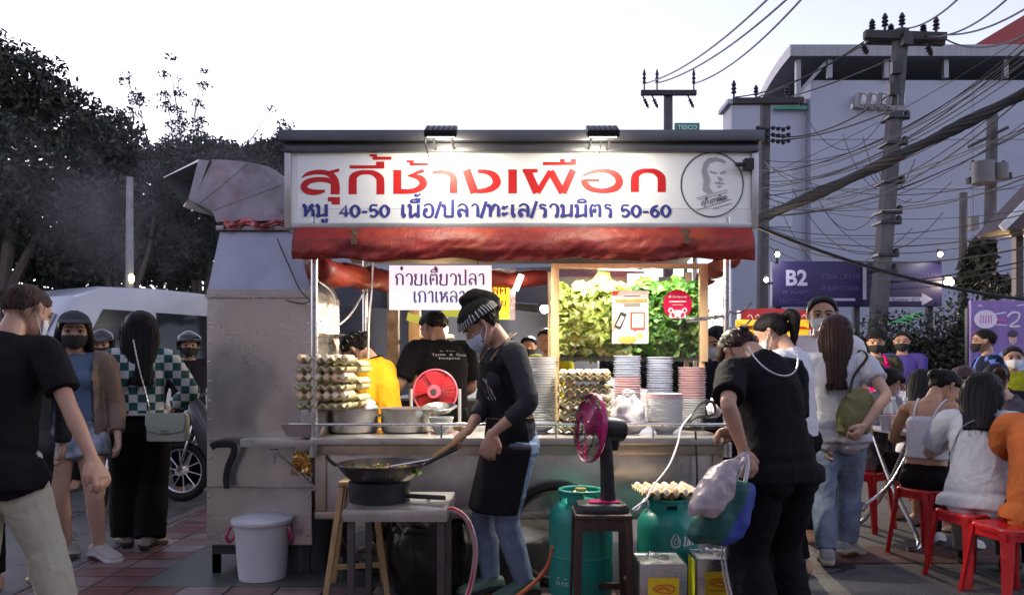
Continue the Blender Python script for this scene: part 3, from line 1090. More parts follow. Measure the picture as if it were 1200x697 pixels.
def spot_lamp(px, py, d, label, arm_to, e=2.5, r=.038, col=(1, .95, .9), m=None):
 t = thing('wall_lamp', label, 'lamp', P(px, py, d))
 mb = MB()
 mb.ball(P(px, py, d), r, 10)
 part('bulb', mb, t, m or GLOWW, world=True)
 mb = MB()
 mb.tube([P(px, py, d) + V((0, .02, -r)), P(*arm_to)], .02, 6)
 mb.lathe([(.03, -.02), (r * 1.3, .02), (.03, .06)], P(px, py, d) + V((0, .04, r * .9)), 8)
 part('bracket', mb, t, BLACKM, world=True)
 lamp_light('lamp_light', 'POINT', t, P(px, py, d) + V((0, -.15, 0)), e, col, r)
 return t
spot_lamp(911, 298, 13.2, 'small bright lamp above the B2 on the purple billboard', (911, 308, 13.4))
spot_lamp(1102, 298, 13.2, 'small bright lamp above the arrow end of the purple billboard', (1102, 308, 13.4))
spot_lamp(898, 328, 13.2, 'small lamp left of the purple billboard edge', (905, 332, 13.4))
spot_lamp(1112, 331, 13.4, 'yellowish wall lantern right of the purple billboard', (1104, 334, 13.5), 5, .08, (1, .8, .5), GLOWY)
spot_lamp(1191, 332, 14.5, 'warm wall lantern beside the glowing wall at the frame edge', (1200, 345, 14.6), 25, .1, (1, .62, .3), GLOWY)
# ------------------------------------------------------------------ film poster
DP = 9.6
pp = thing('poster', 'large purple event poster with a pale figure behind the man in dark jacket', 'poster', (GX(1185, DP), DP, 0))
mb = MB()
lo, hi = P(1138, 480, DP), P(1262, 352, DP)
mb.bb((lo.x, DP, lo.z), (hi.x, DP + .05, hi.z))
pm = mat('poster_purple', (0.19, 0.12, 0.36), rough=0.5, var=0.35, vscale=1.6)
part('sheet', mb, pp, pm, world=True)
fp = on_plane(DP)
mb = MB()
mb.lathe([(.145, 0), (.145, .003)], P(1155, 374, DP - .006), 20, Matrix.Rotation(R(90), 4, 'X') @ Matrix.Diagonal((1, .8, 1, 1)))
ribbon(mb, [(1180, 371), (1186, 366), (1194, 367), (1192, 375), (1183, 382), (1195, 382)], 2.4, fp, .002, 4)
ribbon(mb, [(1166, 368), (1179, 366)], 1.6, fp)
ribbon(mb, [(1164, 380), (1180, 381)], 1.2, fp)
ribbon(mb, [(1146, 358), (1151, 358)], 1.4, fp)
ribbon(mb, [(1191, 358), (1200, 357)], 1.4, fp)
part('emblem', mb, pp, mat('poster_pale', (0.60, 0.55, 0.72), rough=0.6, var=0.1), world=True, smooth=False)
mb = MB()
for k in range(5):
 ribbon(mb, [(1149 + k * 3, 369), (1148 + k * 3.2, 379)], 1, fp, .006)
ribbon(mb, [(1168, 375), (1179, 375)], 3, fp, .004)
mb.ball(P(1142, 398, DP), (.03, .004, .02), 8)
mb.ball(P(1141, 390, DP), (.02, .004, .02), 8)
part('emblem_lines', mb, pp, mat('poster_magenta', (0.42, 0.08, 0.30), rough=0.6), world=True, smooth=False)
mb = MB()
mb.ball(P(1187, 397, DP - .005), (.055, .006, .075), 12)
part('printed_face', mb, pp, mat('poster_skin', (0.50, 0.33, 0.33), rough=0.6), world=True)
mb = MB()
mb.add([fp(x, y, .002) for x, y in ((1166, 440), (1170, 414), (1184, 406), (1191, 406), (1206, 413), (1210, 440))], [(0, 1, 2, 3, 4, 5)])
part('printed_shirt', mb, pp, mat('poster_blue', (0.30, 0.42, 0.66), rough=0.6, var=.2), world=True)
mb = MB()
mb.ball(P(1187, 391, DP - .008), (.062, .006, .05), 12)
part('printed_hair', mb, pp, mat('poster_dark', (0.06, 0.03, 0.08), rough=0.6), world=True)
mb = MB()
for px in (1140, 1255):
 mb.bb((GX(px, DP) - .03, DP + .06, 0), (GX(px, DP) + .03, DP + .12, 2))
parts('post', mb, pp, BLACKM, world=True)
mb = MB()
DT = 24.2
tb = thing('shop_board', 'small green shop board beside the far power pole above the lit sign', 'sign', P(806, 157, DT))
lo, hi = P(791, 158, DT), P(820, 144, DT)
mb.bb((lo.x, DT, lo.z), (hi.x, DT + .2, hi.z))
mb.bb((lo.x + .3, DT + .05, 0), (lo.x + .4, DT + .15, lo.z - .002))
part('panel', mb, tb, mat('board_green', (0.01, 0.16, 0.10), rough=0.5), world=True)
mb = MB()
latin_text(mb, 'TESCO', 794, 151.5, 5, on_plane(DT), width=23, bold=.02)
part('lettering', mb, tb, mat('board_white', (0.5, 0.62, 0.58), rough=0.6), world=True, smooth=False)
gn = thing('led_sign', 'dim green light strings glowing in the hedge beside the leaning pole', 'sign', P(1064, 382, 12.0))
mb = MB()
for k in range(5):
 mb.tube(smooth_path([P(1040 + k * 6, 380 - k * 2.5, 12.0), P(1052 + k * 6, 376 - k * 2.5, 11.95), P(1066 + k * 4, 379 - k * 3, 12.0)], 4), .005, 5)
part('light_string', mb, gn, mat('green_glow', (0.01, 0.08, 0.02), emit=(0.05, 0.9, 0.15), estr=.12, var=0), world=True)
# ------------------------------------------------------------------ white van
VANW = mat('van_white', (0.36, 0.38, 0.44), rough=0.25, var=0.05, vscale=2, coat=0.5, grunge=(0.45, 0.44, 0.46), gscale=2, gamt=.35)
CARGLASS = mat('car_glass', (0.012, 0.014, 0.02), rough=0.06, var=0)
van = thing('van', 'white high-roofed van parked on the street behind the pedestrians', 'van', (-4.55, 10.0, 0), R(150))
prof = [(-2.45, .35), (-2.5, .9), (-2.46, 1.75), (-2.36, 2.06), (-2.1, 2.17), (.6, 2.2), (1.28, 2.16), (1.60, 2.03), (1.72, 1.85), (2.12, 1.16), (2.36, 1.0), (2.44, .7), (2.44, .36)]
mb = MB()
rings = []
for x in (-.86, -.84, -.72, .72, .84, .86):
 ins = 0 if abs(x) < .8 else (.03 if abs(x) < .85 else .08)
 ring = []
 for y, z in prof:
  tx = x * (1 - .10 * max(0, (z - 1.1)) / 1.0)
  ring.append(V((tx, y * (1 - ins * .35), z - ins * .6 if z > 1.9 else z)))
 rings.append(ring)
mb.loft(rings)
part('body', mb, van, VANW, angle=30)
def vside(s, y0, y1, z0, z1, slant=0.0, dx=.006):
 def X(z):
  return s * (.86 * (1 - .10 * max(0, z - 1.1)) + dx)
 return [V((X(z0), y0, z0)), V((X(z0), y1, z0)), V((X(z1), y1 - slant, z1)), V((X(z1), y0, z1))]
mb = MB()
fy = lambda z: 1.72 + (1.85 - z) * .58 + .012
mb.add([V((-.74, fy(1.22), 1.22)), V((.74, fy(1.22), 1.22)), V((.68, fy(1.83), 1.83)), V((-.68, fy(1.83), 1.83))], [(0, 1, 2, 3)])
part('windscreen', mb, van, CARGLASS)
for s in (-1, 1):
 for y0, y1, sl in ((.75, 1.72, .42), (-.75, .65, 0), (-2.2, -.85, 0)):
  mb = MB()
  mb.add(vside(s, y0, y1, 1.15, 1.90, sl), [(0, 1, 2, 3)])
  part('side_window', mb, van, CARGLASS)
 mb = MB()
 mb.box((s * .66, 2.415, .86), (.3, .06, .16))
 part('headlight', mb, van, mat('headlight_glass', (0.5, 0.5, 0.52), rough=0.1), bevel=.02)
 mb = MB()
 mb.box((s * .98, 1.75, 1.25), (.14, .1, .22))
 part('wing_mirror', mb, van, BLACKP, bevel=.02)
 for y in (-1.5, 1.6):
  mb = MB()
  mb.lathe([(.18, -.1), (.32, -.1), (.335, -.05), (.335, .05), (.32, .1), (.18, .1)], (s * .79, y, .335), 24, Matrix.Rotation(R(90), 4, 'Y'))
  w = part('wheel', mb, van, RUBBER)
  mb = MB()
  mb.lathe([(.02, .09), (.2, .103), (.02, .115)], (s * .79, y, .335), 16, Matrix.Rotation(R(90 * s), 4, 'Y'))
  part('rim', mb, w, TUBE)
mb = MB()
mb.bb((-.84, 2.43, .36), (.84, 2.5, .6))
part('bumper', mb, van, VANW, bevel=.03)
mb = MB()
mb.bb((-.45, 2.43, .72), (.45, 2.455, .95))
part('grille', mb, van, BLACKP)
mb = MB()
mb.tube([V((-.5, fy(1.2) + .03, 1.2)), V((.05, fy(1.32) + .03, 1.32))], .012, 5)
part('wiper', mb, van, BLACKP)
# ------------------------------------------------------------------ grey market tent behind the cart
TARP = mat('grey_tarp', (0.065, 0.07, 0.095), rough=0.6, var=0.2, vscale=3, bump=0.2, bscale=10)
tn = thing('market_tent', 'dark grey market tent with sloping tarp roof behind the cart', 'tent', (-.9, 8.5, 0))
mb = MB()
def tarp(u, v):
 x = -2.7 + 3.9 * u
 y = 7.0 + 3.4 * v
 z = 2.15 + .9 * v + .02 * math.sin(u * PI * 3) * (1 - v) - .1 * math.sin(v * PI)
 return V((x, y, z))
mb.grid(tarp, 24, 10)
me = mb.mesh('roof', [TARP])
bm = bmesh.new(); bm.from_mesh(me); thicken(bm, .01); bm.to_mesh(me); bm.free()
part('roof', me, tn, TARP, world=True)
mb = MB()
mb.grid(lambda u, v: V((-2.7 + 3.9 * u, 7.0 - .02 - .02 * math.sin(u * 40), 2.12 + .02 * math.sin(u * PI * 3) - .32 * v)), 60, 2)
part('valance', mb, tn, TARP, world=True)
for x, y, z in ((-2.65, 7.05, 2.1), (1.15, 7.05, 2.1), (-2.65, 10.3, 3), (1.15, 10.3, 3)):
 mb = MB()
 mb.tube([(x, y, 0), (x, y, z)], .025, 8)
 part('post', mb, tn, TUBE, world=True)
mb = MB()
mb.grid(lambda u, v: V((-2.7 + 3.85 * u, 10.3 + .06 * math.sin(u * 25), .9 + 2.1 * v)), 60, 3)
part('side_curtain', mb, tn, TARP, world=True)
th = thing('blocker_terrace', 'unseen two-storey terrace added behind the camera to cut the sky light', 'building', (0, -7.5, 0))  # unseen terrace added to darken surfaces facing the camera
mb = MB()
mb.bb((-16, -13, 0), (16, -7.5, 6.4))
part('wall', mb, th, mat('blocker_wall', (.40, .36, .34), rough=.85, var=.2, vscale=1), world=True)
mb = MB()
for i in range(8):
 for z in (3.6,):
  mb.bb((-15.2 + i * 4, -7.498, z), (-12.8 + i * 4, -7.46, z + 2))
part('window', mb, th, CARGLASS, world=True)
mb = MB()
mb.bb((-16, -7.495, 2.9), (16, -5.6, 3.05))
part('canopy', mb, th, mat('blocker_canopy', (.05, .05, .055), rough=.8), world=True)
# ------------------------------------------------------------------ the shop cart (one thing: it rolls on its wheels)
DF, DBK = 4.40, 6.15                       # front face and back of the cart
XL, XR = GX(372, DF), GX(845, DF)          # its ends
ZC = .85                                   # counter height
SIGNW = mat('sign_white', (0.74, 0.75, 0.76), rough=0.5, var=0.03, vscale=3, grunge=(0.55, 0.54, 0.50), gscale=2.0, gamt=0.35)
SIGNRED = mat('sign_red', (0.48, 0.006, 0.007), rough=0.5, var=0.05)
SIGNBLUE = mat('sign_blue', (0.03, 0.035, 0.22), rough=0.5, var=0.05)
FRAMEG = mat('sign_frame_grey', (0.10, 0.10, 0.11), rough=0.4, metal=0.6, var=0.15, vscale=6)
DARKMET = mat('sooty_metal', (0.05, 0.05, 0.055), rough=0.6, metal=.4, var=0.3)  # even dark metal, also the soot inside the duct
cart = thing('food_cart', 'stainless steel street food cart under a lit white sign with red lettering', 'food cart', (0, 5.2, 0))
mb = MB()
mb.bb((XL, DF + .004, .40), (XR, DF + .03, ZC - .045))
mb.bb((XL, DBK - .03, .40), (XR, DBK, ZC - .045))
mb.bb((XL, DF + .031, .40), (XL + .025, DBK - .031, ZC - .045))
mb.bb((XR - .025, DF + .031, .40), (XR, DBK - .031, ZC - .045))
mb.bb((XL, DF + .031, .40), (XR, DBK - .031, .43))
part('body', mb, cart, STEEL, world=True, bevel=.003)
mb = MB()
mb.bb((XL - .01, DF - .02, .385), (XR + .01, DF + .002, .425))
mb.bb((XL - .01, DF - .014, ZC - .10), (XR + .01, DF + .002, ZC - .046))
for x in (XL + .02, XR - .02):
 mb.bb((x - .03, DF - .012, .428), (x + .03, DF + .002, ZC - .102))
parts('front_frame', mb, cart, mat('frame_steel_warm', (0.50, 0.44, 0.36), rough=.4, metal=1, var=.2, vscale=7), world=True, bevel=.003)
mb = MB()
mb.bb((XL - .03, DF - .06, ZC - .04), (XR + .03, DF + 1.0, ZC))
part('counter', mb, cart, STEEL, world=True, bevel=.006)
mb = MB()
zr = P(0, 497, DF - .04).z
mb.tube([(XL, DF - .05, zr), (XR + .02, DF - .05, zr)], .009, 8)
for x in (XL + .01, -.4, .25, .8, XR):
 mb.tube([(x, DF - .05, ZC - .002), (x, DF - .05, zr)], .006, 6)
part('guard_rail', mb, cart, TUBE, world=True)
for x in (GX(652, DF), GX(440, DF)):
 mb = MB()
 Mw = Matrix.Rotation(R(90), 4, 'X')
 c = (x, DF - .045 if x > 0 else DF + .2, .30)
 ring = [(V((.275 * math.cos(a), 0, .275 * math.sin(a))) + V(c)) for a in [2 * PI * i / 40 for i in range(40)]]
 mb.tube(ring, .024, 8, closed=True, ref=(0, 1, 0))
 w = part('wheel', mb, cart, RUBBER, world=True)
 mb = MB()
 mb.tube([(p - V(c)) * .90 + V(c) for p in ring], .011, 6, closed=True, ref=(0, 1, 0))
 mb.tube([V(c) + V((0, -.03, 0)), V(c) + V((0, .05, 0))], .022, 8)
 for k in range(18):
  a = 2 * PI * k / 18
  b = a + .5 * (1 if k % 2 else -1)
  mb.tube([V(c) + V((.02 * math.cos(b), .015 * (-1) ** k, .02 * math.sin(b))), V(c) + V((.246 * math.cos(a), 0, .246 * math.sin(a)))], .0018, 4)
 part('rim', mb, w, mat('rusty_rim', (0.30, 0.24, 0.16), rough=.4, metal=.9, var=.4, vscale=14), world=True)
mb = MB()
mb.bar((XL + .1, DF + .25, .36), (XR - .1, DF + .25, .36), .05, .05)
mb.bar((XL + .1, DBK - .3, .36), (XR - .1, DBK - .3, .36), .05, .05)
mb.bar((GX(440, DF), DF - .05, .30), (GX(440, DF), DBK, .30), .03, .03)
mb.bar((GX(652, DF), DF - .02, .30), (GX(652, DF), DBK, .30), .03, .03)
for x in (XL + .12, XR - .12):
 mb.bar((x, DBK - .3, 0), (x, DBK - .3, .34), .05, .05)
 mb.bar((x, DF + .25, 0), (x, DF + .25, .34), .05, .05)
part('undercarriage', mb, cart, DARKMET, world=True)
zt = 2.10
for px, y in ((368.5, DF - .03), (852, DF - .03)):
 mb = MB()
 x = GX(px, y)
 mb.tube([(x, y, ZC - .09), (x, y, zt)], .021, 12)
 mb.tube([(x, y, ZC - .11), (x, y, ZC - .03)], .03, 12)
 part('post', mb, cart, TUBE, world=True)
for x in (GX(428, 5.9), GX(815, 5.9)):
 mb = MB()
 mb.tube([(x, 5.9, ZC - .01), (x, 5.9, zt + .1)], .021, 12)
 part('post', mb, cart, TUBE, world=True)
x = GX(368.5, DF - .03)
mb = MB()
mb.tube([(x, DF - .03, 1.43), (GX(428, 5.9), 5.9, 1.49)], .012, 8)
mb.tube([(x, DF - .03, zt - .02), (GX(428, 5.9), 5.9, zt + .04)], .014, 8)
mb.tube([(GX(852, DF), DF - .03, zt - .02), (GX(815, 5.9), 5.9, zt + .04)], .014, 8)
mb.tube([(GX(428, 5.9), 5.9, zt + .06), (GX(815, 5.9), 5.9, zt + .06)], .014, 8)
parts('side_rail', mb, cart, TUBE, world=True)
mb = MB()
xr = GX(852, DF)
for py in (366, 385):
 zz = P(0, py, DF).z
 mb.tube(smooth_path([(xr, DF - .05, zz), (xr + .05, DF - .07, zz - .01), (xr + .12, DF - .07, zz + .05)], 4), .006, 5)
mb.tube([(xr - .22, DF + .05, 1.52), (xr, DF - .04, 1.54)], .012, 6)
parts('hook', mb, cart, TUBE, world=True)
mb = MB()
mb.grid(lambda u, v: V((-1.3 + 2.72 * u, DF + .10 + 1.80 * v, 2.28 - .16 * v)), 6, 6)
me = mb.mesh('roof')
bm = bmesh.new(); bm.from_mesh(me); thicken(bm, .02); bm.to_mesh(me); bm.free()
part('roof', me, cart, mat('roof_underside', (0.20, 0.19, 0.20), rough=.6, metal=.3, var=.2), world=True)
DS = 4.34
s0, s1 = P(336, 265, DS), P(886, 158, DS)
mb = MB()
mb.bb((s0.x + .02, DS + .012, s0.z + .02), (s1.x - .02, DS + .13, s1.z - .05))
part('sign_panel', mb, cart, SIGNW, world=True)
mb = MB()
f0, f1 = P(348, 244, DS), P(880, 175, DS)
mb.bb((f0.x, DS + .0105, f0.z), (f1.x, DS + .0117, f1.z))
part('sign_face', mb, cart, mat('sign_face_white', (0.80, 0.81, 0.81), rough=.45, var=.02, vscale=2), world=True)
mb = MB()
mb.bb((s0.x - .03, DS - .06, s1.z - .05), (s1.x + .03, DS + .16, s1.z + .012))
mb.bb((s0.x - .012, DS - .02, s1.z - .10), (s1.x + .012, DS + .15, s1.z - .052))
part('sign_top', mb, cart, FRAMEG, world=True, bevel=.006)
mb = MB()
mb.bb((s0.x - .012, DS - .006, s0.z - .012), (s0.x + .024, DS + .14, s1.z - .102))
mb.bb((s1.x - .024, DS - .006, s0.z - .012), (s1.x + .012, DS + .14, s1.z - .102))
mb.bb((s0.x + .026, DS - .006, s0.z - .012), (s1.x - .026, DS + .14, s0.z + .018))
parts('sign_frame', mb, cart, mat('sign_frame_pale', (0.42, 0.41, 0.40), rough=.35, metal=.7, var=.2, vscale=5), world=True, bevel=.003)
fs = lambda x, y, l: P(x, y, DS) + V((0, .0098 - l, 0))
def ZA(*pts):
 return [(330 + p[0] / 4.138, 150 + p[1] / 4.138) for p in pts]
def ZB(*pts):
 return [(600 + p[0] / 4.0, 150 + p[1] / 4.0) for p in pts]
ka, kb = 1 / 4.138, 1 / 4.0
mb = MB()
S = lambda pts, w, k, z=0, sm=5: ribbon(mb, pts, [q * k for q in w] if hasattr(w, '__len__') else w * k, fs, z * .0006, sm)
S(ZA((95, 240), (125, 221), (175, 212), (222, 218), (250, 240), (258, 275), (258, 320)), [4, 18, 23, 25, 34, 43, 44], ka)
S(ZA((222, 218), (278, 201)), [18, 14], ka, 1, 1)
S(ZA((245, 262), (215, 250), (175, 248), (130, 257), (106, 280), (120, 302), (165, 310), (208, 303)), [22, 24, 24, 27, 32, 30, 26, 12], ka, 2)
S(ZA((222, 344), (281, 344)), 22, ka, 0, 1)
S(ZA((261, 350), (261, 369)), 40, ka, 1, 1)
for z_, X0, X1, Y0, Y1, F, k in ((0, 343, 478, 320, 204, ZA, ka), (0, 577, 703, 299, 190, ZB, kb)):
 w_ = X1 - X0
 S(F((X0, Y0), (X0, Y1 + 60), (X0 + 5, Y1 + 30), (X0 + w_ * .25, Y1 + 12), (X0 + w_ * .5, Y1 + 9), (X0 + w_ * .75, Y1 + 13), (X1 - 4, Y1 + 36), (X1, Y1 + 60), (X1, Y0)), [40, 40, 36, 24, 21, 26, 36, 39, 39], k)
S(ZA((328, 187), (497, 187)), 16, ka, 0, 1)
S(ZA((477, 180), (477, 161)), 40, ka, 1, 1)
for dx, dy in ((0, 0), (179, 29)):
 S(ZA((425 + dx, 131 + dy), (462 + dx, 131 + dy)), 12, ka, 0, 1)
 S(ZA((446 + dx, 131 + dy), (462 + dx, 150 + dy)), 16, ka, 1, 1)
 S(ZA((440 + dx, 145 + dy), (532 + dx, 145 + dy)), 15, ka, 2, 1)
S(ZA((560, 201), (560, 318)), 40, ka, 0, 1)
S(ZA((560, 305), (612, 306), (655, 298), (685, 274), (680, 250), (655, 235), (610, 230)), [26, 24, 28, 38, 36, 24, 6], ka, 1)
S(ZA((612, 230), (690, 203)), [6, 22], ka, 2, 1)
S(ZA((730, 214), (772, 211), (812, 218), (832, 240), (833, 270), (833, 315)), [18, 20, 26, 34, 38, 38], ka)
S(ZA((895, 200), (936, 314)), 42, ka, 0, 1)
S(ZA((925, 304), (975, 303), (1020, 290), (1043, 262), (1030, 230), (995, 212), (950, 208)), [20, 24, 32, 40, 36, 24, 18], ka, 1)
S(ZA((1120, 199), (1120, 316)), 42, ka, 0, 1)
S(ZB((50, 199), (120, 199)), 18, kb, 0, 1)
S(ZB((72, 199), (118, 302)), 38, kb, 1, 1)
S(ZB((120, 302), (182, 200)), 26, kb, 2, 1)
S(ZB((182, 200), (238, 302)), 32, kb, 3, 1)
S(ZB((240, 302), (288, 195)), 34, kb, 4, 1)
S(ZB((145, 165), (302, 165)), 16, kb, 0, 1)
S(ZB((237, 158), (237, 143)), 24, kb, 1, 1)
S(ZB((289, 158), (289, 143)), 26, kb, 1, 1)
S(ZB((328, 232), (350, 214), (395, 201), (445, 200), (488, 218), (504, 250), (485, 280), (430, 293), (375, 285), (345, 262), (338, 238)), [4, 14, 20, 22, 32, 38, 34, 24, 27, 32, 30], kb)
S(ZB((340, 243), (412, 243)), [10, 16], kb, 3, 1)
part('sign_lettering', mb, cart, SIGNRED, world=True, smooth=False)
mb = MB()
fs2 = lambda x, y, l: fs(x, y, l + .012 * 0)
for txt, x0, x1, in (('หมู', 354, 385), ('40-50', 397, 457), ('เนื้อ/ปลา/ทะเล/รวมมิตร', 469, 719), ('50-60', 727, 787)):
 thai_text(mb, txt, x0, 253.5, x1 - x0, 14.5 if txt[0] not in '45' else 13.5, 3.0, fs2, .0004)
part('sign_small_lettering', mb, cart, SIGNBLUE, world=True, smooth=False)
mb = MB()
ex, ey, er = 835, 216, 36.5
ribbon(mb, [(ex + er * math.cos(a), ey + er * 1.03 * math.sin(a)) for a in [2 * PI * i / 40 for i in range(40)]], 1.3, fs, .002, 2, closed=True)
for a, b, w in (((816, 232), (853, 222), .5), ((818, 234), (853, 225), .5), ((817, 246), (858, 233), .6), ((836, 244), (858, 238), .7)):
 ribbon(mb, [a, b], w, fs, .002, 1)
frot = lambda x, y, l: fs(822 + (x - 822) * .97 + (y - 238) * .25, 240 + (y - 238) * .97 - (x - 822) * .24, l)
thai_text(mb, 'สุกี้', 822, 239, 10, 5, .7, frot, .002)
thai_text(mb, 'ขาวเพือก', 833, 239, 21, 5, .7, frot, .002)
part('emblem_ring', mb, cart, mat('emblem_black', (0.02, 0.02, 0.022), rough=.5), world=True, smooth=False)
mb = MB()
poly = lambda pts, z=.0016: mb.add([fs(x, y, z) for x, y in pts], [tuple(range(len(pts)))])
poly(ZB((890, 200), (900, 160), (925, 138), (960, 135), (1000, 150), (1004, 165), (960, 152), (925, 165), (915, 200), (930, 240), (925, 275), (945, 300), (915, 306), (895, 290), (900, 250)))
poly(ZB((925, 197), (960, 206), (962, 214), (935, 210)), .0024)
poly(ZB((975, 206), (1004, 196), (1002, 210), (978, 214)), .0024)
poly(ZB((963, 225), (985, 232), (992, 245), (970, 244)), .0024)
poly(ZB((945, 255), (975, 250), (1000, 258), (975, 264)), .0024)
poly(ZB((958, 270), (985, 270), (975, 280)), .0024)
part('emblem_portrait', mb, cart, mat('emblem_grey', (0.36, 0.37, 0.38), rough=.5, var=.1), world=True, smooth=False)
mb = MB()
mb.tube([P(862, 193, DS - .03), P(880, 193, DS - .03)], .012, 6)
mb.box(P(877, 193, DS - .02), (.05, .05, .06))
part('sign_bracket', mb, cart, BLACKM, world=True)
AWN = mat('awning_red', (0.22, 0.016, 0.012), rough=0.52, var=0.3, vscale=5, stretch=(1, 1, 3), bump=0.25, bscale=14, fold=.16, grunge=(0.40, 0.075, 0.02), gscale=3.5, gamt=.6)
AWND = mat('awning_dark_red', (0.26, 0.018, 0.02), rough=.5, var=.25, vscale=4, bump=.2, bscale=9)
zA, zB = P(0, 268, DS).z, P(0, 306, DS).z
xa, xb = GX(346, DS), GX(880, DS)
def awn(u, v):
 x = xa + (xb - xa) * u
 s = .012 * math.sin(u * 23) + .008 * math.sin(u * 51 + 2)
 bulge = .055 * math.sin(min(1, v * 1.05) * PI * .75) + .015 * v
 z = zA + (zB - zA) * v + s * v * .8 + .006 * noise.noise(V((u * 14, v * 3, 0)))
 e = max(0, (u - .965) / .035)
 return V((x + e * .0, DS - .01 - bulge + s * v + .012 * noise.noise(V((u * 9, v * 4, 3))) + .014 * (1 - abs(noise.noise(V((u * 34 + v * 3, v * 2.5, 5)))) * 3) * v * .7 , z))
mb = MB()
mb.grid(awn, 140, 14)
me = mb.mesh('awning')
bm = bmesh.new(); bm.from_mesh(me); thicken(bm, .006); bm.to_mesh(me); bm.free()
part('awning', me, cart, AWN, world=True, angle=180)
mb = MB()
mb.tube([awn(i / 140, 1) + V((0, 0, .004)) for i in range(141)], .006, 6)
mb.tube([awn(i / 140, .86) + V((0, -.004, 0)) for i in range(141)], .0018, 4)
part('awning_hem', mb, cart, AWND, world=True)
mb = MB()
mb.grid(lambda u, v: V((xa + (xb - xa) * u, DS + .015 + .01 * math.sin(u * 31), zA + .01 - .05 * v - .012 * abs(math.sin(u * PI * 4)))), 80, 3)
part('awning_back_fold', mb, cart, AWND, world=True)  # dark red fabric fold behind the awning top
for px in (418, 801):
 mb = MB()
 q = [awn((GX(px, DS) - xa) / (xb - xa), v) + V((0, -.008, 0)) for v in (.02, .2, .4, .62)]
 mb.tube(q, [(.011, .004)] * 4, 6, ref=(0, -1, 0))
 mb.box(q[0] + V((0, -.012, -.02)), (.045, .012, .035))
 mb.box(q[2] + V((0, -.01, 0)), (.03, .012, .06))
 part('awning_strap', mb, cart, mat('strap_brown', (0.16, 0.09, 0.05), rough=.6), world=True)
for (a, b, r0) in ((P(372, 318, 4.5), P(462, 330, 5.9), .075), (P(866, 292, 4.42), P(822, 330, 5.9), .06), (P(395, 326, 5.9), P(640, 327, 5.9), .06)):
 q = [a.lerp(b, i / 16) for i in range(17)]
 mb = MB()
 mb.tube([p + V((.006 * math.sin(i * 2.1), 0, .012 * math.sin(i * 1.3))) for i, p in enumerate(q)], [r0 * (1 + .12 * math.sin(i * 2.7)) for i in range(17)], 12)
 part('rolled_curtain', mb, cart, AWN, world=True, angle=180)
for px, lab, e in ((517, 'flood', 46), (706, 'flood', 40)):
 c = P(px, 157, DS - .24)
 t = thing('floodlight', 'black floodlight shining down on the sign, the one with a loose looped wire' if px == 517 else 'flat black floodlight over the middle of the sign, right of the wired one', 'floodlight', c)
 Ml = Matrix.Rotation(R(28), 3, 'X')
 mb = MB()
 mb.box(c + V((0, 0, .015)), (.17, .13, .035), Ml)
 for k in range(6):
  mb.box(c + Ml @ V((-.07 + k * .028, 0, .034)), (.006, .12, .006), Ml)
 part('housing', mb, t, BLACKM, world=True, bevel=.004)
 mb = MB()
 mb.box(c + Ml @ V((0, 0, -.006)), (.14, .10, .006), Ml)
 part('lens', mb, t, mat('flood_glow', (.9, .9, .9), emit=(1, .93, .78), estr=4, var=0), world=True)
 mb = MB()
 mb.tube([c + V((-.05, .05, 0)), c + V((-.05, .24, -.02))], .008, 5)
 mb.tube([c + V((.05, .05, 0)), c + V((.05, .24, -.02))], .008, 5)
 part('arm', mb, t, BLACKM, world=True)
 mb = MB()
 if px == 517:
  mb.tube(smooth_path([c + V((-.05, 0, .03)), c + V((-.085, -.01, .02)), c + V((-.082, 0, -.06)), c + V((-.075, .1, -.10)), c + V((-.07, .235, -.12))], 5), .004, 5)
 else:
  mb.tube(smooth_path([c + V((0, .02, -.02)), c + V((-.004, .1, -.07)), c + V((-.012, .232, -.12))], 5), .003, 5)
 part('wire', mb, t, BLACKP, world=True)
 lamp_light('flood_light', 'AREA', t, c + Ml @ V((0, 0, -.02)), e * .040, (1, .90, .70), .13, rot=(.0, .42, -.55), size_y=.09)
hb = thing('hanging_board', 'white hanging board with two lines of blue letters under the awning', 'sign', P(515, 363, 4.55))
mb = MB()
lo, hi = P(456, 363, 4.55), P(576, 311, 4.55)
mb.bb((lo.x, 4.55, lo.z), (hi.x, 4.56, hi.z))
part('board', mb, hb, mat('board_white_glow', (0.82, 0.82, 0.86), rough=.5, var=.02, emit=(.95, .94, 1), estr=.25), world=True)  # weak glow put into the board's own material
mb = MB()
fh = on_plane(4.55)
thai_text(mb, 'ก๋วยเตี๋ยวปลา', 463, 334, 106, 13, 1.9, fh)
thai_text(mb, 'เกาเหลา', 484, 354.5, 62, 13, 1.9, fh)
part('lettering', mb, hb, mat('board_blue', (0.25, 0.25, 0.60), rough=.5), world=True, smooth=False)
mb = MB()
for px in (470, 560):
 mb.tube([P(px, 312, 4.555), P(px, 300, 4.56)], .003, 4)
parts('cord', mb, hb, BLACKP, world=True)
ys = thing('yellow_board', 'yellow glowing board with red letters hanging behind the cook', 'sign', P(585, 375, 5.95))
mb = MB()
lo, hi = P(560, 366, 5.95), P(597, 321, 5.95)
mb.bb((lo.x, 5.95, lo.z), (hi.x, 5.99, hi.z))
part('board', mb, ys, mat('board_yellow_glow', (0.85, 0.56, 0.02), rough=.5, var=.03, emit=(1, .68, .03), estr=.45), world=True)  # yellow given a glow of its own, no lamp behind
mb = MB()
mb.bb((hi.x + .002, 5.94, lo.z - .06), (hi.x + .045, 6.0, hi.z + .04))
mb.bb((lo.x - .06, 5.94, hi.z + .002), (hi.x, 6.0, hi.z + .04))
parts('frame', mb, ys, TUBE, world=True)
mb = MB()
fy_ = on_plane(5.95)
thai_text(mb, 'พิดิ', 576, 345, 18, 9, 1.5, fy_)
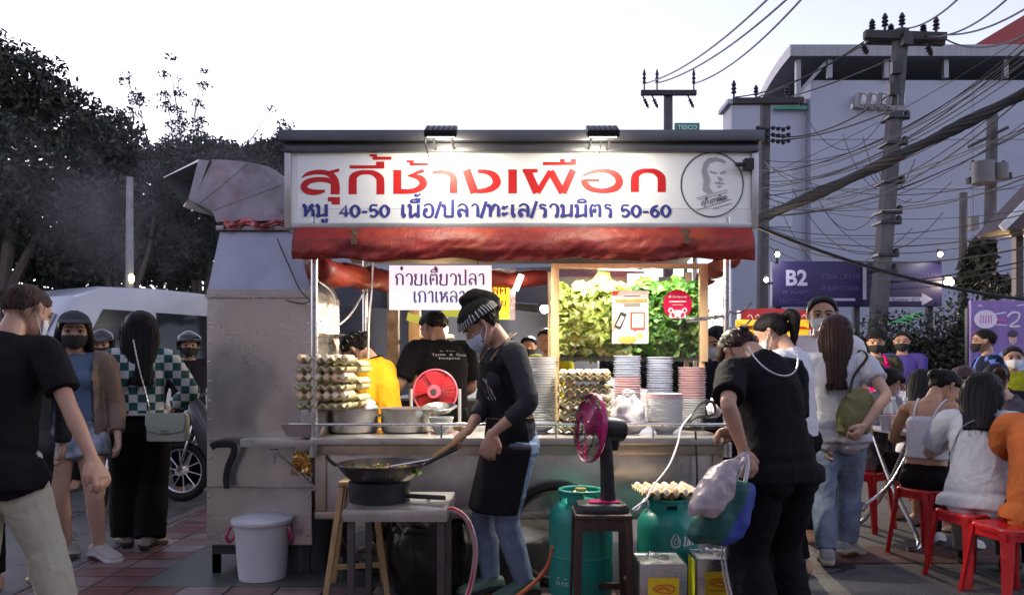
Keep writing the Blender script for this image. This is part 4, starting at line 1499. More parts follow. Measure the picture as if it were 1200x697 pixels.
thai_text(mb, 'ดีย', 580, 358, 14, 6, 1.2, fy_)
part('lettering', mb, ys, SIGNRED, world=True, smooth=False)
mb = MB()
lo, hi = P(578, 374, 5.93), P(597, 367, 5.93)
mb.bb((lo.x, 5.93, lo.z), (hi.x, 5.95, hi.z))
part('lower_strip', mb, ys, mat('board_lime_glow', (0.6, 0.75, 0.03), rough=.5, emit=(.7, .9, .05), estr=.5), world=True)  # lime strip glows by its material alone
zsf = ZC - .01
mb = MB()
mb.bb((GX(281, 4.42), 4.42, zsf - .05), (XL - .04, 4.95, zsf - .005))
part('side_shelf', mb, cart, STEEL, world=True, bevel=.005)
mb = MB()
mb.tube([P(322, 529, 4.44), P(371, 572, 4.44)], .009, 6)
mb.tube([P(316, 528, 4.44), P(326, 528, 4.44)], .012, 6)
mb.tube([P(321, 530, 4.44), P(321, 543, 4.44)], .008, 6)
part('shelf_brace', mb, cart, TUBE, world=True)
# ------------------------------------------------------------------ the stove cabinet with its exhaust hood
DH = 4.62
hood = thing('exhaust_hood', 'tall dented steel stove cabinet with grey hood and curved smoke duct', 'exhaust hood', (GX(304, DH), DH + .35, .1))
cx0, cx1 = GX(242.5, DH), GX(365, DH)
zt0, zb0 = P(0, 345, DH).z, P(0, 638, DH).z
DENT = mat('dented_steel', (0.62, 0.60, 0.58), rough=.27, metal=.85, var=.08, vscale=1.6, rvar=.05, bump=.04, bscale=5, grunge=(.40, .36, .32), gscale=1.1, gamt=.25)
def sheet(u, v):
 x, z = cx0 + (cx1 - cx0) * u, zb0 + (zt0 - zb0) * v
 e = min(u, 1 - u, v, 1 - v) * 8
 n_ = noise.noise(V((x * 3.0, z * 1.6, 1.7))) * .8 + .25 * noise.noise(V((x * 7, z * 5, 4)))
 return V((x, DH - .014 * n_ * min(1, e), z))
mb = MB()
mb.grid(lambda u, v: sheet(u, v), 30, 60)
mb.bb((cx0 + .002, DH + .035, zb0), (cx1 - .002, DH + .75, zt0 - .002))
mb.bb((cx0, DH - .004, zt0), (cx1, DH + .75, zt0 + .03))
part('cabinet', mb, hood, DENT, world=True, angle=60)
mb = MB()
zz = P(0, 572, DH).z
mb.bb((cx0 - .004, DH - .035, zz - .006), (cx1 + .12, DH - .031, zz + .006))
mb.bb((cx0 - .004, DH - .02, zt0 - .02), (cx1 + .004, DH - .006, zt0 - .002))
parts('seam', mb, hood, TUBE, world=True)
mb = MB()
for x in (cx0 + .04, cx1 - .04, cx0 + .04):
 for y in (DH + .05, DH + .65):
  mb.bar((x, y, 0), (x, y, zb0), .04, .04)
mb.bb((cx0 + .03, DH + .02, zb0 - .06), (cx0 + .3, DH + .3, zb0 - .002))
parts('foot', mb, hood, DARKMET, world=True)
HOODM = mat('hood_grey', (0.34, 0.35, 0.42), rough=.45, metal=.5, var=.15, vscale=3, bump=.06, bscale=8)
t0, t1 = P(258, 271, DH + .12), P(345, 271, DH + .12)
y1 = DH + .62
mb = MB()
za, zb = zt0 + .031, t0.z
mb.loft([[V((cx0 + .005, DH, za)), V((cx1 - .005, DH, za)), V((cx1 - .005, DH + .74, za)), V((cx0 + .005, DH + .74, za))],
[V((t0.x, DH + .12, zb)), V((t1.x, DH + .12, zb)), V((t1.x, y1, zb)), V((t0.x, y1, zb))]])
part('hood', mb, hood, HOODM, world=True, smooth=False)
SOOT_GLOW = mat('sooty_duct_red_glow', (0.30, 0.275, 0.31), rough=.34, metal=.8, var=.3, vscale=5, bump=.12, bscale=7, grunge=(.22, .06, .05), gscale=3.5, gamt=.55, rvar=.12)  # sooty metal; reddish patches put the red reflections into its colour
mb = MB()
zc0, zc1 = zb + .002, P(0, 262, DH + .12).z
mb.bb((t0.x - .02, DH + .10, zc0), (t1.x + .02, y1 + .02, zc0 + .03))
for k in range(5):
 mb.ball((t0.x + .03 + k * (t1.x - t0.x - .06) / 4, DH + .095, zc0 + .015), .01, 6)
part('collar', mb, hood, mat('collar_steel', (.3, .28, .28), rough=.35, metal=.9, var=.3), world=True, bevel=.003)
elb_out = [(347, 258), (346, 236), (336, 214), (318, 199), (290, 192), (255, 189), (226, 190), (186, 187)]
elb_in = [(255, 260), (253, 252), (249, 246), (243, 242), (234, 238), (225, 234), (216, 230), (207, 221)]
rings = []
dd = DH + .12
for (ox, oy), (ix, iy) in zip(elb_out, elb_in):
 a, b = P(ox, oy, dd), P(ix, iy, dd)
 rings.append([a, b, b + V((0, .5, 0)), a + V((0, .5, 0))])
rings[-1][0], rings[-1][1] = P(233, 189, dd), P(222, 232, dd)
rings[-1][2] += V((-.17, 0, .0)); rings[-1][3] += V((-.20, 0, .01)); rings[-2][2] += V((-.07, 0, 0)); rings[-2][3] += V((-.08, 0, 0))
rings[-2][0] = P(246, 190, dd)
rings[-2][1] = P(228, 235, dd)
R2 = []
for k in range(len(rings) - 1):
 for j in range(4):
  t = j / 4
  r0, r1, r2, r3 = rings[max(k - 1, 0)], rings[k], rings[k + 1], rings[min(k + 2, len(rings) - 1)]
  R2.append([smooth_path([r0[i], r1[i], r2[i], r3[i]], 4)[4 + j] for i in range(4)])
R2.append(rings[-1])
mb = MB()
mb.loft(R2, cap=False)
me = mb.mesh('duct', [SOOT_GLOW, DARKMET])
bm = bmesh.new(); bm.from_mesh(me); thicken(bm, .012); bm.to_mesh(me); bm.free()
n0 = 4 * (len(R2) - 1)
for p in me.polygons:
 if p.index < n0:
  p.material_index = 1
part('duct', me, hood, [SOOT_GLOW, DARKMET], world=True, angle=40)
mb = MB()
for i in (8, 16):
 for k in range(4):
  mb.bar(R2[i][k] + V((0, -.005 if k in (0, 1) else .005, 0)), R2[i][(k + 1) % 4] + V((0, -.005 if k in (0, 3) else .005, 0)), .014, .014)
part('duct_seam', mb, hood, SOOT_GLOW, world=True)
mb = MB()
for k in range(13):
 for x in (cx0 + .018, cx1 - .018):
  mb.ball((x, DH - .018, zb0 + .06 + k * (zt0 - zb0 - .12) / 12), (.007, .006, .007), 8)
part('rivets', mb, hood, TUBE, world=True)
mb = MB()
mb.grid(lambda u, v: P(262 + 80 * u, 266 - 10 * v * (1 - .5 * u) + 3 * math.sin(u * 14), DH + .085) + V((0, -.02 * noise.noise(V((u * 9, v * 5, 0))), 0)), 24, 4)
part('red_scrap', mb, hood, mat('red_metallic', (0.42, 0.12, 0.12), rough=.3, metal=.8, var=.5, vscale=9, bump=.5, bscale=18), world=True)  # crumpled red metallic strip along the collar
mb = MB()
q = smooth_path([P(248, 523, DH - .05), P(255, 520, DH - .06), P(272, 521, DH - .07), P(274, 530, DH - .07), P(268, 545, DH - .06), P(265, 560, DH - .05), P(266, 572, DH - .05)], 5)
mb.tube(q, [(.022, .012)] * len(q), 8, ref=(0, -1, 0))
solo('strap', 'black strap looped over the corner of the folding shelf', 'strap', mb, mat('strap_black', (.012, .012, .014), rough=.8))
mb = MB()
mb.grid(lambda u, v: P(342 + 24 * u, 530 + 27 * v, 4.5) + V((.01 * noise.noise(V((u * 5, v * 5, 0))), .06 * noise.noise(V((u * 4, v * 4, 3))), .02 * noise.noise(V((u * 4, v * 6, 9))))), 10, 12)
solo('foil_sheet', 'crumpled golden foil sheet hanging under the folding shelf', 'foil', mb, mat('gold_foil', (.75, .55, .25), rough=.2, metal=1, var=.2), smooth=False)
mb = MB()
mb.tube(smooth_path([P(373, 372, 4.42), P(382, 382, 4.5), P(395, 382, 4.8), P(415, 362, 5.3), P(436, 320, 5.6), P(437, 302, 5.7)], 8), .006, 6)
mb.tube(smooth_path([P(437, 305, 5.2), P(435, 345, 5.2), P(432, 380, 5.2), P(431, 480, 5.2)], 8), .008, 6)
mb.tube(smooth_path([P(374, 330, 4.45), P(392, 350, 4.9), P(393, 400, 5.0)], 6), .004, 6)
solo('white_wire', 'white electric wire drooping between the front and rear cart posts', 'wire', mb, WHITEP)
mb = MB()
mb.tube(smooth_path([P(325, 280, 4.66), P(338, 310, 4.6), P(352, 340, 4.5), P(366, 353, 4.38), P(370, 350, 4.35)], 6), .004, 5)
mb.tube(smooth_path([P(335, 352, 4.6), P(355, 356, 4.5), P(366, 352, 4.38), P(371, 362, 4.36)], 6), .004, 5)
solo('black_wire', 'thin black wires wound around the front left cart post', 'wire', mb, BLACKP)
for x, y, e in ((GX(560, 4.75), 4.80, 21), (GX(752, 4.5), 4.47, 16)):
 t = thing('panel_lamp', 'white lamp panel under the cart roof ' + ('in front of the vegetable case' if x > .3 else 'above the cooking pots'), 'lamp', (x, y, 2.08))
 mb = MB()
 mb.bb((x - .17, y - .05, 1.985), (x + .17, y + .05, 2.01))
 part('housing', mb, t, WHITEP, world=True)
 mb = MB()
 mb.bb((x - .16, y - .04, 1.976), (x + .16, y + .04, 1.983))
 part('diffuser', mb, t, mat('panel_glow', (.9, .9, .9), emit=(1, .96, .9), estr=5, var=0), world=True)
 mb = MB()
 mb.tube([(x, y, 2.01), (x, y + .05, 2.25)], .01, 6)
 part('stem', mb, t, TUBE, world=True)
 lamp_light('panel_light', 'AREA', t, (x, y, 1.97), e, (1, .91, .74), .3, rot=(0, -.45, -1), size_y=.08)
spot_lamp(638, 362, 9.0, 'bright round bulb glowing in the dark behind the cook', (645, 345, 9.1), 40, .05, (1, .97, .92), mat('bulb_hot', (1, 1, 1), emit=(1, .98, .95), estr=20, var=0))
spot_lamp(519, 386, 6.9, 'warm orange lamp shining behind the man in the black tee', (522, 372, 7), 8, .05, (1, .62, .28), GLOWY)
for px, py, lab in ((834, 372, 'small warm string bulb beside the right cart post, the upper'), (843, 376, 'small warm string bulb beside the right cart post, the lower')):
 spot_lamp(px, py, 8.5, lab + ' one', (px + 2, py - 12, 8.5), 40, .035, (1, .8, .55), GLOWY)
# ------------------------------------------------------------------ vegetable case
GLASS = mat('clear_glass', (1, 1, 1), var=0)
n_, l_, b_ = nodes_of(GLASS)
tr = n_.new('ShaderNodeBsdfTransparent'); gl = n_.new('ShaderNodeBsdfGlossy'); gl.inputs['Roughness'].default_value = .03
fr = n_.new('ShaderNodeFresnel'); fr.inputs[0].default_value = 1.4
mx_ = n_.new('ShaderNodeMixShader')
l_.new(fr.outputs[0], mx_.inputs[0]); l_.new(tr.outputs[0], mx_.inputs[1]); l_.new(gl.outputs[0], mx_.inputs[2])
l_.new(mx_.outputs[0], n_['Material Output'].inputs[0])
CASEW = mat('case_wood', (0.56, 0.42, 0.24), rough=.5, var=.15, vscale=5, stretch=(5, 5, 1))
DV = 4.97
case = thing('display_case', 'wood framed glass case packed with lettuce and greens above the plate stacks', 'display case', (GX(737, DV), DV, 1.3))
v0, v1 = P(646, 420, DV), P(829, 309, DV)
w = P(655, 0, DV).x - v0.x
mb = MB()
mb.bb((v0.x, DV - .02, v0.z - .02), (v0.x + w, DV + .03, v1.z))
mb.bb((v1.x - w, DV - .02, v0.z - .02), (v1.x, DV + .03, v1.z))
mb.bb((v0.x + w + .001, DV - .018, v1.z - .03), (v1.x - w - .001, DV + .028, v1.z - .001))
mb.bb((v0.x, DV + .42, v0.z - .02), (v0.x + w, DV + .47, v1.z))
mb.bb((v1.x - w, DV + .42, v0.z - .02), (v1.x, DV + .47, v1.z))
parts('frame', mb, case, CASEW, world=True, bevel=.003)
mb = MB()
mb.bb((v0.x + w + .001, DV - .005, v0.z), (v1.x - w - .001, DV + .003, v1.z - .032))
part('glass_pane', mb, case, GLASS, world=True)
mb = MB()
mb.bb((v0.x + w + .002, DV + .005, v0.z - .012), (v1.x - w - .002, DV + .46, v0.z + .01))
mb.bb((v0.x + w + .002, DV + .43, v0.z + .011), (v1.x - w - .002, DV + .44, v1.z - .033))
part('tray', mb, case, mat('case_tray', (.10, .13, .10), rough=.5), world=True)
for x in (v0.x + .02, v1.x - .05):
 mb = MB()
 for y in (DV - .005, DV + .43):
  mb.bb((x, y, ZC + .001), (x + .03, y + .03, v0.z - .021))
 part('leg', mb, case, CASEW, world=True)
def leaf_heap(fn, n, size, seed, crumple=.5, nu=4, nv=3, long=1.0):
 """Crumpled leaf sheets lying over a heap: fn(rng) -> centre, facing normal."""
 rg = np.random.RandomState(seed)
 vs, fs = [], []
 for _ in range(n):
  c, nn = fn(rg)
  nn = nn / np.linalg.norm(nn)
  a = rg.normal(size=3)
  u = np.cross(nn, a)
  u /= np.linalg.norm(u)
  v = np.cross(nn, u)
  s = size * rg.uniform(.6, 1.3)
  ph = rg.uniform(0, 6, 4)
  base = len(vs)
  for i in range(nu + 1):
   for j in range(nv + 1):
    a_, b_ = i / nu - .5, j / nv - .5
    r = 1 - 1.1 * abs(a_) ** 2.2
    h = crumple * s * (.35 * math.sin(5 * a_ + ph[0]) * math.cos(5 * b_ + ph[1]) + .25 * math.sin(9 * b_ + ph[2]) * abs(b_) * 2 + .22 * math.sin(11 * a_ + ph[3]))
    vs.append(c + u * a_ * s * long + v * b_ * s * r + nn * h)
  for i in range(nu):
   for j in range(nv):
    p = base + i * (nv + 1) + j
    fs.append((p, p + nv + 1, p + nv + 2, p + 1))
 return np.array(vs), np.array(fs)
LETT = mat('lettuce_green', (0.36, 0.47, 0.09), rough=.5, var=.45, vscale=22, sss=.0)
LETT2 = mat('lettuce_pale', (0.52, 0.58, 0.20), rough=.5, var=.25, vscale=20)
GRN = mat('greens_dark', (0.055, 0.17, 0.02), rough=.5, var=.5, vscale=18)
GRN2 = mat('greens_mid', (0.15, 0.30, 0.035), rough=.5, var=.45, vscale=25)
def fl(rg):
 px = rg.uniform(655, 733)
 top = 333 + 12 * abs(math.sin(px * .12)) - (8 if 690 < px < 720 else 0)
 py = rg.uniform(top, 415)
 q = P(px, py, DV + .05 + .12 * rg.uniform(0, 1) + .12 * (1 - (py - top) / 90) * .8)
 return np.array(q), np.array((rg.normal() * .5, -1, .35 + rg.normal() * .5))
v, f = leaf_heap(fl, 1700, .085, 5, .8)
solo('lettuce', 'pale green lettuce leaves heaped in the left half of the glass case', 'vegetables', mesh_np('lettuce', v, f, [LETT, LETT2], np.repeat(np.random.RandomState(1).choice([0, 0, 1], 1700), 12)), [LETT, LETT2], kind='stuff', angle=180)
def fg(rg):
 px = rg.uniform(724, 820)
 top = 326 + 9 * abs(math.sin(px * .09 + 1)) + (16 if px < 742 else 0)
 py = rg.uniform(top, 415)
 q = P(px, py, DV + .05 + .12 * rg.uniform(0, 1) + .1 * (1 - (py - top) / 90))
 return np.array(q), np.array((rg.normal() * .7, -1, .3 + rg.normal() * .7))
v, f = leaf_heap(fg, 4200, .034, 6, .5, 3, 2, 2.2)
solo('leafy_greens', 'dark green leafy greens heaped in the right half of the glass case', 'vegetables', mesh_np('leafy_greens', v, f, [GRN, GRN2], np.repeat(np.random.RandomState(2).choice([0, 1, 0], 4200), 6)), [GRN, GRN2], kind='stuff', angle=180)
cl = thing('case_lamp', 'white lamp panel shining inside the top of the glass case', 'lamp', P(753, 329, DV + .3))
mb = MB()
lo, hi = P(737, 337, DV + .3), P(770, 322, DV + .3)
mb.bb((lo.x, DV + .3, lo.z), (hi.x, DV + .305, hi.z))
part('diffuser', mb, cl, mat('case_glow', (.9, .9, .9), emit=(.97, .98, 1), estr=3, var=0), world=True)
mb = MB()
mb.bb((lo.x - .01, DV + .306, lo.z - .01), (hi.x + .01, DV + .33, hi.z + .01))
part('housing', mb, cl, WHITEP, world=True)
lamp_light('case_light', 'AREA', cl, (0.5 * (v0.x + v1.x), DV + .06, v1.z - .045), 3.2, (1, 1, .94), .8, rot=(0, .25, -1), size_y=.08)
fv = on_plane(DV - .006)
po = thing('leaflet', 'white leaflet with a drawn hand and phone taped on the glass case', 'leaflet', P(738, 403, DV - .01))
mb = MB()
lo, hi = P(717, 402.5, DV), P(759.5, 340.5, DV)
mb.bb((lo.x, DV - .010, lo.z), (hi.x, DV - .0065, hi.z))
part('sheet', mb, po, mat('paper_white', (.72, .72, .69), rough=.6, var=.06, vscale=6), world=True)
mb = MB()
ribbon(mb, [(721, 353), (758, 352)], 3.2, fv, .005, 1)
mb.ball(P(735, 398, DV - .012), (.065, .003, .026), 14)
part('printed_bowl', mb, po, mat('print_orange', (.62, .36, .10), rough=.6, var=.3, vscale=30), world=True, smooth=False)
mb = MB()
mb.ball(P(738, 396, DV - .016), (.045, .003, .014), 12)
mb.ball(P(750, 393, DV - .013), (.02, .003, .02), 8)
part('printed_food', mb, po, mat('print_yellow', (.75, .60, .08), rough=.6, var=.35, vscale=60), world=True, smooth=False)
mb = MB()
mb.add([fv(x, y, .006) for x, y in ((727, 365), (734.5, 368), (727, 386), (719, 383))], [(0, 1, 2, 3)])
for y0 in (347, 356.5, 358.5):
 ribbon(mb, [(731, y0), (750, y0 - .5)], .7, fv, .006, 1)
part('printed_phone', mb, po, mat('print_dark', (.03, .03, .035), rough=.6), world=True, smooth=False)
mb = MB()
mb.add([fv(x, y, .009) for x, y in ((727.5, 370), (731.5, 371.5), (726, 382.5), (722, 381))], [(0, 1, 2, 3)])
mb.add([fv(x, y, .012) for x, y in ((740.5, 367.5), (753.5, 367.5), (753.5, 384), (740.5, 384))], [(0, 1, 2, 3)])
part('printed_screen', mb, po, mat('print_white', (.78, .78, .76), rough=.6, var=0), world=True, smooth=False)
mb = MB()
mb.add([fv(x, y, .006) for x, y in ((738.5, 365.5), (755.5, 365.5), (755.5, 386), (746, 386), (744, 388.5), (742.5, 386), (738.5, 386))], [tuple(range(7))])
mb.add([fv(x, y, .006) for x, y in ((717.2, 340.8), (725.5, 341), (723, 346), (717.2, 346))], [(0, 1, 2, 3)])
part('printed_code_frame', mb, po, mat('print_red', (.55, .06, .03), rough=.6), world=True, smooth=False)
mb = MB()
mb.add([fv(x, y, .0055) for x, y in ((716.8, 381), (718, 374), (722, 371), (721, 386), (717, 388))], [tuple(range(5))])
part('printed_hand', mb, po, mat('print_skin', (.55, .32, .24), rough=.6), world=True, smooth=False)
st = thing('sticker', 'round pink sticker with a white panda face on the glass case', 'sticker', P(794, 375, DV - .01))
My = Matrix.Rotation(R(90), 4, 'X')
c = P(794, 356.5, DV - .0065)
mb = MB()
mb.lathe([(.094, 0), (.094, .002)], c, 36, My)
part('disc', mb, st, mat('sticker_pink', (.58, .008, .075), rough=.35, var=.03), world=True)
mb = MB()
fst = on_plane(DV - .0088)
face = [(794 + 10.2 * math.cos(a) * (1 if math.sin(a) < 0 else .98), 372.5 - 9.5 * max(0, math.sin(a)) ** .8) for a in [PI * i / 18 for i in range(19)]]
mb.add([fst(x, y, .0004) for x, y in face], [tuple(range(19))])
for dx in (-8, 8):
 mb.add([fst(794 + dx + 3.2 * math.cos(a), 363.6 + 3.1 * math.sin(a), .0009 + .0002 * (dx > 0)) for a in [2 * PI * i / 12 for i in range(12)]], [tuple(range(12))])
latin_text(mb, 'foodpanda', 788, 348.8, 2.4, fst, width=17, bold=.02)
mb.add([fst(785 + 1.6 * math.cos(a), 347.6 + 1.7 * math.sin(a), .001) for a in [2 * PI * i / 10 for i in range(10)]], [tuple(range(10))])
ribbon(mb, [(784, 353.5), (804, 353.2)], 1.7, fst, .001, 1)
ribbon(mb, [(788, 357.3), (800, 357.2)], .6, fst, .001, 1)
part('emblem', mb, st, mat('sticker_white', (.80, .78, .79), rough=.4, var=0), world=True, smooth=False)
mb = MB()
for s in (-1, 1):
 mb.add([fst(794 + s * 5.6 + (2.0 * math.cos(a) - s * .8 * math.sin(a)), 369.2 + 2.8 * math.sin(a), .0022) for a in [2 * PI * i / 12 for i in range(12)]], [tuple(range(12))])
 mb.add([fst(794 + s * 8 + 1.7 * math.cos(a), 363.8 + 1.7 * math.sin(a), .0022) for a in [2 * PI * i / 10 for i in range(10)]], [tuple(range(10))])
mb.add([fst(794 + dx, 371.6 + dy, .0022) for dx, dy in ((-1.6, -.8), (1.6, -.8), (0, 1))], [(0, 1, 2)])
part('emblem_eyes', mb, st, mat('sticker_pink_dark', (.50, .01, .07), rough=.4), world=True, smooth=False)
# ------------------------------------------------------------------ crockery
PLATEW = mat('plate_white', (.68, .70, .72), rough=.3, var=.04, coat=.2)
PLATEB = mat('plate_bluish', (.50, .56, .68), rough=.3, var=.05, coat=.2)
PLATEP = mat('plate_pinkish', (.66, .47, .50), rough=.3, var=.06, coat=.2)
def plate_proto(name, label, group, r, m, x, y, z):
 mb = MB()
 mb.lathe([(r * .55, 0), (r * .58, .004), (r * .62, .008), (r * .9, .018), (r, .024), (r * .995, .028), (r * .88, .023), (r * .6, .013), (r * .3, .010)], (x, y, z), 32)
 return solo(name, label, 'plate', mb, m, group=group, base=(x, y, z))
def plate_stack(px, py0, py1, d, r, m, label, group, step=.0155, name='plate', ms=None):
 x = GX(px, d)
 z0, z1 = P(0, py1, d).z, P(0, py0, d).z
 z0 = max(z0, ZC + .001)
 n = max(3, int((z1 - z0) / step))
 p = plate_proto(name, label, group, r, m, x, d, z0)
 for k in range(1, n):
  o = p.copy()
  if ms and ms(k / n):
   key = 'alt_' + ms(k / n).name + name + str(px)
   if key not in bpy.data.meshes:
    me = p.data.copy(); me.name = key
    me.materials.clear(); me.materials.append(ms(k / n))
   o.data = bpy.data.meshes[key]
  COL.objects.link(o)
  o.location = (x + random.uniform(-.003, .003), d + random.uniform(-.003, .003), z0 + k * step)
  o.rotation_euler = (random.uniform(-.012, .012), random.uniform(-.012, .012), random.uniform(0, 6))
plate_stack(633, 420, 503, 4.78, .100, PLATEW, 'white plate in the tall stack between the cook and the egg trays', 'tall white plate stack')
plate_stack(735, 417, 470, 4.93, .088, PLATEB, 'plate in the bluish stack under the white leaflet', 'bluish plate stack with pink lower plates', ms=lambda t: PLATEP if t < .45 else None)
plate_stack(773, 419, 480, 4.93, .084, PLATEB, 'pale bluish plate in the stack under the pink sticker', 'pale bluish plate stack')
plate_stack(811, 430, 504, 4.93, .088, PLATEP, 'pinkish plate in the right-hand stack beside the cart post', 'pinkish plate stack', ms=lambda t: PLATEW if t < .45 else None)
def bowl(x, y, z, r, h, m, label, group):
 mb = MB()
 mb.lathe([(r * .45, 0), (r * .47, .01), (r * .72, h * .35), (r * .92, h * .75), (r, h), (r * .97, h * 1.01), (r * .88, h * .75), (r * .66, h * .38), (r * .3, h * .16)], (x, y, z), 32)
 return solo('bowl', label, 'bowl', mb, m, group=group, base=(x, y, z))
b0 = bowl(GX(779, 4.62), 4.62, ZC + .001, .108, .085, PLATEW, 'white bowl in the nested stack in front of the plates', 'nested white bowl stack')
for k in range(1, 11):
 o = b0.copy(); COL.objects.link(o)
 o.location = (b0.location.x + random.uniform(-.002, .002), 4.62, ZC + .001 + k * .0155)
 if k > 8:
  me = bpy.data.meshes.get('bowl_pink') or b0.data.copy(); me.name = 'bowl_pink'; me.materials[0] = PLATEP; o.data = me
bw = bowl(GX(633, 4.62), 4.66, ZC + .001, .10, .07, PLATEW, 'single white bowl at the foot of the tall plate stack', None)
# ------------------------------------------------------------------ egg trays and eggs
PULP = mat('tray_pulp', (.50, .44, .27), rough=.9, var=.15, vscale=20, bump=.25, bscale=90)
PULPG = mat('tray_pulp_greenish', (.52, .47, .29), rough=.9, var=.15, vscale=20, bump=.25, bscale=90)
EGG = mat('egg_shell', (.66, .42, .27), rough=.45, var=.12, vscale=9)
EGGP = mat('egg_shell_pale', (.72, .58, .45), rough=.45, var=.10, vscale=9)
def tray_mesh(m, sx=.30, sy=.27, nx=6, ny=5, h=.022):
 mb = MB()
 k = 6
 def fn(u, v):
  a, b = u * nx * 2 * PI, v * ny * 2 * PI
  z = .024 + h * (math.cos(a) + math.cos(b)) * .5
  if .5 * (math.cos(a) + math.cos(b)) < -.6:
   z = .024 - h * .6
  e = min(u, 1 - u) * nx
  return V(((u - .5) * sx, (v - .5) * sy, z))
 mb.grid(fn, nx * k, ny * k)
 me = mb.mesh('egg_tray', [m])
 bm = bmesh.new(); bm.from_mesh(me); thicken(bm, -.004); bm.to_mesh(me); bm.free()
 finish(me, True, 180)
 return me
TRM, TRMG = tray_mesh(PULP), tray_mesh(PULPG)
def egg_tray(x, y, z, me, label, group, rz=0, flip=False):
 o = bpy.data.objects.new('egg_tray', me)
 COL.objects.link(o)
 o.location = (x, y, z)
 o.rotation_euler = (PI if flip else 0, 0, rz)
 if flip:
  o.location.z += .048
 o['label'], o['category'], o['group'] = label, 'egg tray', group
 return o
_e = MB()
_e.ball((0, 0, 0), (.0215, .0215, .028), 14)
_e.v = [(x * (1 - .12 * z / .028), y * (1 - .12 * z / .028), z) for x, y, z in _e.v]
EGM = [finish(_e.mesh('egg', [m]), True, 180) for m in (EGG, EGGP)]
def egg(x, y, z, label, group, tilt=0):
 o = bpy.data.objects.new('egg', random.choice(EGM))
 COL.objects.link(o)
 o.location = (x, y, z)
 o.rotation_euler = (tilt, random.uniform(-.2, .2), random.uniform(0, 6))
 o['label'], o['category'], o['group'] = label, 'egg', group
def eggs_on(x, y, z, label, group, rz=0, nx=6, ny=5, sx=.30, sy=.27, skip=0.0):
 for i in range(nx):
  for j in range(ny):
   if random.random() < skip:
    continue
   lx, ly = (i + .5) / nx * sx - sx / 2, (j + .5) / ny * sy - sy / 2
   egg(x + lx * math.cos(rz) - ly * math.sin(rz), y + lx * math.sin(rz) + ly * math.cos(rz), z + .038, label, group)
dl = 4.48
xl = GX(383, dl)
zz = P(0, 481, dl).z
Ls = 'pulp egg tray in the stack on the left end of the counter'
k = 0
for pair in range(3):
 for q in range(2):
  egg_tray(xl + random.uniform(-.006, .006), dl, zz + pair * .105 + q * .052, TRMG, Ls, 'egg trays stacked beside the left cart post', random.uniform(-.02, .02), flip=False)
 eggs_on(xl, dl, zz + pair * .105 + .052, 'brown egg in the tray stack beside the left cart post', 'eggs in the left tray stack', skip=0 if pair < 2 else .12)
for q in range(6):
 egg_tray(xl + .04, dl + .30, zz + q * .052, TRMG, 'greenish pulp egg tray in the rear left stack', 'egg trays in the rear left stack', R(90) + random.uniform(-.03, .03), flip=bool(q % 2))
for px, py, yy in ((387, 421, 4.46), (393, 419, 4.50), (399, 421, 4.46), (381, 423, 4.5), (375, 424, 4.46), (404, 423, 4.52)):
 q = P(px, py, yy)
 egg(q.x, q.y, q.z, 'loose brown egg piled on top of the left tray stack', 'loose eggs on the left stack', R(80))
mb = MB()
mb.bb((xl - .16, 4.50, ZC + .001), (xl - .02, 4.60, zz - .002))
mb.bb((xl - .12, 4.60, ZC + .001), (xl - .09, 4.9, zz - .002))
solo('steel_box', 'low steel box under the egg trays on the left end of the counter', 'box', mb, STEEL, bevel=.006)
dm = 4.66
xm = GX(684, dm)
for q in range(5):
 z = ZC + .002 + q * .075
 egg_tray(xm, dm, z, TRM, 'pulp egg tray in the open stack between the white plates', 'egg trays stacked in the middle of the counter', random.uniform(-.03, .03))
 egg_tray(xm, dm + .004, z + .022, TRM, 'pulp egg tray in the open stack between the white plates', 'egg trays stacked in the middle of the counter', random.uniform(-.03, .03))
 if q in (4,):
  eggs_on(xm, dm, z + .022, 'brown egg on top of the middle tray stack', 'eggs on the middle tray stack')
# ------------------------------------------------------------------ pots and things on the counter
def pot(px0, px1, pyt, d, h, label, lid=False):
 x, r = GX((px0 + px1) / 2, d), (px1 - px0) / 2 * d / FPX
 z = ZC + .001
 t = thing('cooking_pot', label, 'pot', (x, d, z), 0, None)
 mb = MB()
 mb.lathe([(r * .90, 0), (r * .97, .008), (r, .03), (r, h - .004), (r * 1.05, h), (r * 1.05, h + .004), (r * .985, h + .003), (r * .97, .03), (r * .9, .01)], (x, d, z), 40)
 part('vessel', mb, t, STEEL, world=True)
 for s in (-1, 1):
  mb = MB()
  mb.tube(smooth_path([V((x + s * r, d - .04, z + h * .7)), V((x + s * (r + .035), d - .03, z + h * .72)), V((x + s * (r + .035), d + .03, z + h * .72)), V((x + s * r, d + .04, z + h * .7))], 4), .006, 6)
  part('handle', mb, t, TUBE, world=True)
 mb = MB()
 mb.lathe([(0.001, h * .8), (r * .965, h * .8)], (x, d, z), 32, cap=(False, False))
 part('broth', mb, t, mat('broth', (.25, .16, .07), rough=.15, var=.3, vscale=12), world=True)
 return t
pot(384, 443, 484, 4.72, .145, 'wide steel soup pot at the left, a crumpled white cloth behind its rim')
pot(447, 504, 484, 4.74, .145, 'wide steel soup pot standing to the right of its twin')
x, d = GX(517, 4.62), 4.62
bwl = bowl(x, d, ZC + .001, .075, .10, mat('clear_plastic_white', (.55, .60, .58), rough=.25, var=.1), 'milky plastic tub between the soup pots and the cook', None)
mb = MB()
mb.lathe([(.06, 0), (.10, .03), (.11, .035), (.105, .037), (.06, .01)], (GX(515, 4.7), 4.72, ZC + .125), 28, Matrix.Rotation(R(10), 4, 'X'))
solo('strainer', 'shallow wire strainer resting over the plastic tub', 'strainer', mb, TUBE)
mb = MB()
x0, x1 = GX(337, 4.5), GX(386, 4.5)
zz = ZC + .001
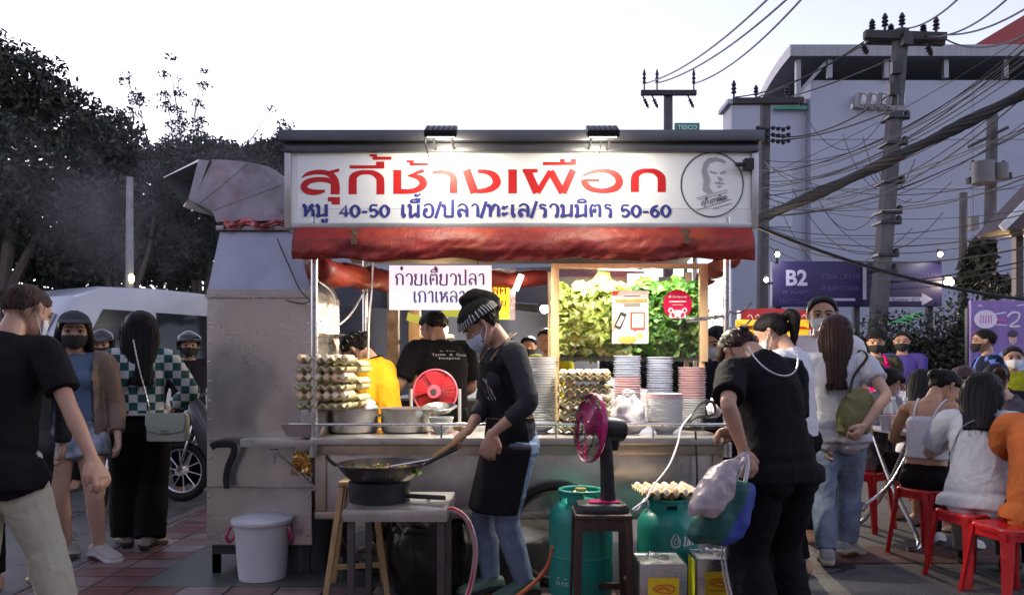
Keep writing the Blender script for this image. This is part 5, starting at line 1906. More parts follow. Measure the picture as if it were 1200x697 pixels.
mb.loft([[V((x0 + .03, 4.38, zz)), V((x1 - .03, 4.38, zz)), V((x1 - .03, 4.47, zz)), V((x0 + .03, 4.47, zz))],
[V((x0, 4.36, zz + .07)), V((x1, 4.36, zz + .07)), V((x1, 4.485, zz + .07)), V((x0, 4.485, zz + .07))],
[V((x0 - .02, 4.35, zz + .073)), V((x1 + .02, 4.35, zz + .073)), V((x1 + .02, 4.495, zz + .073)), V((x0 - .02, 4.495, zz + .073))],
[V((x0 + .008, 4.366, zz + .074)), V((x1 - .008, 4.366, zz + .074)), V((x1 - .008, 4.479, zz + .074)), V((x0 + .008, 4.479, zz + .074))],
[V((x0 + .035, 4.385, zz + .006)), V((x1 - .035, 4.385, zz + .006)), V((x1 - .035, 4.465, zz + .006)), V((x0 + .035, 4.465, zz + .006))]])
solo('baking_tray', 'deep steel baking tray on the folding shelf below the egg trays', 'tray', mb, STEEL, bevel=.004)
def crumple(name, label, cat, c, size, m, seed, amp=.3, squash=1.0, n=40):
 mb = MB()
 mb.ball((0, 0, 0), (1, 1, 1), n)
 vs = []
 for x, y, z in mb.v:
  p = V((x, y, z))
  k = 1 + amp * (noise.noise(p * 1.7 + V((seed, 0, 0))) + .6 * abs(noise.noise(p * 3.6 + V((0, seed, 0)))) + .25 * noise.noise(p * 8))
  q = p * k
  vs.append((c[0] + q.x * size[0], c[1] + q.y * size[1], max(c[2] + q.z * size[2], c[2] - size[2] * squash)))
 mb.v = vs
 return solo(name, label, cat, mb, m, angle=60)
CLOTHW = mat('cloth_white', (.62, .60, .66), rough=.8, var=.15, vscale=14, bump=.2, bscale=30)
crumple('cloth', 'crumpled white cloth behind the rim of the left soup pot', 'cloth', P(424, 478, 4.86), (.085, .05, .06), CLOTHW, 2, .5)
BAGM = mat('thin_plastic', (.60, .56, .60), rough=.25, var=.25, vscale=9, alpha=.72, bump=.5, bscale=25)
crumple('plastic_bag', 'crumpled clear plastic bag of supplies in front of the plate stacks', 'bag', (GX(736, 4.58), 4.58, ZC + .10), (.105, .07, .12), mat('bag_clouded', (.62, .58, .60), rough=.25, var=.45, vscale=16, bump=.5, bscale=25), 5, .35, .8)
mb = MB()
q = [P(738 + 8 * math.cos(a), 462 - 5 * math.sin(a) + 2 * math.cos(a), 4.62) for a in [2 * PI * i / 14 for i in range(14)]]
mb.tube(q, .006, 6, closed=True)
mb.lathe([(.03, 0), (.045, .03), (.05, .035)], P(738, 466, 4.64), 14)
solo('scoop', 'white plastic scoop lying on the clouded bag', 'scoop', mb, WHITEP)
mb = MB()
for k in range(2):
 q = smooth_path([P(800, 503, 4.55), P(806, 494, 4.5), P(820, 474, 4.55), P(835, 472, 4.6), P(836, 486, 4.6), P(815, 490, 4.5), P(808, 498, 4.5), P(822, 502, 4.5)], 6)
 mb.tube([p + V((.008 * k, .01 * k, .006 * k)) for p in q], .006, 6)
mb.box(P(838, 499, 4.55), (.14, .05, .035))
mb.box(P(830, 492, 4.62), (.08, .05, .03))
solo('power_strip', 'black power strip with a looped cable beside the right cart post', 'power strip', mb, BLACKP, bevel=.003)
crumple('paper_roll', 'crumpled white paper roll behind the power strip', 'paper', P(838, 478, 4.75), (.045, .04, .06), WHITEP, 8, .25)
crumple('pouch', 'small blue and white pouch at the foot of the tall plate stack', 'pouch', P(621, 507, 4.5), (.04, .03, .02), mat('pouch_blue', (.10, .16, .42), rough=.5, var=.5, vscale=30), 9, .3)
crumple('foil_packet', 'small brown packet lying by the plastic tub', 'packet', P(540, 500, 4.55), (.045, .03, .028), mat('packet_brown', (.35, .20, .10), rough=.6, var=.4, vscale=40), 12, .2)
# ------------------------------------------------------------------ stools, gas bottles, tins, fan, wok table in front
def splay_stool(name, label, x, y, ztop, w, d, legw, m, spread=.05, rails=True, group=None, round_top=False):
 t = thing(name, label, 'stool', (x, y, 0), 0, group)
 mb = MB()
 mb.box((0, 0, ztop - .012), (w, d, .024))
 part('seat', mb, t, m, bevel=.006)
 for sx in (-1, 1):
  for sy in (-1, 1):
   mb = MB()
   mb.bar((sx * (w / 2 - .02), sy * (d / 2 - .02), ztop - .025), (sx * (w / 2 - .02 + spread), sy * (d / 2 - .02 + spread), 0), legw, legw, up=(0, 1, 0))
   part('leg', mb, t, m, bevel=.003)
 if rails:
  mb = MB()
  z = ztop * .28
  a = (w / 2 - .02) + spread * .72
  b = (d / 2 - .02) + spread * .72
  for s in (-1, 1):
   mb.bar((-a, s * b, z), (a, s * b, z), .018, .03)
   mb.bar((s * a, -b, z + .05), (s * a, b, z + .05), .018, .03)
  mb.bar((-w / 2 + .02, -d / 2 + .012, ztop - .05), (w / 2 - .02, -d / 2 + .012, ztop - .05), .014, .05)
  parts('rail', mb, t, m)
 return t
fx, fd = GX(706, 3.66), 3.72
splay_stool('stool', 'dark wooden stool carrying the black and pink fan', fx, fd, .555, .27, .26, .035, DWOOD, .015)
fan = thing('table_fan', 'black and pink fan seen side-on, standing on the dark wooden stool', 'fan', (fx, fd, .556))
PINKP = mat('fan_pink', (.42, .012, .12), rough=.25, var=.06, coat=.3)
mb = MB()
mb.loft([[V((fx + a * w_, fd + b * w2, z)) for a, b in ((-1, -.75), (-.75, -1), (.75, -1), (1, -.75), (1, .75), (.75, 1), (-.75, 1), (-1, .75))] for w_, w2, z in ((.125, .10, .557), (.125, .10, .575), (.115, .09, .592), (.07, .06, .602))])
part('base', mb, fan, BLACKP, world=True)
mb = MB()
mb.box((fx + .01, fd - .02, .603), (.15, .09, .008))
part('base_cover', mb, fan, PINKP, world=True, bevel=.003)
mb = MB()
zf = P(0, 498, fd).z
mb.tube([(fx + .035, fd, .60), (fx + .03, fd, .75), (fx + .02, fd, zf - .05)], [(.038, .03), (.033, .027), (.03, .025)], 12, ref=(0, 1, 0))
part('stem', mb, fan, BLACKP, world=True)
fdir = V((-.93, -.30, .10)).normalized()
fc = P(692, 501, fd)
mb = MB()
mb.tube([fc + fdir * -.05, fc + fdir * -.07, fc + fdir * -.10, fc + fdir * -.17, fc + fdir * -.19], [.03, .055, .062, .055, .03], 16)
mb.tube([fc + fdir * -.12 + V((0, 0, -.1)), fc + fdir * -.12 + V((0, 0, -.01))], [.025, .04], 10)
part('motor', mb, fan, BLACKP, world=True)
Mq = fdir.to_track_quat('Z', 'Y').to_matrix().to_4x4()
mb = MB()
FR = .165
for s, h in ((1, .055), (-1, -.045)):
 for r_, hh in ((FR, 0), (FR * .8, h * .62), (FR * .45, h * .93), (FR * .2, h)):
  mb.tube([Mq @ V((r_ * math.cos(a), r_ * math.sin(a), hh)) + fc for a in [2 * PI * i / 36 for i in range(36)]], .0022, 4, closed=True)
 for k in range(44):
  a = 2 * PI * k / 44
  mb.tube([Mq @ V((r_ * math.cos(a), r_ * math.sin(a), hh)) + fc for r_, hh in ((FR, 0), (FR * .8, h * .62), (FR * .45, h * .93), (FR * .18, h))], .0013, 3)
part('guard', mb, fan, BLACKM, world=True)
mb = MB()
mb.tube([Mq @ V((FR * math.cos(a), FR * math.sin(a), 0)) + fc for a in [2 * PI * i / 40 for i in range(40)]], [(.006, .013)] * 40, 6, closed=True, ref=fdir)
part('guard_rim', mb, fan, PINKP, world=True)
def fan_blades(mb, c, Mq, r, n=3, pitch=.35):
 for k in range(n):
  def fn(u, v, k=k):
   rr = r * (.2 + .78 * u)
   a = 2 * PI * k / n + (v - .5) * (1.5 - .3 * u) + .25 * u
   return Mq @ V((rr * math.cos(a), rr * math.sin(a), (v - .5) * pitch * r * .7)) + c
  mb.grid(fn, 8, 8)
 mb.tube([c + Mq @ V((0, 0, -.02)), c + Mq @ V((0, 0, .02)), c + Mq @ V((0, 0, .028))], [r * .24, r * .23, r * .12], 16)
mb = MB()
fan_blades(mb, fc, Mq, FR * .93)
part('blades', mb, fan, PINKP, world=True, angle=180)
dr = 5.25
rc = P(510, 459, dr)
rf = thing('cage_fan', 'round fan with red blades and pink rim on the rear counter', 'fan', (rc.x, rc.y, ZC))
rr = .152
Mr = V((-.12, -1, .05)).normalized().to_track_quat('Z', 'Y').to_matrix().to_4x4()
mb = MB()
fan_blades(mb, rc, Mr, rr * .95, 5, .3)
part('blades', mb, rf, mat('fan_red', (.50, .02, .03), rough=.3, var=.1), world=True, angle=180)
mb = MB()
mb.tube([Mr @ V((rr * math.cos(a), rr * math.sin(a), 0)) + rc for a in [2 * PI * i / 40 for i in range(40)]], .007, 6, closed=True)
mb.tube([rc + Mr @ V((0, 0, .04)), rc + Mr @ V((0, 0, .05))], [.048, .044], 18)
part('rim', mb, rf, mat('fan_rim_pink', (.62, .12, .18), rough=.3), world=True)
mb = MB()
for k in range(30):
 a = 2 * PI * k / 30
 mb.tube([Mr @ V((r_ * math.cos(a), r_ * math.sin(a), h)) + rc for r_, h in ((rr, 0), (rr * .6, .035), (.045, .045))], .0012, 3)
part('guard', mb, rf, BLACKM, world=True)
mb = MB()
for s in (-1, 1):
 mb.tube([rc + V((s * (rr + .014), .02, .02)), V((rc.x + s * (rr + .014), rc.y + .02, ZC + .002))], .012, 6)
mb.tube([rc + Mr @ V((0, 0, -.02)), rc + Mr @ V((0, 0, -.14))], [.05, .04], 12)
part('stand', mb, rf, mat('fan_stand_grey', (.40, .40, .42), rough=.5), world=True)
mb = MB()
mb.tube([rc + Mr @ V((0, 0, .051)), rc + Mr @ V((0, 0, .054))], [.022, .020], 14)
part('hub_cap', mb, rf, mat('hub_green', (.05, .06, .05), rough=.4), world=True)
GASG = mat('gas_green', (.012, .24, .19), rough=.38, var=.12, vscale=5, coat=.15, grunge=(.03, .10, .08), gscale=5, gamt=.5)
def gas_bottle(px0, px1, d, pyshoulder, pytop, label, opening, writing):
 x, r = GX((px0 + px1) / 2, d), (px1 - px0) / 2 * d / FPX
 zs, zt_ = P(0, pyshoulder, d).z, P(0, pytop, d).z
 t = thing('gas_bottle', label, 'gas bottle', (x, d, 0))
 mb = MB()
 prof = [(r * .78, .04), (r * .92, .06), (r, .10), (r * 1.006, zs * .5), (r, zs - .07)]
 for i in range(1, 8):
  a = PI / 2 * i / 8
  prof.append((r * (.28 + .72 * math.cos(a) ** .9), zs - .07 + .11 * math.sin(a)))
 mb.lathe(prof, (x, d, 0), 40)
 mb.lathe([(r * 1.004, zs * .52), (r * 1.014, zs * .53), (r * 1.014, zs * .55), (r * 1.004, zs * .56)], (x, d, 0), 40, cap=(False, False))
 part('tank', mb, t, GASG, world=True)
 mb = MB()
 rg_ = r * .66
 zg = zs + .01
 n = 40
 def guard(u, v):
  a = opening + .5 + (2 * PI - 1.0) * u
  return V((x + rg_ * math.cos(a), d + rg_ * math.sin(a), zg + (zt_ - zg) * v))
 lowcut = lambda u: 0
 mb2 = MB()
 vs, fs = [], []
 for i in range(n):
  u0, u1 = i / n, (i + 1) / n
  hole = (i % 13) in (4, 5, 6, 7)
  for a_, b_ in ((0, .22), (.22, .68), (.68, 1)):
   if hole and a_ == .22:
    continue
   mb.add([guard(u0, a_), guard(u1, a_), guard(u1, b_), guard(u0, b_)], [(0, 1, 2, 3)])
 me = mb.mesh('guard')
 bm = bmesh.new(); bm.from_mesh(me); bmesh.ops.remove_doubles(bm, verts=bm.verts, dist=1e-4); thicken(bm, .004); bm.to_mesh(me); bm.free()
 part('guard', me, t, GASG, world=True, angle=50)
 mb = MB()
 mb.tube([(x + rg_ * math.cos(a), d + rg_ * math.sin(a), zt_) for a in [2 * PI * i / 36 for i in range(36)]], .009, 8, closed=True)
 part('guard_ring', mb, t, GASG, world=True)
 mb = MB()
 mb.lathe([(r * .8, 0), (r * .8, .038)], (x, d, 0), 32, cap=(False, False))
 mb.lathe([(r * .76, 0), (r * .76, .038)], (x, d, 0), 32, cap=(False, False))
 parts('foot_ring', mb, t, GASG, world=True)
 mb = MB()
 mb.tube([(x, d, zs + .02), (x, d, zs + .08)], [.022, .018], 10)
 mb.tube([(x - .04, d - .02, zs + .07), (x + .03, d, zs + .07)], .014, 8)
 mb.tube([(x, d, zs + .08), (x, d, zs + .095)], .03, 10)
 part('valve', mb, t, mat('brass', (.5, .36, .14), rough=.4, metal=1, var=.2), world=True)
 if writing:
  mb = MB()
  def wrap(px, py, l):
   q = P(px, py, d - r)
   a = (q.x - x) / r
   rr_ = r * 1.008 + l + .001
   return V((x + rr_ * math.sin(a), d - rr_ * math.cos(a), q.z))
  writing(mb, wrap)
  part('lettering', mb, t, mat('gas_lettering', (.55, .62, .62), rough=.5, var=.2, vscale=40), world=True, smooth=False)
 return t
def w_right(mb, f):
 ribbon(mb, [(791, 625), (787, 633), (788, 639), (792, 641), (796, 639), (797, 633), (793, 626)], 1.8, f, 0, 4)
 ribbon(mb, [(792, 630), (790, 635), (792, 638), (795, 635), (792, 630)], 1.2, f, .001, 4)
 fi = lambda x, y, l: f(x - (y - 639) * .28, y, l)
 thai_text(mb, 'ปต', 800, 640, 17, 11, 2.2, fi)
 thai_text(mb, 'ก', 806, 650, 5, 4, .9, f)
def w_left(mb, f):
 latin_text(mb, '15 KG', 649, 688, 5, f, width=17)
 ribbon(mb, [(650, 680), (664, 680)], 1, f, 0, 1)
gas_bottle(643, 718, 3.98, 593, 574, 'green gas bottle behind the dark wooden stool with the fan', R(-60), w_left)
gb2 = gas_bottle(747, 817, 4.08, 601, 584, 'green gas bottle carrying an egg tray, with a white flame emblem', R(100), w_right)
xg, dg_ = GX(782, 4.02), 4.08
zg_ = P(0, 584, 4.08).z + .01
egg_tray(xg, dg_, zg_, TRM, 'pulp egg tray full of pale eggs lying on the gas bottle', None, R(4))
eggs_on(xg, dg_, zg_, 'pale brown egg in the tray on the gas bottle', 'eggs in the tray on the gas bottle', R(4))
def tin(px0, px1, pytop, d, label, colr):
 x, w_ = GX((px0 + px1) / 2, d), (px1 - px0) * d / FPX
 z = P(0, pytop, d).z
 t = thing('oil_tin', label, 'tin', (x, d + w_ / 2, 0), R(0))
 mb = MB()
 mb.bb((x - w_ / 2, d, 0), (x + w_ / 2, d + w_, z))
 part('can', mb, t, mat('tin_plate', (.52, .52, .52), rough=.28, metal=1, var=.2, vscale=7, rvar=.1), world=True, bevel=.012)
 mb = MB()
 for zz in (z - .004, .01):
  q = [(x - w_ / 2 + .008, d + .008), (x + w_ / 2 - .008, d + .008), (x + w_ / 2 - .008, d + w_ - .008), (x - w_ / 2 + .008, d + w_ - .008)]
  mb.tube([(a, b, zz) for a, b in q], .007, 6, closed=True)
 mb.lathe([(.03, z), (.03, z + .012), (.012, z + .014)], (x + .02, d + w_ / 2, 0), 16)
 mb.tube(smooth_path([(x - .06, d + w_ / 2, z), (x - .04, d + w_ / 2, z + .03), (x + .0, d + w_ / 2 + .03, z + .01)], 4), .004, 5)
 part('rim', mb, t, TUBE, world=True)
 mb = MB()
 mb.bb((x - w_ * .32, d - .002, .02), (x + w_ * .32, d - .0008, z - .06))
 la = part('printed_label', mb, t, colr, world=True)
 mb = MB()
 f = lambda a, b, l: V((x + a, d - .003 - l, b))
 ribbon(mb, [(-.05, z - .11), (-.02, z - .095), (.03, z - .095), (.05, z - .11), (.03, z - .13), (-.02, z - .125), (-.05, z - .11)], .008, f)
 ribbon(mb, [(-.04, z - .12), (0, z - .105), (.03, z - .118)], .012, f, .001)
 ribbon(mb, [(-.05, z - .15), (.05, z - .15)], .006, f)
 part('printed_mark', mb, t, mat('tin_orange', (.62, .16, .02), rough=.5), world=True, smooth=False)
 return t
YEL = mat('tin_yellow', (.75, .52, .02), rough=.45, var=.08)
tin(749, 806, 661, 3.50, 'square oil tin with a yellow label in front of the gas bottle', YEL)
t2 = tin(817, 868, 655, 3.72, 'square oil tin with a yellow side, partly behind the shopper in black', YEL)
mb = MB()
x0 = GX(817, 3.72)
mb.bb((x0 - .0022, 3.76, .02), (x0 - .0008, 3.90, .30))
part('printed_side', mb, t2, mat('tin_lime', (.70, .68, .02), rough=.45), world=True)
mb = MB()
mb.tube(smooth_path([P(741, 597, 3.7), P(750, 590, 3.75), P(757, 585, 3.8), P(765, 570, 3.9), P(784, 545, 4.1), P(794, 520, 4.25), P(799, 500, 4.32), P(810, 486, 4.42)], 8), .005, 6)
mb.tube(smooth_path([P(741, 598, 3.7), P(748, 596, 3.74), P(756, 584, 3.8), P(760, 592, 3.8), P(757, 600, 3.82)], 6), .005, 6)
solo('fan_cord', 'white knotted fan cord rising from the stool to the counter', 'cord', mb, WHITEP)
mb = MB()
mb.tube(smooth_path([P(815, 505, 4.33), P(816, 530, 4.36), P(817, 560, 4.35), P(816, 600, 4.38)], 6), .006, 6)
solo('black_cable', 'black cord hanging down the cart front near the right post', 'cord', mb, BLACKP)
WT = thing('wok_table', 'steel worktable with the gas burner and wok in front of the cart', 'table', (GX(460, 3.9), 3.9, 0))
zt_ = .575
tx0, tx1 = GX(402, 3.62), GX(523, 3.62)
mb = MB()
mb.bb((tx0, 3.62, zt_ - .006), (tx1, 4.16, zt_))
mb.bb((tx0, 3.616, zt_ - .055), (tx1, 3.622, zt_ - .002))
mb.bb((tx1 - .004, 3.624, zt_ - .055), (tx1 + .002, 4.16, zt_ - .007))
mb.bb((tx0 - .002, 3.624, zt_ - .055), (tx0 + .004, 4.16, zt_ - .007))
part('table_top', mb, WT, STEEL, world=True, bevel=.002)
for x in (tx0 + .03, tx1 - .03):
 for y in (3.66, 4.11):
  mb = MB()
  mb.bb((x - .016, y - .016, 0), (x + .016, y + .016, zt_ - .007))
  part('leg', mb, WT, mat('leg_iron', (.12, .11, .11), rough=.45, metal=.8, var=.3), world=True)
wx, wy = GX(447, 3.88), 3.88
bu = thing('gas_burner', 'round black gas burner ring under the wok', 'burner', (wx, wy, zt_ + .001))
mb = MB()
zb_ = zt_ + .001
mb.lathe([(.150, zb_), (.153, zb_ + .004), (.153, zb_ + .10), (.145, zb_ + .105), (.14, zb_ + .10), (.14, zb_ + .01)], (wx - .01, wy, 0), 36, cap=(False, False))
mb.lathe([(.03, zb_), (.07, zb_ + .02), (.06, zb_ + .05), (.02, zb_ + .055)], (wx - .01, wy, 0), 20)
part('ring', mb, bu, BLACKM, world=True)
mb = MB()
mb.tube([(wx + .13, wy - .04, zb_ + .03), (tx1 - .02, wy - .1, zb_ + .03)], .012, 8)
part('gas_pipe', mb, bu, BLACKM, world=True)
wok = thing('wok', 'wide dark wok with stir-fried food on the black burner', 'wok', (wx, wy, zb_ + .06))
mb = MB()
prof, inn = [], []
RW = .222
for i in range(11):
 a = i / 10
 prof.append((max(.002, RW * math.sin(a * 1.15) / math.sin(1.15)), .062 + zb_ + .125 * (1 - math.cos(a * 1.15)) / (1 - math.cos(1.15))))
inn = [(r_ * .985, z + .004) for r_, z in prof[::-1]]
mb.lathe(prof + inn, (wx, wy, 0), 48, cap=(False, False))
part('pan', mb, wok, mat('wok_iron', (.07, .06, .05), rough=.3, metal=.95, var=.4, vscale=8, rvar=.12), world=True)
mb = MB()
a_ = V((wx - RW * .98, wy - .03, zb_ + .18))
mb.tube(smooth_path([a_, a_ + V((-.03, 0, .02)), a_ + V((-.055, .0, .05))], 4), .010, 6)
a_ = V((wx + RW * .95, wy + .05, zb_ + .175))
mb.tube(smooth_path([a_, a_ + V((.06, .03, .03)), a_ + V((.16, .07, .075))], 4), [.012] * 9, 8)
part('handle', mb, wok, BLACKM, world=True)
rg = random.Random(5)
v, f = leaf_heap(lambda r: (np.array((wx + .015 + .11 * r.normal() * .6, wy + .09 * r.normal() * .6, zb_ + .135 + .02 * r.uniform())), np.array((r.normal() * .5, r.normal() * .5, 1.0))), 150, .045, 8, .6)
food = [mat('food_yellow', (.62, .38, .06), rough=.35, var=.4, vscale=40), mat('food_white', (.62, .55, .42), rough=.35, var=.3, vscale=40), mat('food_green', (.18, .30, .05), rough=.4, var=.4, vscale=40)]
solo('stir_fry', 'yellow and green stir-fried noodles and vegetables lying in the wok', 'food', mesh_np('stir_fry', v, f, food, np.repeat(np.random.RandomState(3).choice([0, 0, 1, 2], 150), 12)), food, kind='stuff', angle=180)
la = thing('wok_turner', 'wooden handled wok turner reaching from the cook\'s hand into the wok', 'turner', P(470, 548, 3.9))
h0, h1, h2 = P(545, 510, 4.02), P(505, 538, 3.95), P(440, 549, 3.88)
mb = MB()
mb.tube([h0, h0.lerp(h1, .5), h0.lerp(h1, .96)], [.014, .015, .011], 10)
part('grip', mb, la, mat('turner_wood', (.30, .17, .06), rough=.5, var=.25), world=True)
mb = MB()
mb.tube([h0.lerp(h1, .9), h1, h2], [.011, .008, .007], 8)
part('shaft', mb, la, TUBE, world=True)
mb = MB()
mb.grid(lambda u, v: h2 + V((-.09 * u + .01, (v - .5) * .09, -.03 * u + .02 * (v - .5) ** 2)), 6, 6)
part('blade', mb, la, TUBE, world=True)
crumple('noodle_scrap', 'small pale food scrap lying on the steel worktable', 'food scrap', V((GX(502, 3.86), 3.88, zt_ + .006)), (.012, .01, .008), food[1], 3, .4)
wsx, wsd = GX(417, 4.22), 4.25
ws = thing('wooden_trestle', 'plain wooden A-frame stool with splayed legs behind the steel worktable', 'stool', (wsx, wsd, 0))
mb = MB()
mb.bb((GX(398, 4.2), 4.16, .605), (GX(447, 4.2), 4.42, .628))
part('seat', mb, ws, WOOD, world=True, bevel=.004)
for a, b in (((401, 568, 4.19), (381, 700, 4.10)), ((440, 590, 4.22), (455, 704, 4.16)), ((404, 570, 4.4), (392, 660, 4.46)), ((438, 575, 4.4), (450, 660, 4.46))):
 pa, pb = P(*a), P(*b)
 pb.z = 0
 mb = MB()
 mb.bar(pa, pb, .03, .035, up=(0, 1, 0))
 part('leg', mb, ws, WOOD, world=True, bevel=.003)
mb = MB()
mb.bar(P(392, 664, 4.16), P(452, 661, 4.18), .02, .025)
part('rail', mb, ws, WOOD, world=True)
mb = MB()
q = smooth_path([V((tx1 - .02, 3.75, zt_ - .03)), P(532, 597, 3.75), P(548, 610, 3.8), P(557, 640, 3.85), P(554, 675, 3.9), P(547, 700, 3.9), P(540, 722, 3.85)], 10)
mb.tube(q, .014, 10)
mb.m(1).tube([p + V((.0, -.010, .007)) for p in q], .007, 6)
solo('gas_hose', 'pale gas hose with a red stripe curving down from the steel worktable', 'hose', mb, [mat('hose_pale', (.50, .40, .42), rough=.35, var=.15), mat('hose_red', (.55, .03, .06), rough=.35)])
mb = MB()
mb.tube(smooth_path([P(648, 640, 3.9), P(643, 660, 3.95), P(630, 678, 3.98), P(612, 694, 3.98), P(596, 704, 4.0)], 8), .011, 8)
solo('orange_hose', 'orange gas hose running from the left gas bottle along the ground', 'hose', mb, mat('hose_orange', (.60, .16, .06), rough=.4, var=.2))
mb = MB()
bx, bd = GX(500, 4.26), 4.30
def binbag(u, v):
 a = 2 * PI * u
 z = .40 * v
 r = (.185 + .035 * math.sin(v * PI * .8)) * (1 + .05 * noise.noise(V((math.cos(a) * 3, math.sin(a) * 3, z * 9))) + .035 * abs(noise.noise(V((math.cos(a) * 7, math.sin(a) * 7, z * 4)))))
 if v > .93:
  r *= 1.06
  z += .03 * noise.noise(V((math.cos(a) * 4, math.sin(a) * 4, 7)))
 return V((bx + r * math.cos(a), bd + r * math.sin(a), z))
mb.grid(binbag, 90, 30)
mb.grid(lambda u, v: V((bx + .17 * (1 - v) * math.cos(2 * PI * u), bd + .17 * (1 - v) * math.sin(2 * PI * u), .39 - .05 * v + .03 * noise.noise(V((u * 6, v * 3, 1))))), 30, 5)
solo('bin_bag', 'black plastic bin bag standing open under the steel worktable', 'bin bag', mb, mat('bin_plastic', (.010, .010, .011), rough=.22, var=.1, bump=.5, bscale=22), angle=60)
bk = thing('bucket', 'white plastic bucket with pink handle ends and a lid by the stove cabinet', 'bucket', (GX(308, 4.55), 4.55, 0))
bx, bd = GX(307.5, 4.55), 4.55
mb = MB()
mb.lathe([(.128, 0), (.133, .004), (.140, .06), (.158, .30), (.168, .325), (.174, .33), (.174, .338), (.166, .34)], (bx, bd, .006), 40)
part('tub', mb, bk, WHITEP, world=True)
mb = MB()
mb.lathe([(.172, .338), (.178, .341), (.176, .352), (.12, .362), (.10, .372), (.03, .376)], (bx, bd, .006), 40)
part('lid', mb, bk, mat('lid_white', (.58, .57, .62), rough=.35, var=.08), world=True)
for s in (-1, 1):
 mb = MB()
 mb.tube(smooth_path([V((bx + s * .168, bd - .05, .315)), V((bx + s * .190, bd - .06, .26)), V((bx + s * .182, bd - .03, .22)), V((bx + s * .162, bd, .26))], 4), .009, 6)
 part('handle', mb, bk, PINKP, world=True)
b2x, b2d = GX(357, 4.75), 4.80
gb = thing('bucket', 'dark grey bucket behind the white one, a spiky brown scrubber on its rim', 'bucket', (b2x, b2d, 0))
mb = MB()
mb.lathe([(.13, 0), (.15, .2), (.17, .38), (.178, .382), (.165, .378), (.14, .2)], (b2x, b2d, .006), 32, cap=(True, False))
mb.lathe([(.02, .36), (.165, .37)], (b2x, b2d, .006), 32, cap=(True, False))
part('tub', mb, gb, mat('bucket_grey', (.09, .10, .11), rough=.5, var=.15), world=True)
mb = MB()
rg = random.Random(9)
for k in range(70):
 p = V((b2x - .10 + .19 * rg.random(), b2d - .12 + .08 * rg.random(), .385))
 mb.tube([p, p + V((rg.uniform(-.02, .02), rg.uniform(-.02, .01), rg.uniform(.02, .055)))], [.006, .002], 4)
mb.box((b2x - .005, b2d - .08, .384), (.2, .09, .012))
solo('scrub_brush', 'brown bristle brush lying across the grey bucket', 'brush', mb, mat('bristle_brown', (.10, .045, .03), rough=.8, var=.3))
# ------------------------------------------------------------------ people
SKIN = mat('skin', (.42, .235, .16), rough=.5, var=.10, vscale=18, sss=.0, bump=.04, bscale=120)
SKINL = mat('skin_light', (.52, .315, .225), rough=.5, var=.08, vscale=18, bump=.04, bscale=120)
SKIND = mat('skin_tan', (.27, .135, .085), rough=.48, var=.10, vscale=18, bump=.04, bscale=120)
HAIRB = mat('hair_black', (.008, .006, .006), rough=.5, var=.5, vscale=40, stretch=(6, 6, .7), bump=.35, bscale=60, spec=.22)
HAIRBR = mat('hair_brown', (.030, .012, .009), rough=.40, var=.5, vscale=40, stretch=(6, 6, .7), bump=.35, bscale=60, spec=.22)
EYEW = mat('eye_white', (.36, .34, .33), rough=.2, var=0)
EYED = mat('eye_dark', (.012, .008, .006), rough=.15, var=0)
LIP = mat('lips', (.32, .10, .085), rough=.45, var=.1)
def cloth(name, col, rough=.85, var=.10, bump=.22, bscale=70, sheen=.0):
 return mat(name, col, rough=rough, var=var, vscale=7, bump=bump, bscale=bscale, sheen=sheen, spec=.15, fold=.13)
BLKT = cloth('cloth_black', (.0095, .009, .011))
NAVYT = cloth('cloth_navy', (.012, .016, .035))
WHT = cloth('cloth_white_cotton', (.60, .60, .64), var=.05)
GREYT = cloth('cloth_pale_grey', (.50, .51, .56), var=.06)
DENIM = cloth('denim_blue', (.16, .22, .33), var=.35, bscale=160)
DENIML = cloth('denim_light', (.22, .28, .38), var=.35, bscale=160)
MASKW = mat('mask_white', (.66, .69, .72), rough=.8, var=.04)
MASKB = mat('mask_blue', (.46, .54, .66), rough=.8, var=.05)
MASKK = mat('mask_black', (.012, .012, .013), rough=.85, var=.1)
def ik(a, t, l1, l2, pole):
 d = t - a
 L = min(d.length, (l1 + l2) * .998)
 n = d.normalized()
 x = (l1 * l1 - l2 * l2 + L * L) / (2 * L)
 h = math.sqrt(max(l1 * l1 - x * x, 0))
 p = pole - n * pole.dot(n)
 p = p.normalized() if p.length > 1e-5 else n.orthogonal().normalized()
 return a + n * x + p * h, a + n * L
def rx(a):
 return Matrix.Rotation(a, 3, 'X')
def ry_(a):
 return Matrix.Rotation(a, 3, 'Y')
def rz_(a):
 return Matrix.Rotation(a, 3, 'Z')
HEADS = [(.00, .11, .30, .10), (.05, .20, .365, .02), (.13, .265, .39, -.10), (.23, .30, .40, -.24), (.34, .325, .395, -.37), (.46, .34, .385, -.45),
(.56, .35, .395, -.48), (.66, .355, .395, -.495), (.76, .345, .36, -.485), (.86, .30, .275, -.42), (.94, .21, .15, -.30), (.99, .10, .03, -.17)]
def head_sec(z):
 s = HEADS
 if z <= s[0][0]:
  return s[0][1:]
 for a, b in zip(s, s[1:]):
  if z <= b[0]:
   t = (z - a[0]) / (b[0] - a[0])
   return tuple(a[i] + (b[i] - a[i]) * t for i in (1, 2, 3))
 return s[-1][1:]
def head_pt(a, z, off=0.0, zz=None):
 """a: 0 = right, 90 deg = front; z from chin 0 to crown 1; head units."""
 w, yf, yb = head_sec(z)
 c, s = math.cos(a), math.sin(a)
 p = .84
 x = (w + off) * math.copysign(abs(c) ** p, c)
 y = (yf + yb) / 2 + ((yf - yb) / 2 + off) * math.copysign(abs(s) ** p, s)
 return V((x, y, z if zz is None else zz))
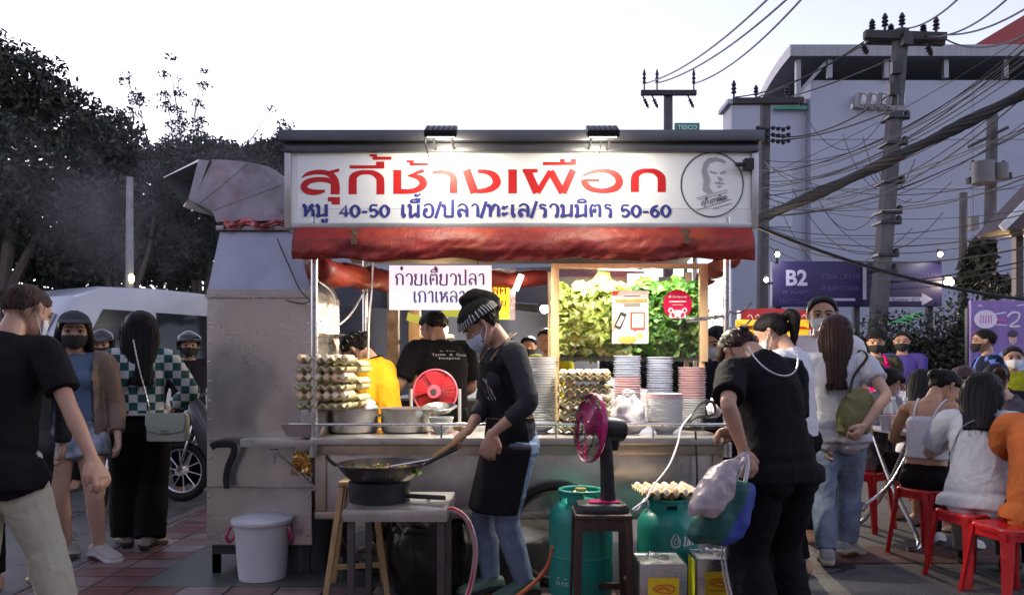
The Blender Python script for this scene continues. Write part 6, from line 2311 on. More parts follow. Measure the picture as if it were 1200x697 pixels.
class Fig:
 """Skeleton of one person in its own frame: +Y ahead, +X its right, feet at z = 0."""
 def __init__(s, H=1.62, female=True, hip=None, lean=0, bend=0, side=0, twist=0, neck=0, look=(0, 0, 0), feet=None, hands=(None, None), kneepole=None,
 elbow=None, build=1.0, hipshift=(0, 0), sit=False, curl=(.5, .5), handdir=(None, None), palm=(None, None), shoulders=1.0, turn=0):
  s.H, s.female, s.build = H, female, build
  h = H
  s.hip = V((hipshift[0], hipshift[1], hip if hip is not None else .515 * h))
  Rb = rz_(R(turn))
  s.Rp = Rb
  R1 = Rb @ rx(-R(lean)) @ ry_(R(side))
  R2 = R1 @ rx(-R(bend * .5)) @ rz_(R(twist * .5))
  R3 = R1 @ rx(-R(bend)) @ rz_(R(twist))
  s.R1, s.R2, s.R3 = R1, R2, R3
  up = V((0, 0, 1))
  s.waist = s.hip + R1 @ up * .09 * h
  s.chest = s.waist + R2 @ up * .125 * h
  s.neckb = s.chest + R3 @ up * .105 * h
  sw = (.108 if female else .122) * h * build ** .5 * shoulders
  s.sh = [s.chest + R3 @ V((k * sw, 0, .066 * h)) for k in (-1, 1)]
  s.hj = [s.hip + Rb @ V((k * .052 * h, 0, -.015 * h)) for k in (-1, 1)]
  RN = R3 @ rx(-R(neck * .6))
  s.RN = RN
  s.neckt = s.neckb + RN @ V((0, .008 * h, .045 * h))
  s.hh = .136 * h
  s.RH = R3 @ rz_(R(look[0])) @ rx(-R(neck + look[1])) @ ry_(R(look[2]))
  s.headO = s.neckt - s.RH @ V((0, -.16, .20)) * s.hh
  lt, lc = .242 * h, .232 * h
  ft = feet or [(-.07, 0, 0), (.07, .0, 0)]
  s.ank, s.knee, s.footdir = [], [], []
  for i in (0, 1):
   f = ft[i]
   yaw = f[3] if len(f) > 3 else (6 if i == 0 else -6)
   a = V((f[0], f[1], f[2] + .042 * h))
   pole = V(kneepole[i]) if kneepole and kneepole[i] is not None else Rb @ V((-.1 if i == 0 else .1, 1, 0))
   k, e = ik(s.hj[i], a, lt, lc, pole)
   s.knee.append(k)
   s.ank.append(e)
   pitch = f[4] if len(f) > 4 else 0
   s.footdir.append(rz_(R(yaw)) @ rx(R(pitch)) @ V((0, 1, 0)))
  la, lf = .172 * h, .150 * h
  s.elb, s.wri, s.hdir, s.pn = [], [], [], []
  s.curl = curl
  for i in (0, 1):
   k = -1 if i == 0 else 1
   t = V(hands[i]) if hands[i] is not None else s.sh[i] + V((k * .05 * h, .03 * h, -.31 * h))
   pole = V(elbow[i]) if elbow and elbow[i] is not None else V((k * .35, -1, -.25))
   e, w = ik(s.sh[i], t, la, lf, pole)
   s.elb.append(e)
   s.wri.append(w)
   hd = V(handdir[i]).normalized() if handdir[i] is not None else (w - e).normalized()
   s.hdir.append(hd)
   p = V(palm[i]) if palm[i] is not None else V((-k, .2, -.1))
   p = (p - hd * p.dot(hd)).normalized()
   s.pn.append(p)
 def HP(s, p):
  return s.headO + s.RH @ (V(p) * s.hh)
 def torso(s, off=0.0):
  h, b = s.H, s.build
  f = s.female
  N = [(s.hip + s.Rp @ V((0, 0, -.055 * h)), (.070 if f else .066), .060, s.Rp),
  (s.hip, (.100 if f else .094), (.070 if f else .066), s.R1),
  (s.hip + (s.waist - s.hip) * .5, (.094 if f else .092), .064, s.R1),
  (s.waist, (.078 if f else .087), (.056 if f else .062), s.R1),
  (s.waist + (s.chest - s.waist) * .5, (.079 if f else .092), (.059 if f else .066), s.R2),
  (s.chest, (.089 if f else .102), (.066 if f else .072), s.R3),
  (s.chest + (s.neckb - s.chest) * .4, (.093 if f else .108), (.062 if f else .068), s.R3),
  (s.chest + (s.neckb - s.chest) * .72, (.078 if f else .090), .050, s.R3),
  (s.neckb, .042, .038, s.RN)]
  return [(c, w * h * b * .95 + off, d * h * (b ** 1.2) * .95 + off, M) for c, w, d, M in N]
 def torso_ring(s, t, off=0.0, n=28, flat=.82, wmul=1.0, dmul=1.0, drop=0.0):
  T = s.torso()
  k = len(T) - 1
  i = min(int(t), k - 1)
  u = t - i
  c = T[i][0].lerp(T[i + 1][0], u)
  w = (T[i][1] + (T[i + 1][1] - T[i][1]) * u) * wmul + off
  d = (T[i][2] + (T[i + 1][2] - T[i][2]) * u) * dmul + off
  M = T[i][3].lerp(T[i + 1][3], u) if u > 0 else T[i][3]
  out = []
  for j in range(n):
   a = 2 * PI * j / n
   ca, sa = math.cos(a), math.sin(a)
   out.append(c + M @ V((w * math.copysign(abs(ca) ** flat, ca), d * math.copysign(abs(sa) ** flat, sa), -drop)))
  return out
 def arm_path(s, i):
  inner = s.chest + s.R3 @ V(((-1 if i == 0 else 1) * .045 * s.H, 0, .065 * s.H))
  sh, e, w = s.sh[i], s.elb[i], s.wri[i]
  return inner, sh, e, w
def limb(mb, pts, rad, n=12, sub=5):
 """A tapered limb through joints: the path is rounded at the joints, the radii interpolated."""
 P_ = [V(p) for p in pts]
 q, r = [], []
 for i in range(len(P_) - 1):
  for j in range(sub):
   t = j / sub
   q.append(P_[i].lerp(P_[i + 1], t))
   r.append(rad[i] + (rad[i + 1] - rad[i]) * t)
 q.append(P_[-1])
 r.append(rad[-1])
 q2 = [q[0]] + [(q[k - 1] + q[k] * 2 + q[k + 1]) / 4 for k in range(1, len(q) - 1)] + [q[-1]]
 mb.tube(q2, r, n)
def hand(mb, F, i):
 s = F.H * .106
 w, d, p = F.wri[i], F.hdir[i], F.pn[i]
 side = d.cross(p)
 thumb_side = side if (i == 1) == (side.dot(V((0, 0, 1))) > 0) else -side
 thumb_side = side * (1 if F.tside[i] > 0 else -1)
 cu = F.curl[i]
 r0 = s * .078
 mb.tube([w - d * s * .1, w + d * s * .12, w + d * s * .32, w + d * s * .50], [(s * .155, s * .12), (s * .19, s * .125), (s * .235, s * .12), (s * .215, s * .095)], 12, ref=p)
 for k in range(4):
  off = (k - 1.5) * s * .118
  base = w + d * s * (.47 - .02 * abs(k - 1.3)) - thumb_side * off
  L = s * (.40, .45, .42, .33)[k]
  ang = R(8) + cu * R(62)
  dd = d - thumb_side * (k - 1.5) * .05
  q = [base - dd * s * .1, base]
  a = 0
  for m_, fr in ((.35, .42), (1.0, .33), (.8, .25)):
   a += ang * m_
   q.append(q[-1] + (dd * math.cos(a) + p * math.sin(a)).normalized() * L * fr)
  mb.tube(q, [r0 * 1.05, r0 * 1.05, r0 * .98, r0 * .88, r0 * .68], 8)
 tb = w + d * s * .12 + thumb_side * s * .15
 t1 = tb + (thumb_side * .55 + d * .75 + p * .35 * (.4 + cu)).normalized() * s * .25
 t2 = t1 + (d * .95 + p * (.3 + .5 * cu) - thumb_side * .12 * cu).normalized() * s * .20
 mb.tube([tb - thumb_side * s * .08, tb, t1, t2, t2 + (t2 - t1) * .3], [r0 * 1.3, r0 * 1.35, r0 * 1.12, r0 * .95, r0 * .6], 8)
def foot_loft(F, i, off=0.0, L=.150):
 """Rings of a foot or shoe from heel to toe."""
 h = F.H
 d = F.footdir[i].normalized()
 r = d.cross(V((0, 0, 1))).normalized()
 u = r.cross(d)
 a = F.ank[i] - u * (.042 * h)
 rings = []
 for y, w, zt_ in ((-.042, .014, .030), (-.036, .021, .050), (-.015, .024, .060), (.010, .024, .062), (.035, .025, .046), (.060, .028, .034), (.085, .029, .026), (.102, .024, .020), (.112, .012, .013)):
  ring = []
  w_, z2 = w * h + off, zt_ * h + off
  for k in range(14):
   t = 2 * PI * k / 14
   c, s_ = math.cos(t), math.sin(t)
   z = z2 * (.5 + .5 * math.copysign(abs(s_) ** .75, s_))
   ring.append(a + d * (y * h * L / .150 + (off * (1 if y > 0 else -1) if abs(y) > .03 else 0)) + r * (w_ * math.copysign(abs(c) ** .75, c)) + u * (z - (.001 if off else 0)))
  rings.append(ring)
 return rings
def body_mesh(F, vox, face=True):
 h, b = F.H, F.build
 mb = MB()
 mb.loft([F.torso_ring(t * .5, 0, 24) for t in range(17)])
 if F.female:
  for k in (-1, 1):
   c = F.chest + F.R3 @ V((k * .042 * h, .045 * h * b, -.004 * h))
   mb.ball(c, (.036 * h, .032 * h, .036 * h), 12)
 for k in (-1, 1):    # buttocks
  mb.ball(F.hip + F.R1 @ V((k * .040 * h, -.018 * h, -.02 * h)), .046 * h * b, 12)
 for i in (0, 1):
  inner, sh, e, w = F.arm_path(i)
  B = b ** .7
  mb.tube([inner, inner.lerp(sh, .6), sh], [.034 * h * B, .034 * h * B, .031 * h * B], 12)
  limb(mb, [sh, sh.lerp(e, .35), e, e.lerp(w, .28), w, w + F.hdir[i] * .01], [.031 * h * B, .0275 * h * B, .0215 * h * B, .0225 * h * B, .0145 * h, .0145 * h])
  hand(mb, F, i)
  hj, k, a = F.hj[i], F.knee[i], F.ank[i]
  limb(mb, [hj, hj.lerp(k, .3), k, k.lerp(a, .3), a, a - V((0, 0, .012 * h))], [.056 * h * B, .052 * h * B, .034 * h * B, .0345 * h * B, .021 * h, .022 * h])
  mb.loft(foot_loft(F, i))
 mb.tube([F.neckb - F.RN @ V((0, .0, .03 * h)), F.neckb, F.neckt, F.neckt + (F.HP((0, -.06, .4)) - F.neckt) * .7], [.040 * h, .034 * h, .031 * h * b, .032 * h], 14)
 rings = []
 for z in [0.0, .03, .07, .13, .2, .28, .36, .44, .5, .56, .62, .68, .75, .82, .88, .93, .97, .99]:
  rings.append([F.HP(head_pt(2 * PI * j / 28, z)) for j in range(28)])
 mb.loft(rings)
 q = F.hh
 mb.tube([F.HP((0, .37, .55)), F.HP((0, .41, .47)), F.HP((0, .475, .36)), F.HP((0, .43, .315))], [.028 * q, .035 * q, .055 * q, .05 * q], 10)
 for k in (-1, 1):
  mb.ball(F.HP((k * .055, .415, .335)), .032 * q, 8)
  mb.tube([F.HP((k * .06, .40, .585)), F.HP((k * .18, .375, .605)), F.HP((k * .27, .29, .575))], [.03 * q, .034 * q, .03 * q], 8)
  mb.ball(F.HP((k * .2, .29, .40)), (.09 * q, .09 * q, .08 * q), 10)
  mb.tube([F.HP((k * .335, -.02, .36)), F.HP((k * .375, -.05, .45)), F.HP((k * .40, -.085, .55)), F.HP((k * .375, -.06, .60)), F.HP((k * .35, .0, .58))], [.035 * q, .045 * q, .055 * q, .05 * q, .03 * q], 8)
 mb.tube([F.HP((-.10, .385, .175)), F.HP((0, .425, .185)), F.HP((.10, .385, .175))], [.018 * q, .026 * q, .018 * q], 8)
 mb.tube([F.HP((-.08, .385, .145)), F.HP((0, .42, .14)), F.HP((.08, .385, .145))], [.02 * q, .03 * q, .02 * q], 8)
 me = remesh(mb, vox, 2, .45)
 MI = F.RH.transposed()
 for v in me.vertices:
  p = MI @ (v.co - F.headO) / F.hh
  if -.1 < p.z < .8 and p.y > .15 and abs(p.x) < .4:
   dent = 0
   for k in (-1, 1):
    dent += .050 * math.exp(-(((p.x - k * .155) / .075) ** 2 + ((p.z - .50) / .05) ** 2))
   dent += .022 * math.exp(-((p.x / .11) ** 2 + ((p.z - .162) / .014) ** 2))
   v.co -= F.RH @ V((0, dent * F.hh, 0))
 me.materials.clear()
 return me
def garment(F, mb, vox, amp, seed, freq=9.0, cut=None, thick=0.0, smooth=3):
 amp *= .5
 me = remesh(mb, vox, smooth, .5)
 s = V((seed * 3.1, seed * 1.7, seed))
 def fold(co, n):
  p = co * freq
  w = noise.noise(p * .6 + s * 3) * 1.1
  a = noise.noise(V((p.x * 1.1 + w, p.y * 1.1 - w, p.z * .75 + w)) + s)
  b_ = noise.noise(V((p.x * 2.4 - w, p.y * 2.4, p.z * 2.0 + w * 2)) + s * 2)
  return amp * (1.5 * max(0, 1 - abs(a) * 3.2) ** 1.5 + .75 * max(0, 1 - abs(b_) * 3.5) - .7)
 warp(me, fold)
 if cut:
  cut_mesh(me, cut, thick)
 me.materials.clear()
 return me
def top_mb(F, t0=1.0, t1=8.0, off=.012, sleeve=.6, loose=.010, drop=0.0, flare=.0, collar=True, ext=0.0):
 """A shirt: torso from node t0 (hem) to t1, sleeves to `sleeve` (1 = elbow, 2 = wrist)."""
 h = F.H
 mb = MB()
 rings = []
 n = 14
 if ext:
  for k in (1, .66, .33):
   rings.append([p - V((0, 0, ext * k)) for p in F.torso_ring(1, off + flare + .006 * k, 28, .85, 1.26, 1.18)])
  rings.append(F.torso_ring(1, off + flare, 28, .85, 1.22, 1.14))
  t0 = 1.3
 for j in range(n + 1):
  t = t0 + (min(t1, 7.75) - t0) * j / n
  k = 1 - j / n
  o = off + flare * k ** 2 + (.008 if 1.5 < t < 5 else 0)
  rings.append(F.torso_ring(t, o, 28, .85, drop=drop * max(0, 1 - j / 2.0) if j < 2 else 0))
 mb.loft(rings)
 if F.female:
  for k in (-1, 1):
   mb.ball(F.chest + F.R3 @ V((k * .040 * h, .044 * h * F.build, -.006 * h)), (.040 * h + off * .6), 12)
 if ext or t0 < .95:
  for k in (-1, 1):
   for dz in (0, -ext * .25):
    mb.ball(F.hip + F.R1 @ V((k * .042 * h, -.030 * h, -.02 * h)) + V((0, 0, dz)), (.050 * h * F.build + off) * (1 if dz == 0 else .98), 12)
 if ext and F.knee[0].z < F.hip.z - .25:
  for i in (0, 1):
   a, b_ = F.hj[i], F.hj[i].lerp(F.knee[i], min(.6, ext * 2.0))
   mb.tube([a + V((0, 0, .03)), a, b_], [.054 * h + off, .057 * h + off + .004, .060 * h + off + .010], 16)
 B = F.build ** .7
 for i in (0, 1):
  inner, sh, e, w = F.arm_path(i)
  if sleeve <= 0:
   continue
  ra = [.036 * h * B + loose, .033 * h * B + loose, .029 * h * B + loose * 1.1]
  if sleeve <= 1:
   end = sh.lerp(e, sleeve)
   mb.tube([inner, inner.lerp(sh, .7)], [.040 * h * B + loose * .6, .040 * h * B + loose * .7], 14)
   limb(mb, [inner.lerp(sh, .5), sh, end], [.038 * h * B + loose * .7, .036 * h * B + loose, .031 * h * B + loose * 1.15], 14)
  else:
   end = e.lerp(w, sleeve - 1)
   mb.tube([inner, inner.lerp(sh, .7)], [.040 * h * B + loose * .6, .040 * h * B + loose * .7], 14)
   limb(mb, [inner.lerp(sh, .5), sh, sh.lerp(e, .5), e, e.lerp(w, .4), end], [.038 * h * B + loose * .7, .036 * h * B + loose, .030 * h * B + loose, .026 * h * B + loose, .024 * h * B + loose, .018 * h + loose * 1.2], 14)
 if collar:
  q = [F.neckb + F.RN @ V((math.cos(a) * .047 * h, math.sin(a) * .042 * h + .004, -.010 * h + .012 * h * (-math.sin(a) * .6))) for a in [2 * PI * k / 18 for k in range(18)]]
  mb.tube(q, .006 + .004 * h, 8, closed=True)
 return mb
def trousers_mb(F, leg=1.0, off=.010, flare=0.0, t1=3.0, thigh=1.0, hemr=None):
 h, B = F.H, F.build ** .7
 mb = MB()
 mb.loft([F.torso_ring(t1 * j / 8, off, 28, .85) for j in range(9)])
 for k in (-1, 1):
  mb.ball(F.hip + F.R1 @ V((k * .041 * h, -.023 * h, -.02 * h)), .052 * h * F.build + off, 12)
 for i in (0, 1):
  hj, k, a = F.hj[i], F.knee[i], F.ank[i]
  if leg <= .5:
   e = hj.lerp(k, leg * 2)
   limb(mb, [hj + V((0, 0, .02)), hj.lerp(e, .5), e], [.060 * h * B + off, .058 * h * B + off + flare * .5, .052 * h * B + off + flare], 16)
  else:
   e = k.lerp(a, (leg - .5) * 2)
   limb(mb, [hj + V((0, 0, .02)), hj.lerp(k, .4), k, k.lerp(a, .35), e],
   [(.060 * h * B + off) * thigh, (.054 * h * B + off) * thigh + flare * .25, (.038 * h * B + off) + flare * .55, (.037 * h * B + off) + flare * .75, (hemr if hemr else .027 * h + off) + flare], 16)
 return mb
def shoe_part(F, i, root, m_up, m_sole, name='shoe', chunky=1.0):
 h = F.H
 rings = foot_loft(F, i, .006 * chunky)
 mb = MB()
 mb.loft([[p + V((0, 0, .014)) for p in r] for r in rings])
 d = F.footdir[i]
 low = F.ank[i] - V((0, 0, .0))
 mb.tube([F.ank[i] - V((0, 0, .02)), F.ank[i] + V((0, 0, .012))], [.030 * h, .027 * h], 14)
 me = remesh(mb, .006, 3, .5)
 sh = part(name, me, root, [m_up], angle=180)
 z0 = min(p.z for r in rings for p in r)
 mb = MB()
 ol = []
 for r in rings:
  xs = sorted(r, key=lambda p: (p - F.ank[i]).dot(d.cross(V((0, 0, 1)))))
  ol.append((xs[0], xs[-1]))
 pts = [a for a, b in ol] + [b for a, b in ol[::-1]]
 c = sum(pts, V((0, 0, 0))) / len(pts)
 up = V((0, 0, .024 * chunky))
 f0 = lambda p, s_: c + (p - c) * s_
 mb.loft([[V((f0(p, 1.0).x, f0(p, 1.0).y, max(p.z - .018, z0))) for p in pts], [V((f0(p, 1.06).x, f0(p, 1.06).y, max(p.z - .012, z0) + .006)) for p in pts], [V((f0(p, 1.05).x, f0(p, 1.05).y, max(p.z - .016, z0) + .022)) for p in pts]])
 part('sole', mb, sh, m_sole, angle=60)
 return sh
def mask_part(F, root, m, chin=False):
 mb = MB()
 n, k = 18, 8
 z0, z1 = (-.03, .40) if not chin else (-.12, .16)
 def fn(u, v):
  a = R(90) + (u - .5) * R(150)
  z = z0 + (z1 - z0) * v
  side = abs(u - .5) * 2
  zz = z + (.10 * side ** 2 * (1 if v < .5 else -.4))
  p = head_pt(a, max(.02, zz), .03)
  nose_ = .10 * math.exp(-((u - .5) / .13) ** 2) * (.45 + .55 * v)
  p.y += nose_ + .02 * math.sin(v * PI * 4) * (1 - side) * .35 + .03 * (1 - v) * (1 - side ** 2)
  p.z = zz
  return F.HP(p)
 mb.grid(fn, n, k)
 me = mb.mesh('mask')
 bm = bmesh.new(); bm.from_mesh(me); thicken(bm, .004); bm.to_mesh(me); bm.free()
 o = part('mask', me, root, m, angle=180)
 mb = MB()
 for s in (-1, 1):
  for za, zb in ((z0 + .12, .42), (z1 - .05, .58)):
   e = R(90) - s * R(74)
   q = [head_pt(e, max(.05, za), .035), head_pt(R(90) - s * R(90), (za + zb) / 2, .025), V((s * .37, -.10, zb))]
   mb.tube([F.HP(p) for p in q], .0022, 4)
 part('ear_loop', mb, o, m)
 return o
def eyes_part(F, root, hairm, look=(0, 0), closed=False):
 q = F.hh
 for k in (-1, 1):
  c = V((k * .155, .315, .495))
  mb = MB()
  mb.m(0).ball(F.HP(c), .068 * q, 12)
  g = V((look[0], 1, look[1])).normalized()
  mb.m(1).ball(F.HP(c + g * .045), .042 * q, 10)
  if closed:
   mb = MB()
   mb.m(1).ball(F.HP(c), .06 * q, 8)
  up = [F.HP(V((k * .155 + dx, .315 + .062 * math.cos(dx * 12), .495 + dz))) for dx, dz in ((-.095, -.005), (-.05, .03), (0, .042), (.05, .032), (.095, -.002))]
  mb.m(1).tube(smooth_path(up, 3), .009 * q, 5)
  mb.m(2).tube(smooth_path([p + F.RH @ V((0, -.0 * q, .022 * q)) for p in up], 3), .020 * q, 6)
  lo = [F.HP(V((k * .155 + dx, .318 + .055 * math.cos(dx * 12), .495 + dz))) for dx, dz in ((-.085, -.02), (0, -.055), (.085, -.02))]
  mb.m(2).tube(smooth_path(lo, 3), .017 * q, 6)
  part('eye', mb, root, [EYEW, EYED, F.skin])
  mb = MB()
  br = [F.HP(V((k * x, y, z))) for x, y, z in ((.05, .425, .60), (.14, .42, .625), (.22, .375, .62), (.28, .31, .59))]
  mb.tube(smooth_path(br, 3), [(.012 * q, .016 * q)] * 9 + [(.006 * q, .008 * q)], 6, ref=(0, 0, 1))
  part('eyebrow', mb, root, hairm)
def hair_mb(F, off=.06, front=.80, low=.22, side=None):
 """The close cap of hair over the skull, ending in a hairline."""
 if side is None:
  side = .50 if low < .4 else (front + low) / 2
 mb = MB()
 rings = []
 for z in [low - .06 + (.98 - low + .06) * k / 22 for k in range(23)] + [1.0, 1.02]:
  ring = []
  for j in range(32):
   a = 2 * PI * j / 32
   s_ = math.sin(a)
   hl = side + (front - side) * s_ ** 1.4 if s_ > 0 else side + (low - side) * min(1, -s_ * 1.6)
   t = max(0, min(1, (z - hl + .03) / .09))
   t = t * t * (3 - 2 * t)
   p = head_pt(a, min(z, .985), -.06 + (off + .06) * t)
   if z > .99:
    p.x *= .6
    p.y = -.07 + (p.y + .07) * .6
   p.z = z + off * max(0, z - .6) * 2.2
   ring.append(F.HP(p))
  rings.append(ring)
 mb.loft(rings)
 return mb
def hair_part(F, root, m, style='short', length=.5, vox=.008, seed=1, off=.06, wid=1.0, fringe=False, front=.80, name='hair'):
 q = F.hh
 up = V((0, 0, 1))
 mb = hair_mb(F, off, front, .34 if style == 'short' else .26, .36 if style in ('long', 'bob') else .54)
 st = []          # strand paths
 rg = random.Random(seed)
 dn = F.R3 @ V((0, 0, -1))
 if style in ('long', 'bob'):
  L = length
  b0 = F.HP((0, -.30, .55))
  fwd = F.RH @ V((0, 1, 0))
  rt = F.RH @ V((1, 0, 0))
  backd = -(F.R3 @ V((0, 1, 0)))
  base = F.HP((0, -.24, .70))
  rings = []
  nk = 10
  for j in range(nk + 1):
   t = j / nk
   e = F.neckb + backd * (.066 * F.H) + dn * (L - .1)
   c = base.lerp(F.HP((0, -.36, .25)), min(1, t * 2.5)) if t < .4 else F.HP((0, -.36, .25)).lerp(e, (t - .4) / .6)
   w = (.35 + off) * q * (1 + .10 * math.sin(min(t, .6) / .6 * PI)) * wid * (1 - .22 * max(0, t - .6) / .4)
   d = (.28 * q) * (1 - .55 * t) + .012
   ring = [c + rt * (w * math.copysign(abs(math.cos(a)) ** .8, math.cos(a))) + fwd * (d * math.sin(a)) for a in [2 * PI * i / 24 for i in range(24)]]
   rings.append(ring)
  mb.loft(rings)
  if style == 'bob' or length < .35 or True:
   for s in (-1, 1):
    p0, p1 = F.HP((s * .33, -.02, .72)), F.HP((s * .41 * wid, -.10, .25))
    p2 = F.HP((s * .40 * wid, -.16, .0)) + dn * max(0, length - .22) * .55
    limb(mb, [p0, p1, p2], [.11 * q, .15 * q, .07 * q], 10)
  for k in range(170):
   a = rg.uniform(0, 2 * PI)
   j0 = rg.choice([1, 2, 3])
   i0 = rg.randrange(24)
   path = []
   for j in range(j0, nk + 1):
    cc = sum(rings[j], V((0, 0, 0))) / 24
    path.append(cc + (rings[j][i0] - cc) * (1.02 + .012 * rg.uniform(-1, 1)))
   path[-1] += V((rg.uniform(-.012, .012), rg.uniform(-.012, .012), rg.uniform(-.05, .01)))
   st.append(path)
 if style in ('ponytail', 'bun', 'clip'):
  t0 = F.HP((0, -.52, .72 if style != 'clip' else .62))
  if style == 'ponytail':
   bk = F.RH @ V((0, -1, .15))
   path = [t0 - bk * .02, t0 + bk * .05, t0 + bk * .085 + V((0, 0, -.05)), t0 + bk * .08 + V((0, 0, -length * .6)), t0 + bk * .06 + V((0, 0, -length))]
   limb(mb, path, [.02, .030, .036, .026, .008], 10)
  elif style == 'bun':
   mb.ball(F.HP((0, -.56, .62)), (.19 * q, .16 * q, .17 * q), 14)
  else:
   mb.ball(F.HP((0, -.50, .55)), (.13 * q, .10 * q, .16 * q), 12)
   for k in range(26):
    a = rg.uniform(-.9, .9)
    e = F.HP((math.sin(a) * .3 + rg.uniform(-.1, .1), -.62 + rg.uniform(-.12, .05), .55 + rg.uniform(-.35, .3)))
    st.append([F.HP((0, -.50, .58)), F.HP((math.sin(a) * .15, -.60, .60)), e])
 if fringe:
  for k in range(14):
   a = -1 + 2 * k / 13
   limb(mb, [F.HP((a * .22, .22, .98)), F.HP((a * .28, .40, .86)), F.HP((a * .30, .43 - .10 * a * a, .66 + .02 * (k % 3)))], [.05 * q, .05 * q, .025 * q], 8, 3)
 me = remesh(mb, vox, 2, .5)
 s0 = V((seed, seed * 2, 0))
 MI = F.RH.transposed()
 def lump(co, n_):
  p = MI @ (co - F.headO)
  ang = math.atan2(p.y + .3 * q, p.x)
  return .0045 * noise.noise(V((ang * 7, p.z * 9, 0)) + s0) + .003 * noise.noise(V((ang * 22, p.z * 10, 5)) + s0)
 warp(me, lump)
 me.materials.clear()
 for k in range(90):
  a = rg.uniform(0, 2 * PI)
  z = rg.uniform(.45, 1.0)
  if math.sin(a) > .2 and z < front + .05:
   continue
  p0 = head_pt(a, min(z, .985), off * .9)
  p0.z = z
  p1 = head_pt(a + rg.uniform(-.25, .25), min(max(z - .16, .3), .98), off * 1.25 + rg.uniform(0, .04))
  p2 = head_pt(a + rg.uniform(-.4, .4), max(z - .34, .25), off * 1.15 + rg.uniform(0, .05))
  if math.sin(a) > -.1 and p2.z < front - .1:
   p2 = p1
  st.append([F.HP(p0), F.HP(p1), F.HP(p2)])
 mb2 = MB()
 for pth in st:
  n_ = len(pth)
  mb2.tube(pth, [.0022 * (1 - .7 * i / max(1, n_ - 1)) for i in range(n_)], 4)
 bm = bmesh.new()
 bm.from_mesh(me)
 t2 = mb2.mesh('st')
 bm.from_mesh(t2)
 bm.to_mesh(me)
 bm.free()
 bpy.data.meshes.remove(t2)
 return part(name, me, root, m, angle=180)
def person(label, loc, face, F, skin=SKIN, vox=.0065, eyes=True, hairm=HAIRB, group=None, look=(0, 0)):
 """face: heading in degrees; 0 looks away from the camera, 90 to the left of the picture, 180 at the camera."""
 F.skin = skin
 if not hasattr(F, 'tside'):
  F.tside = (1, -1)
 root = thing('person', label, 'person', loc, R(face), group)
 part('body', body_mesh(F, vox), root, skin, angle=180)
 if eyes:
  eyes_part(F, root, hairm, look)
 return root
def belt(F, root, t, off, w, m, name='belt'):
 mb = MB()
 q = F.torso_ring(t, off, 32, .85)
 mb.tube(q, [(w, .004)] * 32, 6, closed=True, ref=F.R1 @ V((0, 0, 1)))
 return part(name, mb, root, m)
NEAR, MID, FAR = .0058, .0075, .011
SOLEW = mat('sole_white', (.60, .60, .58), rough=.6, var=.1)
SOLED = mat('sole_dark', (.03, .03, .032), rough=.7)
def L(root_loc, face, p):
 """World point to a person's own frame."""
 return (Matrix.Translation(V(root_loc)) @ Matrix.Rotation(R(face), 4, 'Z')).inverted() @ V(p)
# --- the cook at the wok
lc, fc_ = (GX(600, 4.18), 4.20, 0), 112
hl = L(lc, fc_, P(541, 511, 4.06))
hr = L(lc, fc_, P(572, 512, 3.95))
F = Fig(H=1.665, female=True, lean=2, bend=10, neck=20, look=(-16, 8, 0), hands=(L(lc, fc_, P(577, 508, 3.93)), L(lc, fc_, P(549, 504, 4.08))), elbow=((-.9, -.8, -.3), (.8, -.7, -.6)),
feet=[(-.07, -.05, 0, 6), (.06, .10, 0, -6)], curl=(.45, 1.0), palm=((.5, -.3, -.3), (-.3, 0, -1)), handdir=((.15, .25, -1), L(lc, fc_, P(520, 524, 4.0)) - L(lc, fc_, P(549, 504, 4.08))), build=.96)
F.tside = (1, -1)
cook = person('person in a striped headscarf and black apron stirring the wok', lc, fc_, F, SKIN, NEAR)
part('top', garment(F, top_mb(F, 1.0, 8, .012, 1.55, .009), .008, .004, 1), cook, cloth('cloth_charcoal', (.030, .030, .036)), angle=180)
part('trousers', garment(F, trousers_mb(F, .97, .008, 0, 2.6), .008, .004, 2, 12), cook, DENIM, angle=180)
mb = MB()
def apron(u, v):
 a = R(90) + (u - .5) * R(110 if v < .14 else (110 + (v - .14) / .12 * 90 if v < .26 else 200))
 if v < .5:
  T0 = F.torso_ring(6.2 - 5.8 * v / .5, .030, 4, .85)
  c, rv, fv_ = (T0[0] + T0[2]) / 2, (T0[0] - T0[2]) / 2, (T0[1] - T0[3]) / 2
 else:
  f = (v - .5) / .5
  h0, h1 = F.hj[0].lerp(F.knee[0], f * .86), F.hj[1].lerp(F.knee[1], f * .86)
  c = (h0 + h1) / 2 + V((0, 0, -.02 * f))
  rv, fv_ = F.Rp @ V((.115 * F.H + .02, 0, 0)), F.Rp @ V((0, .068 * F.H + .025, 0))
 ca, sa = math.cos(a), math.sin(a)
 k = 1 + .03 * math.sin(u * 17 + v * 4) * v
 return c + rv * math.copysign(abs(ca) ** .85, ca) * k + fv_ * math.copysign(abs(sa) ** .85, sa) * k
mb.grid(apron, 36, 40)
me = mb.mesh('apron')
bm = bmesh.new(); bm.from_mesh(me); bmesh.ops.smooth_vert(bm, verts=bm.verts, factor=.5, use_axis_x=True, use_axis_y=True, use_axis_z=True); thicken(bm, .004); bm.to_mesh(me); bm.free()
ap = part('apron', me, cook, BLKT, angle=180)
mb = MB()
for s in (-1, 1):
 q = [F.torso_ring(6.4, .03, 72, .85)[int((90 - s * 26) / 360 * 72)], F.neckb + F.RN @ V((s * .055 * F.H, .02, .0)), F.neckb + F.RN @ V((s * .03, -.055 * F.H, .012))]
 mb.tube(smooth_path(q, 5), [(.012, .003)] * 11, 6, ref=F.R3 @ V((0, 1, 0)))
mb.tube(F.torso_ring(2.6, .030, 32, .85), [(.010, .003)] * 32, 6, closed=True, ref=(0, 0, 1))
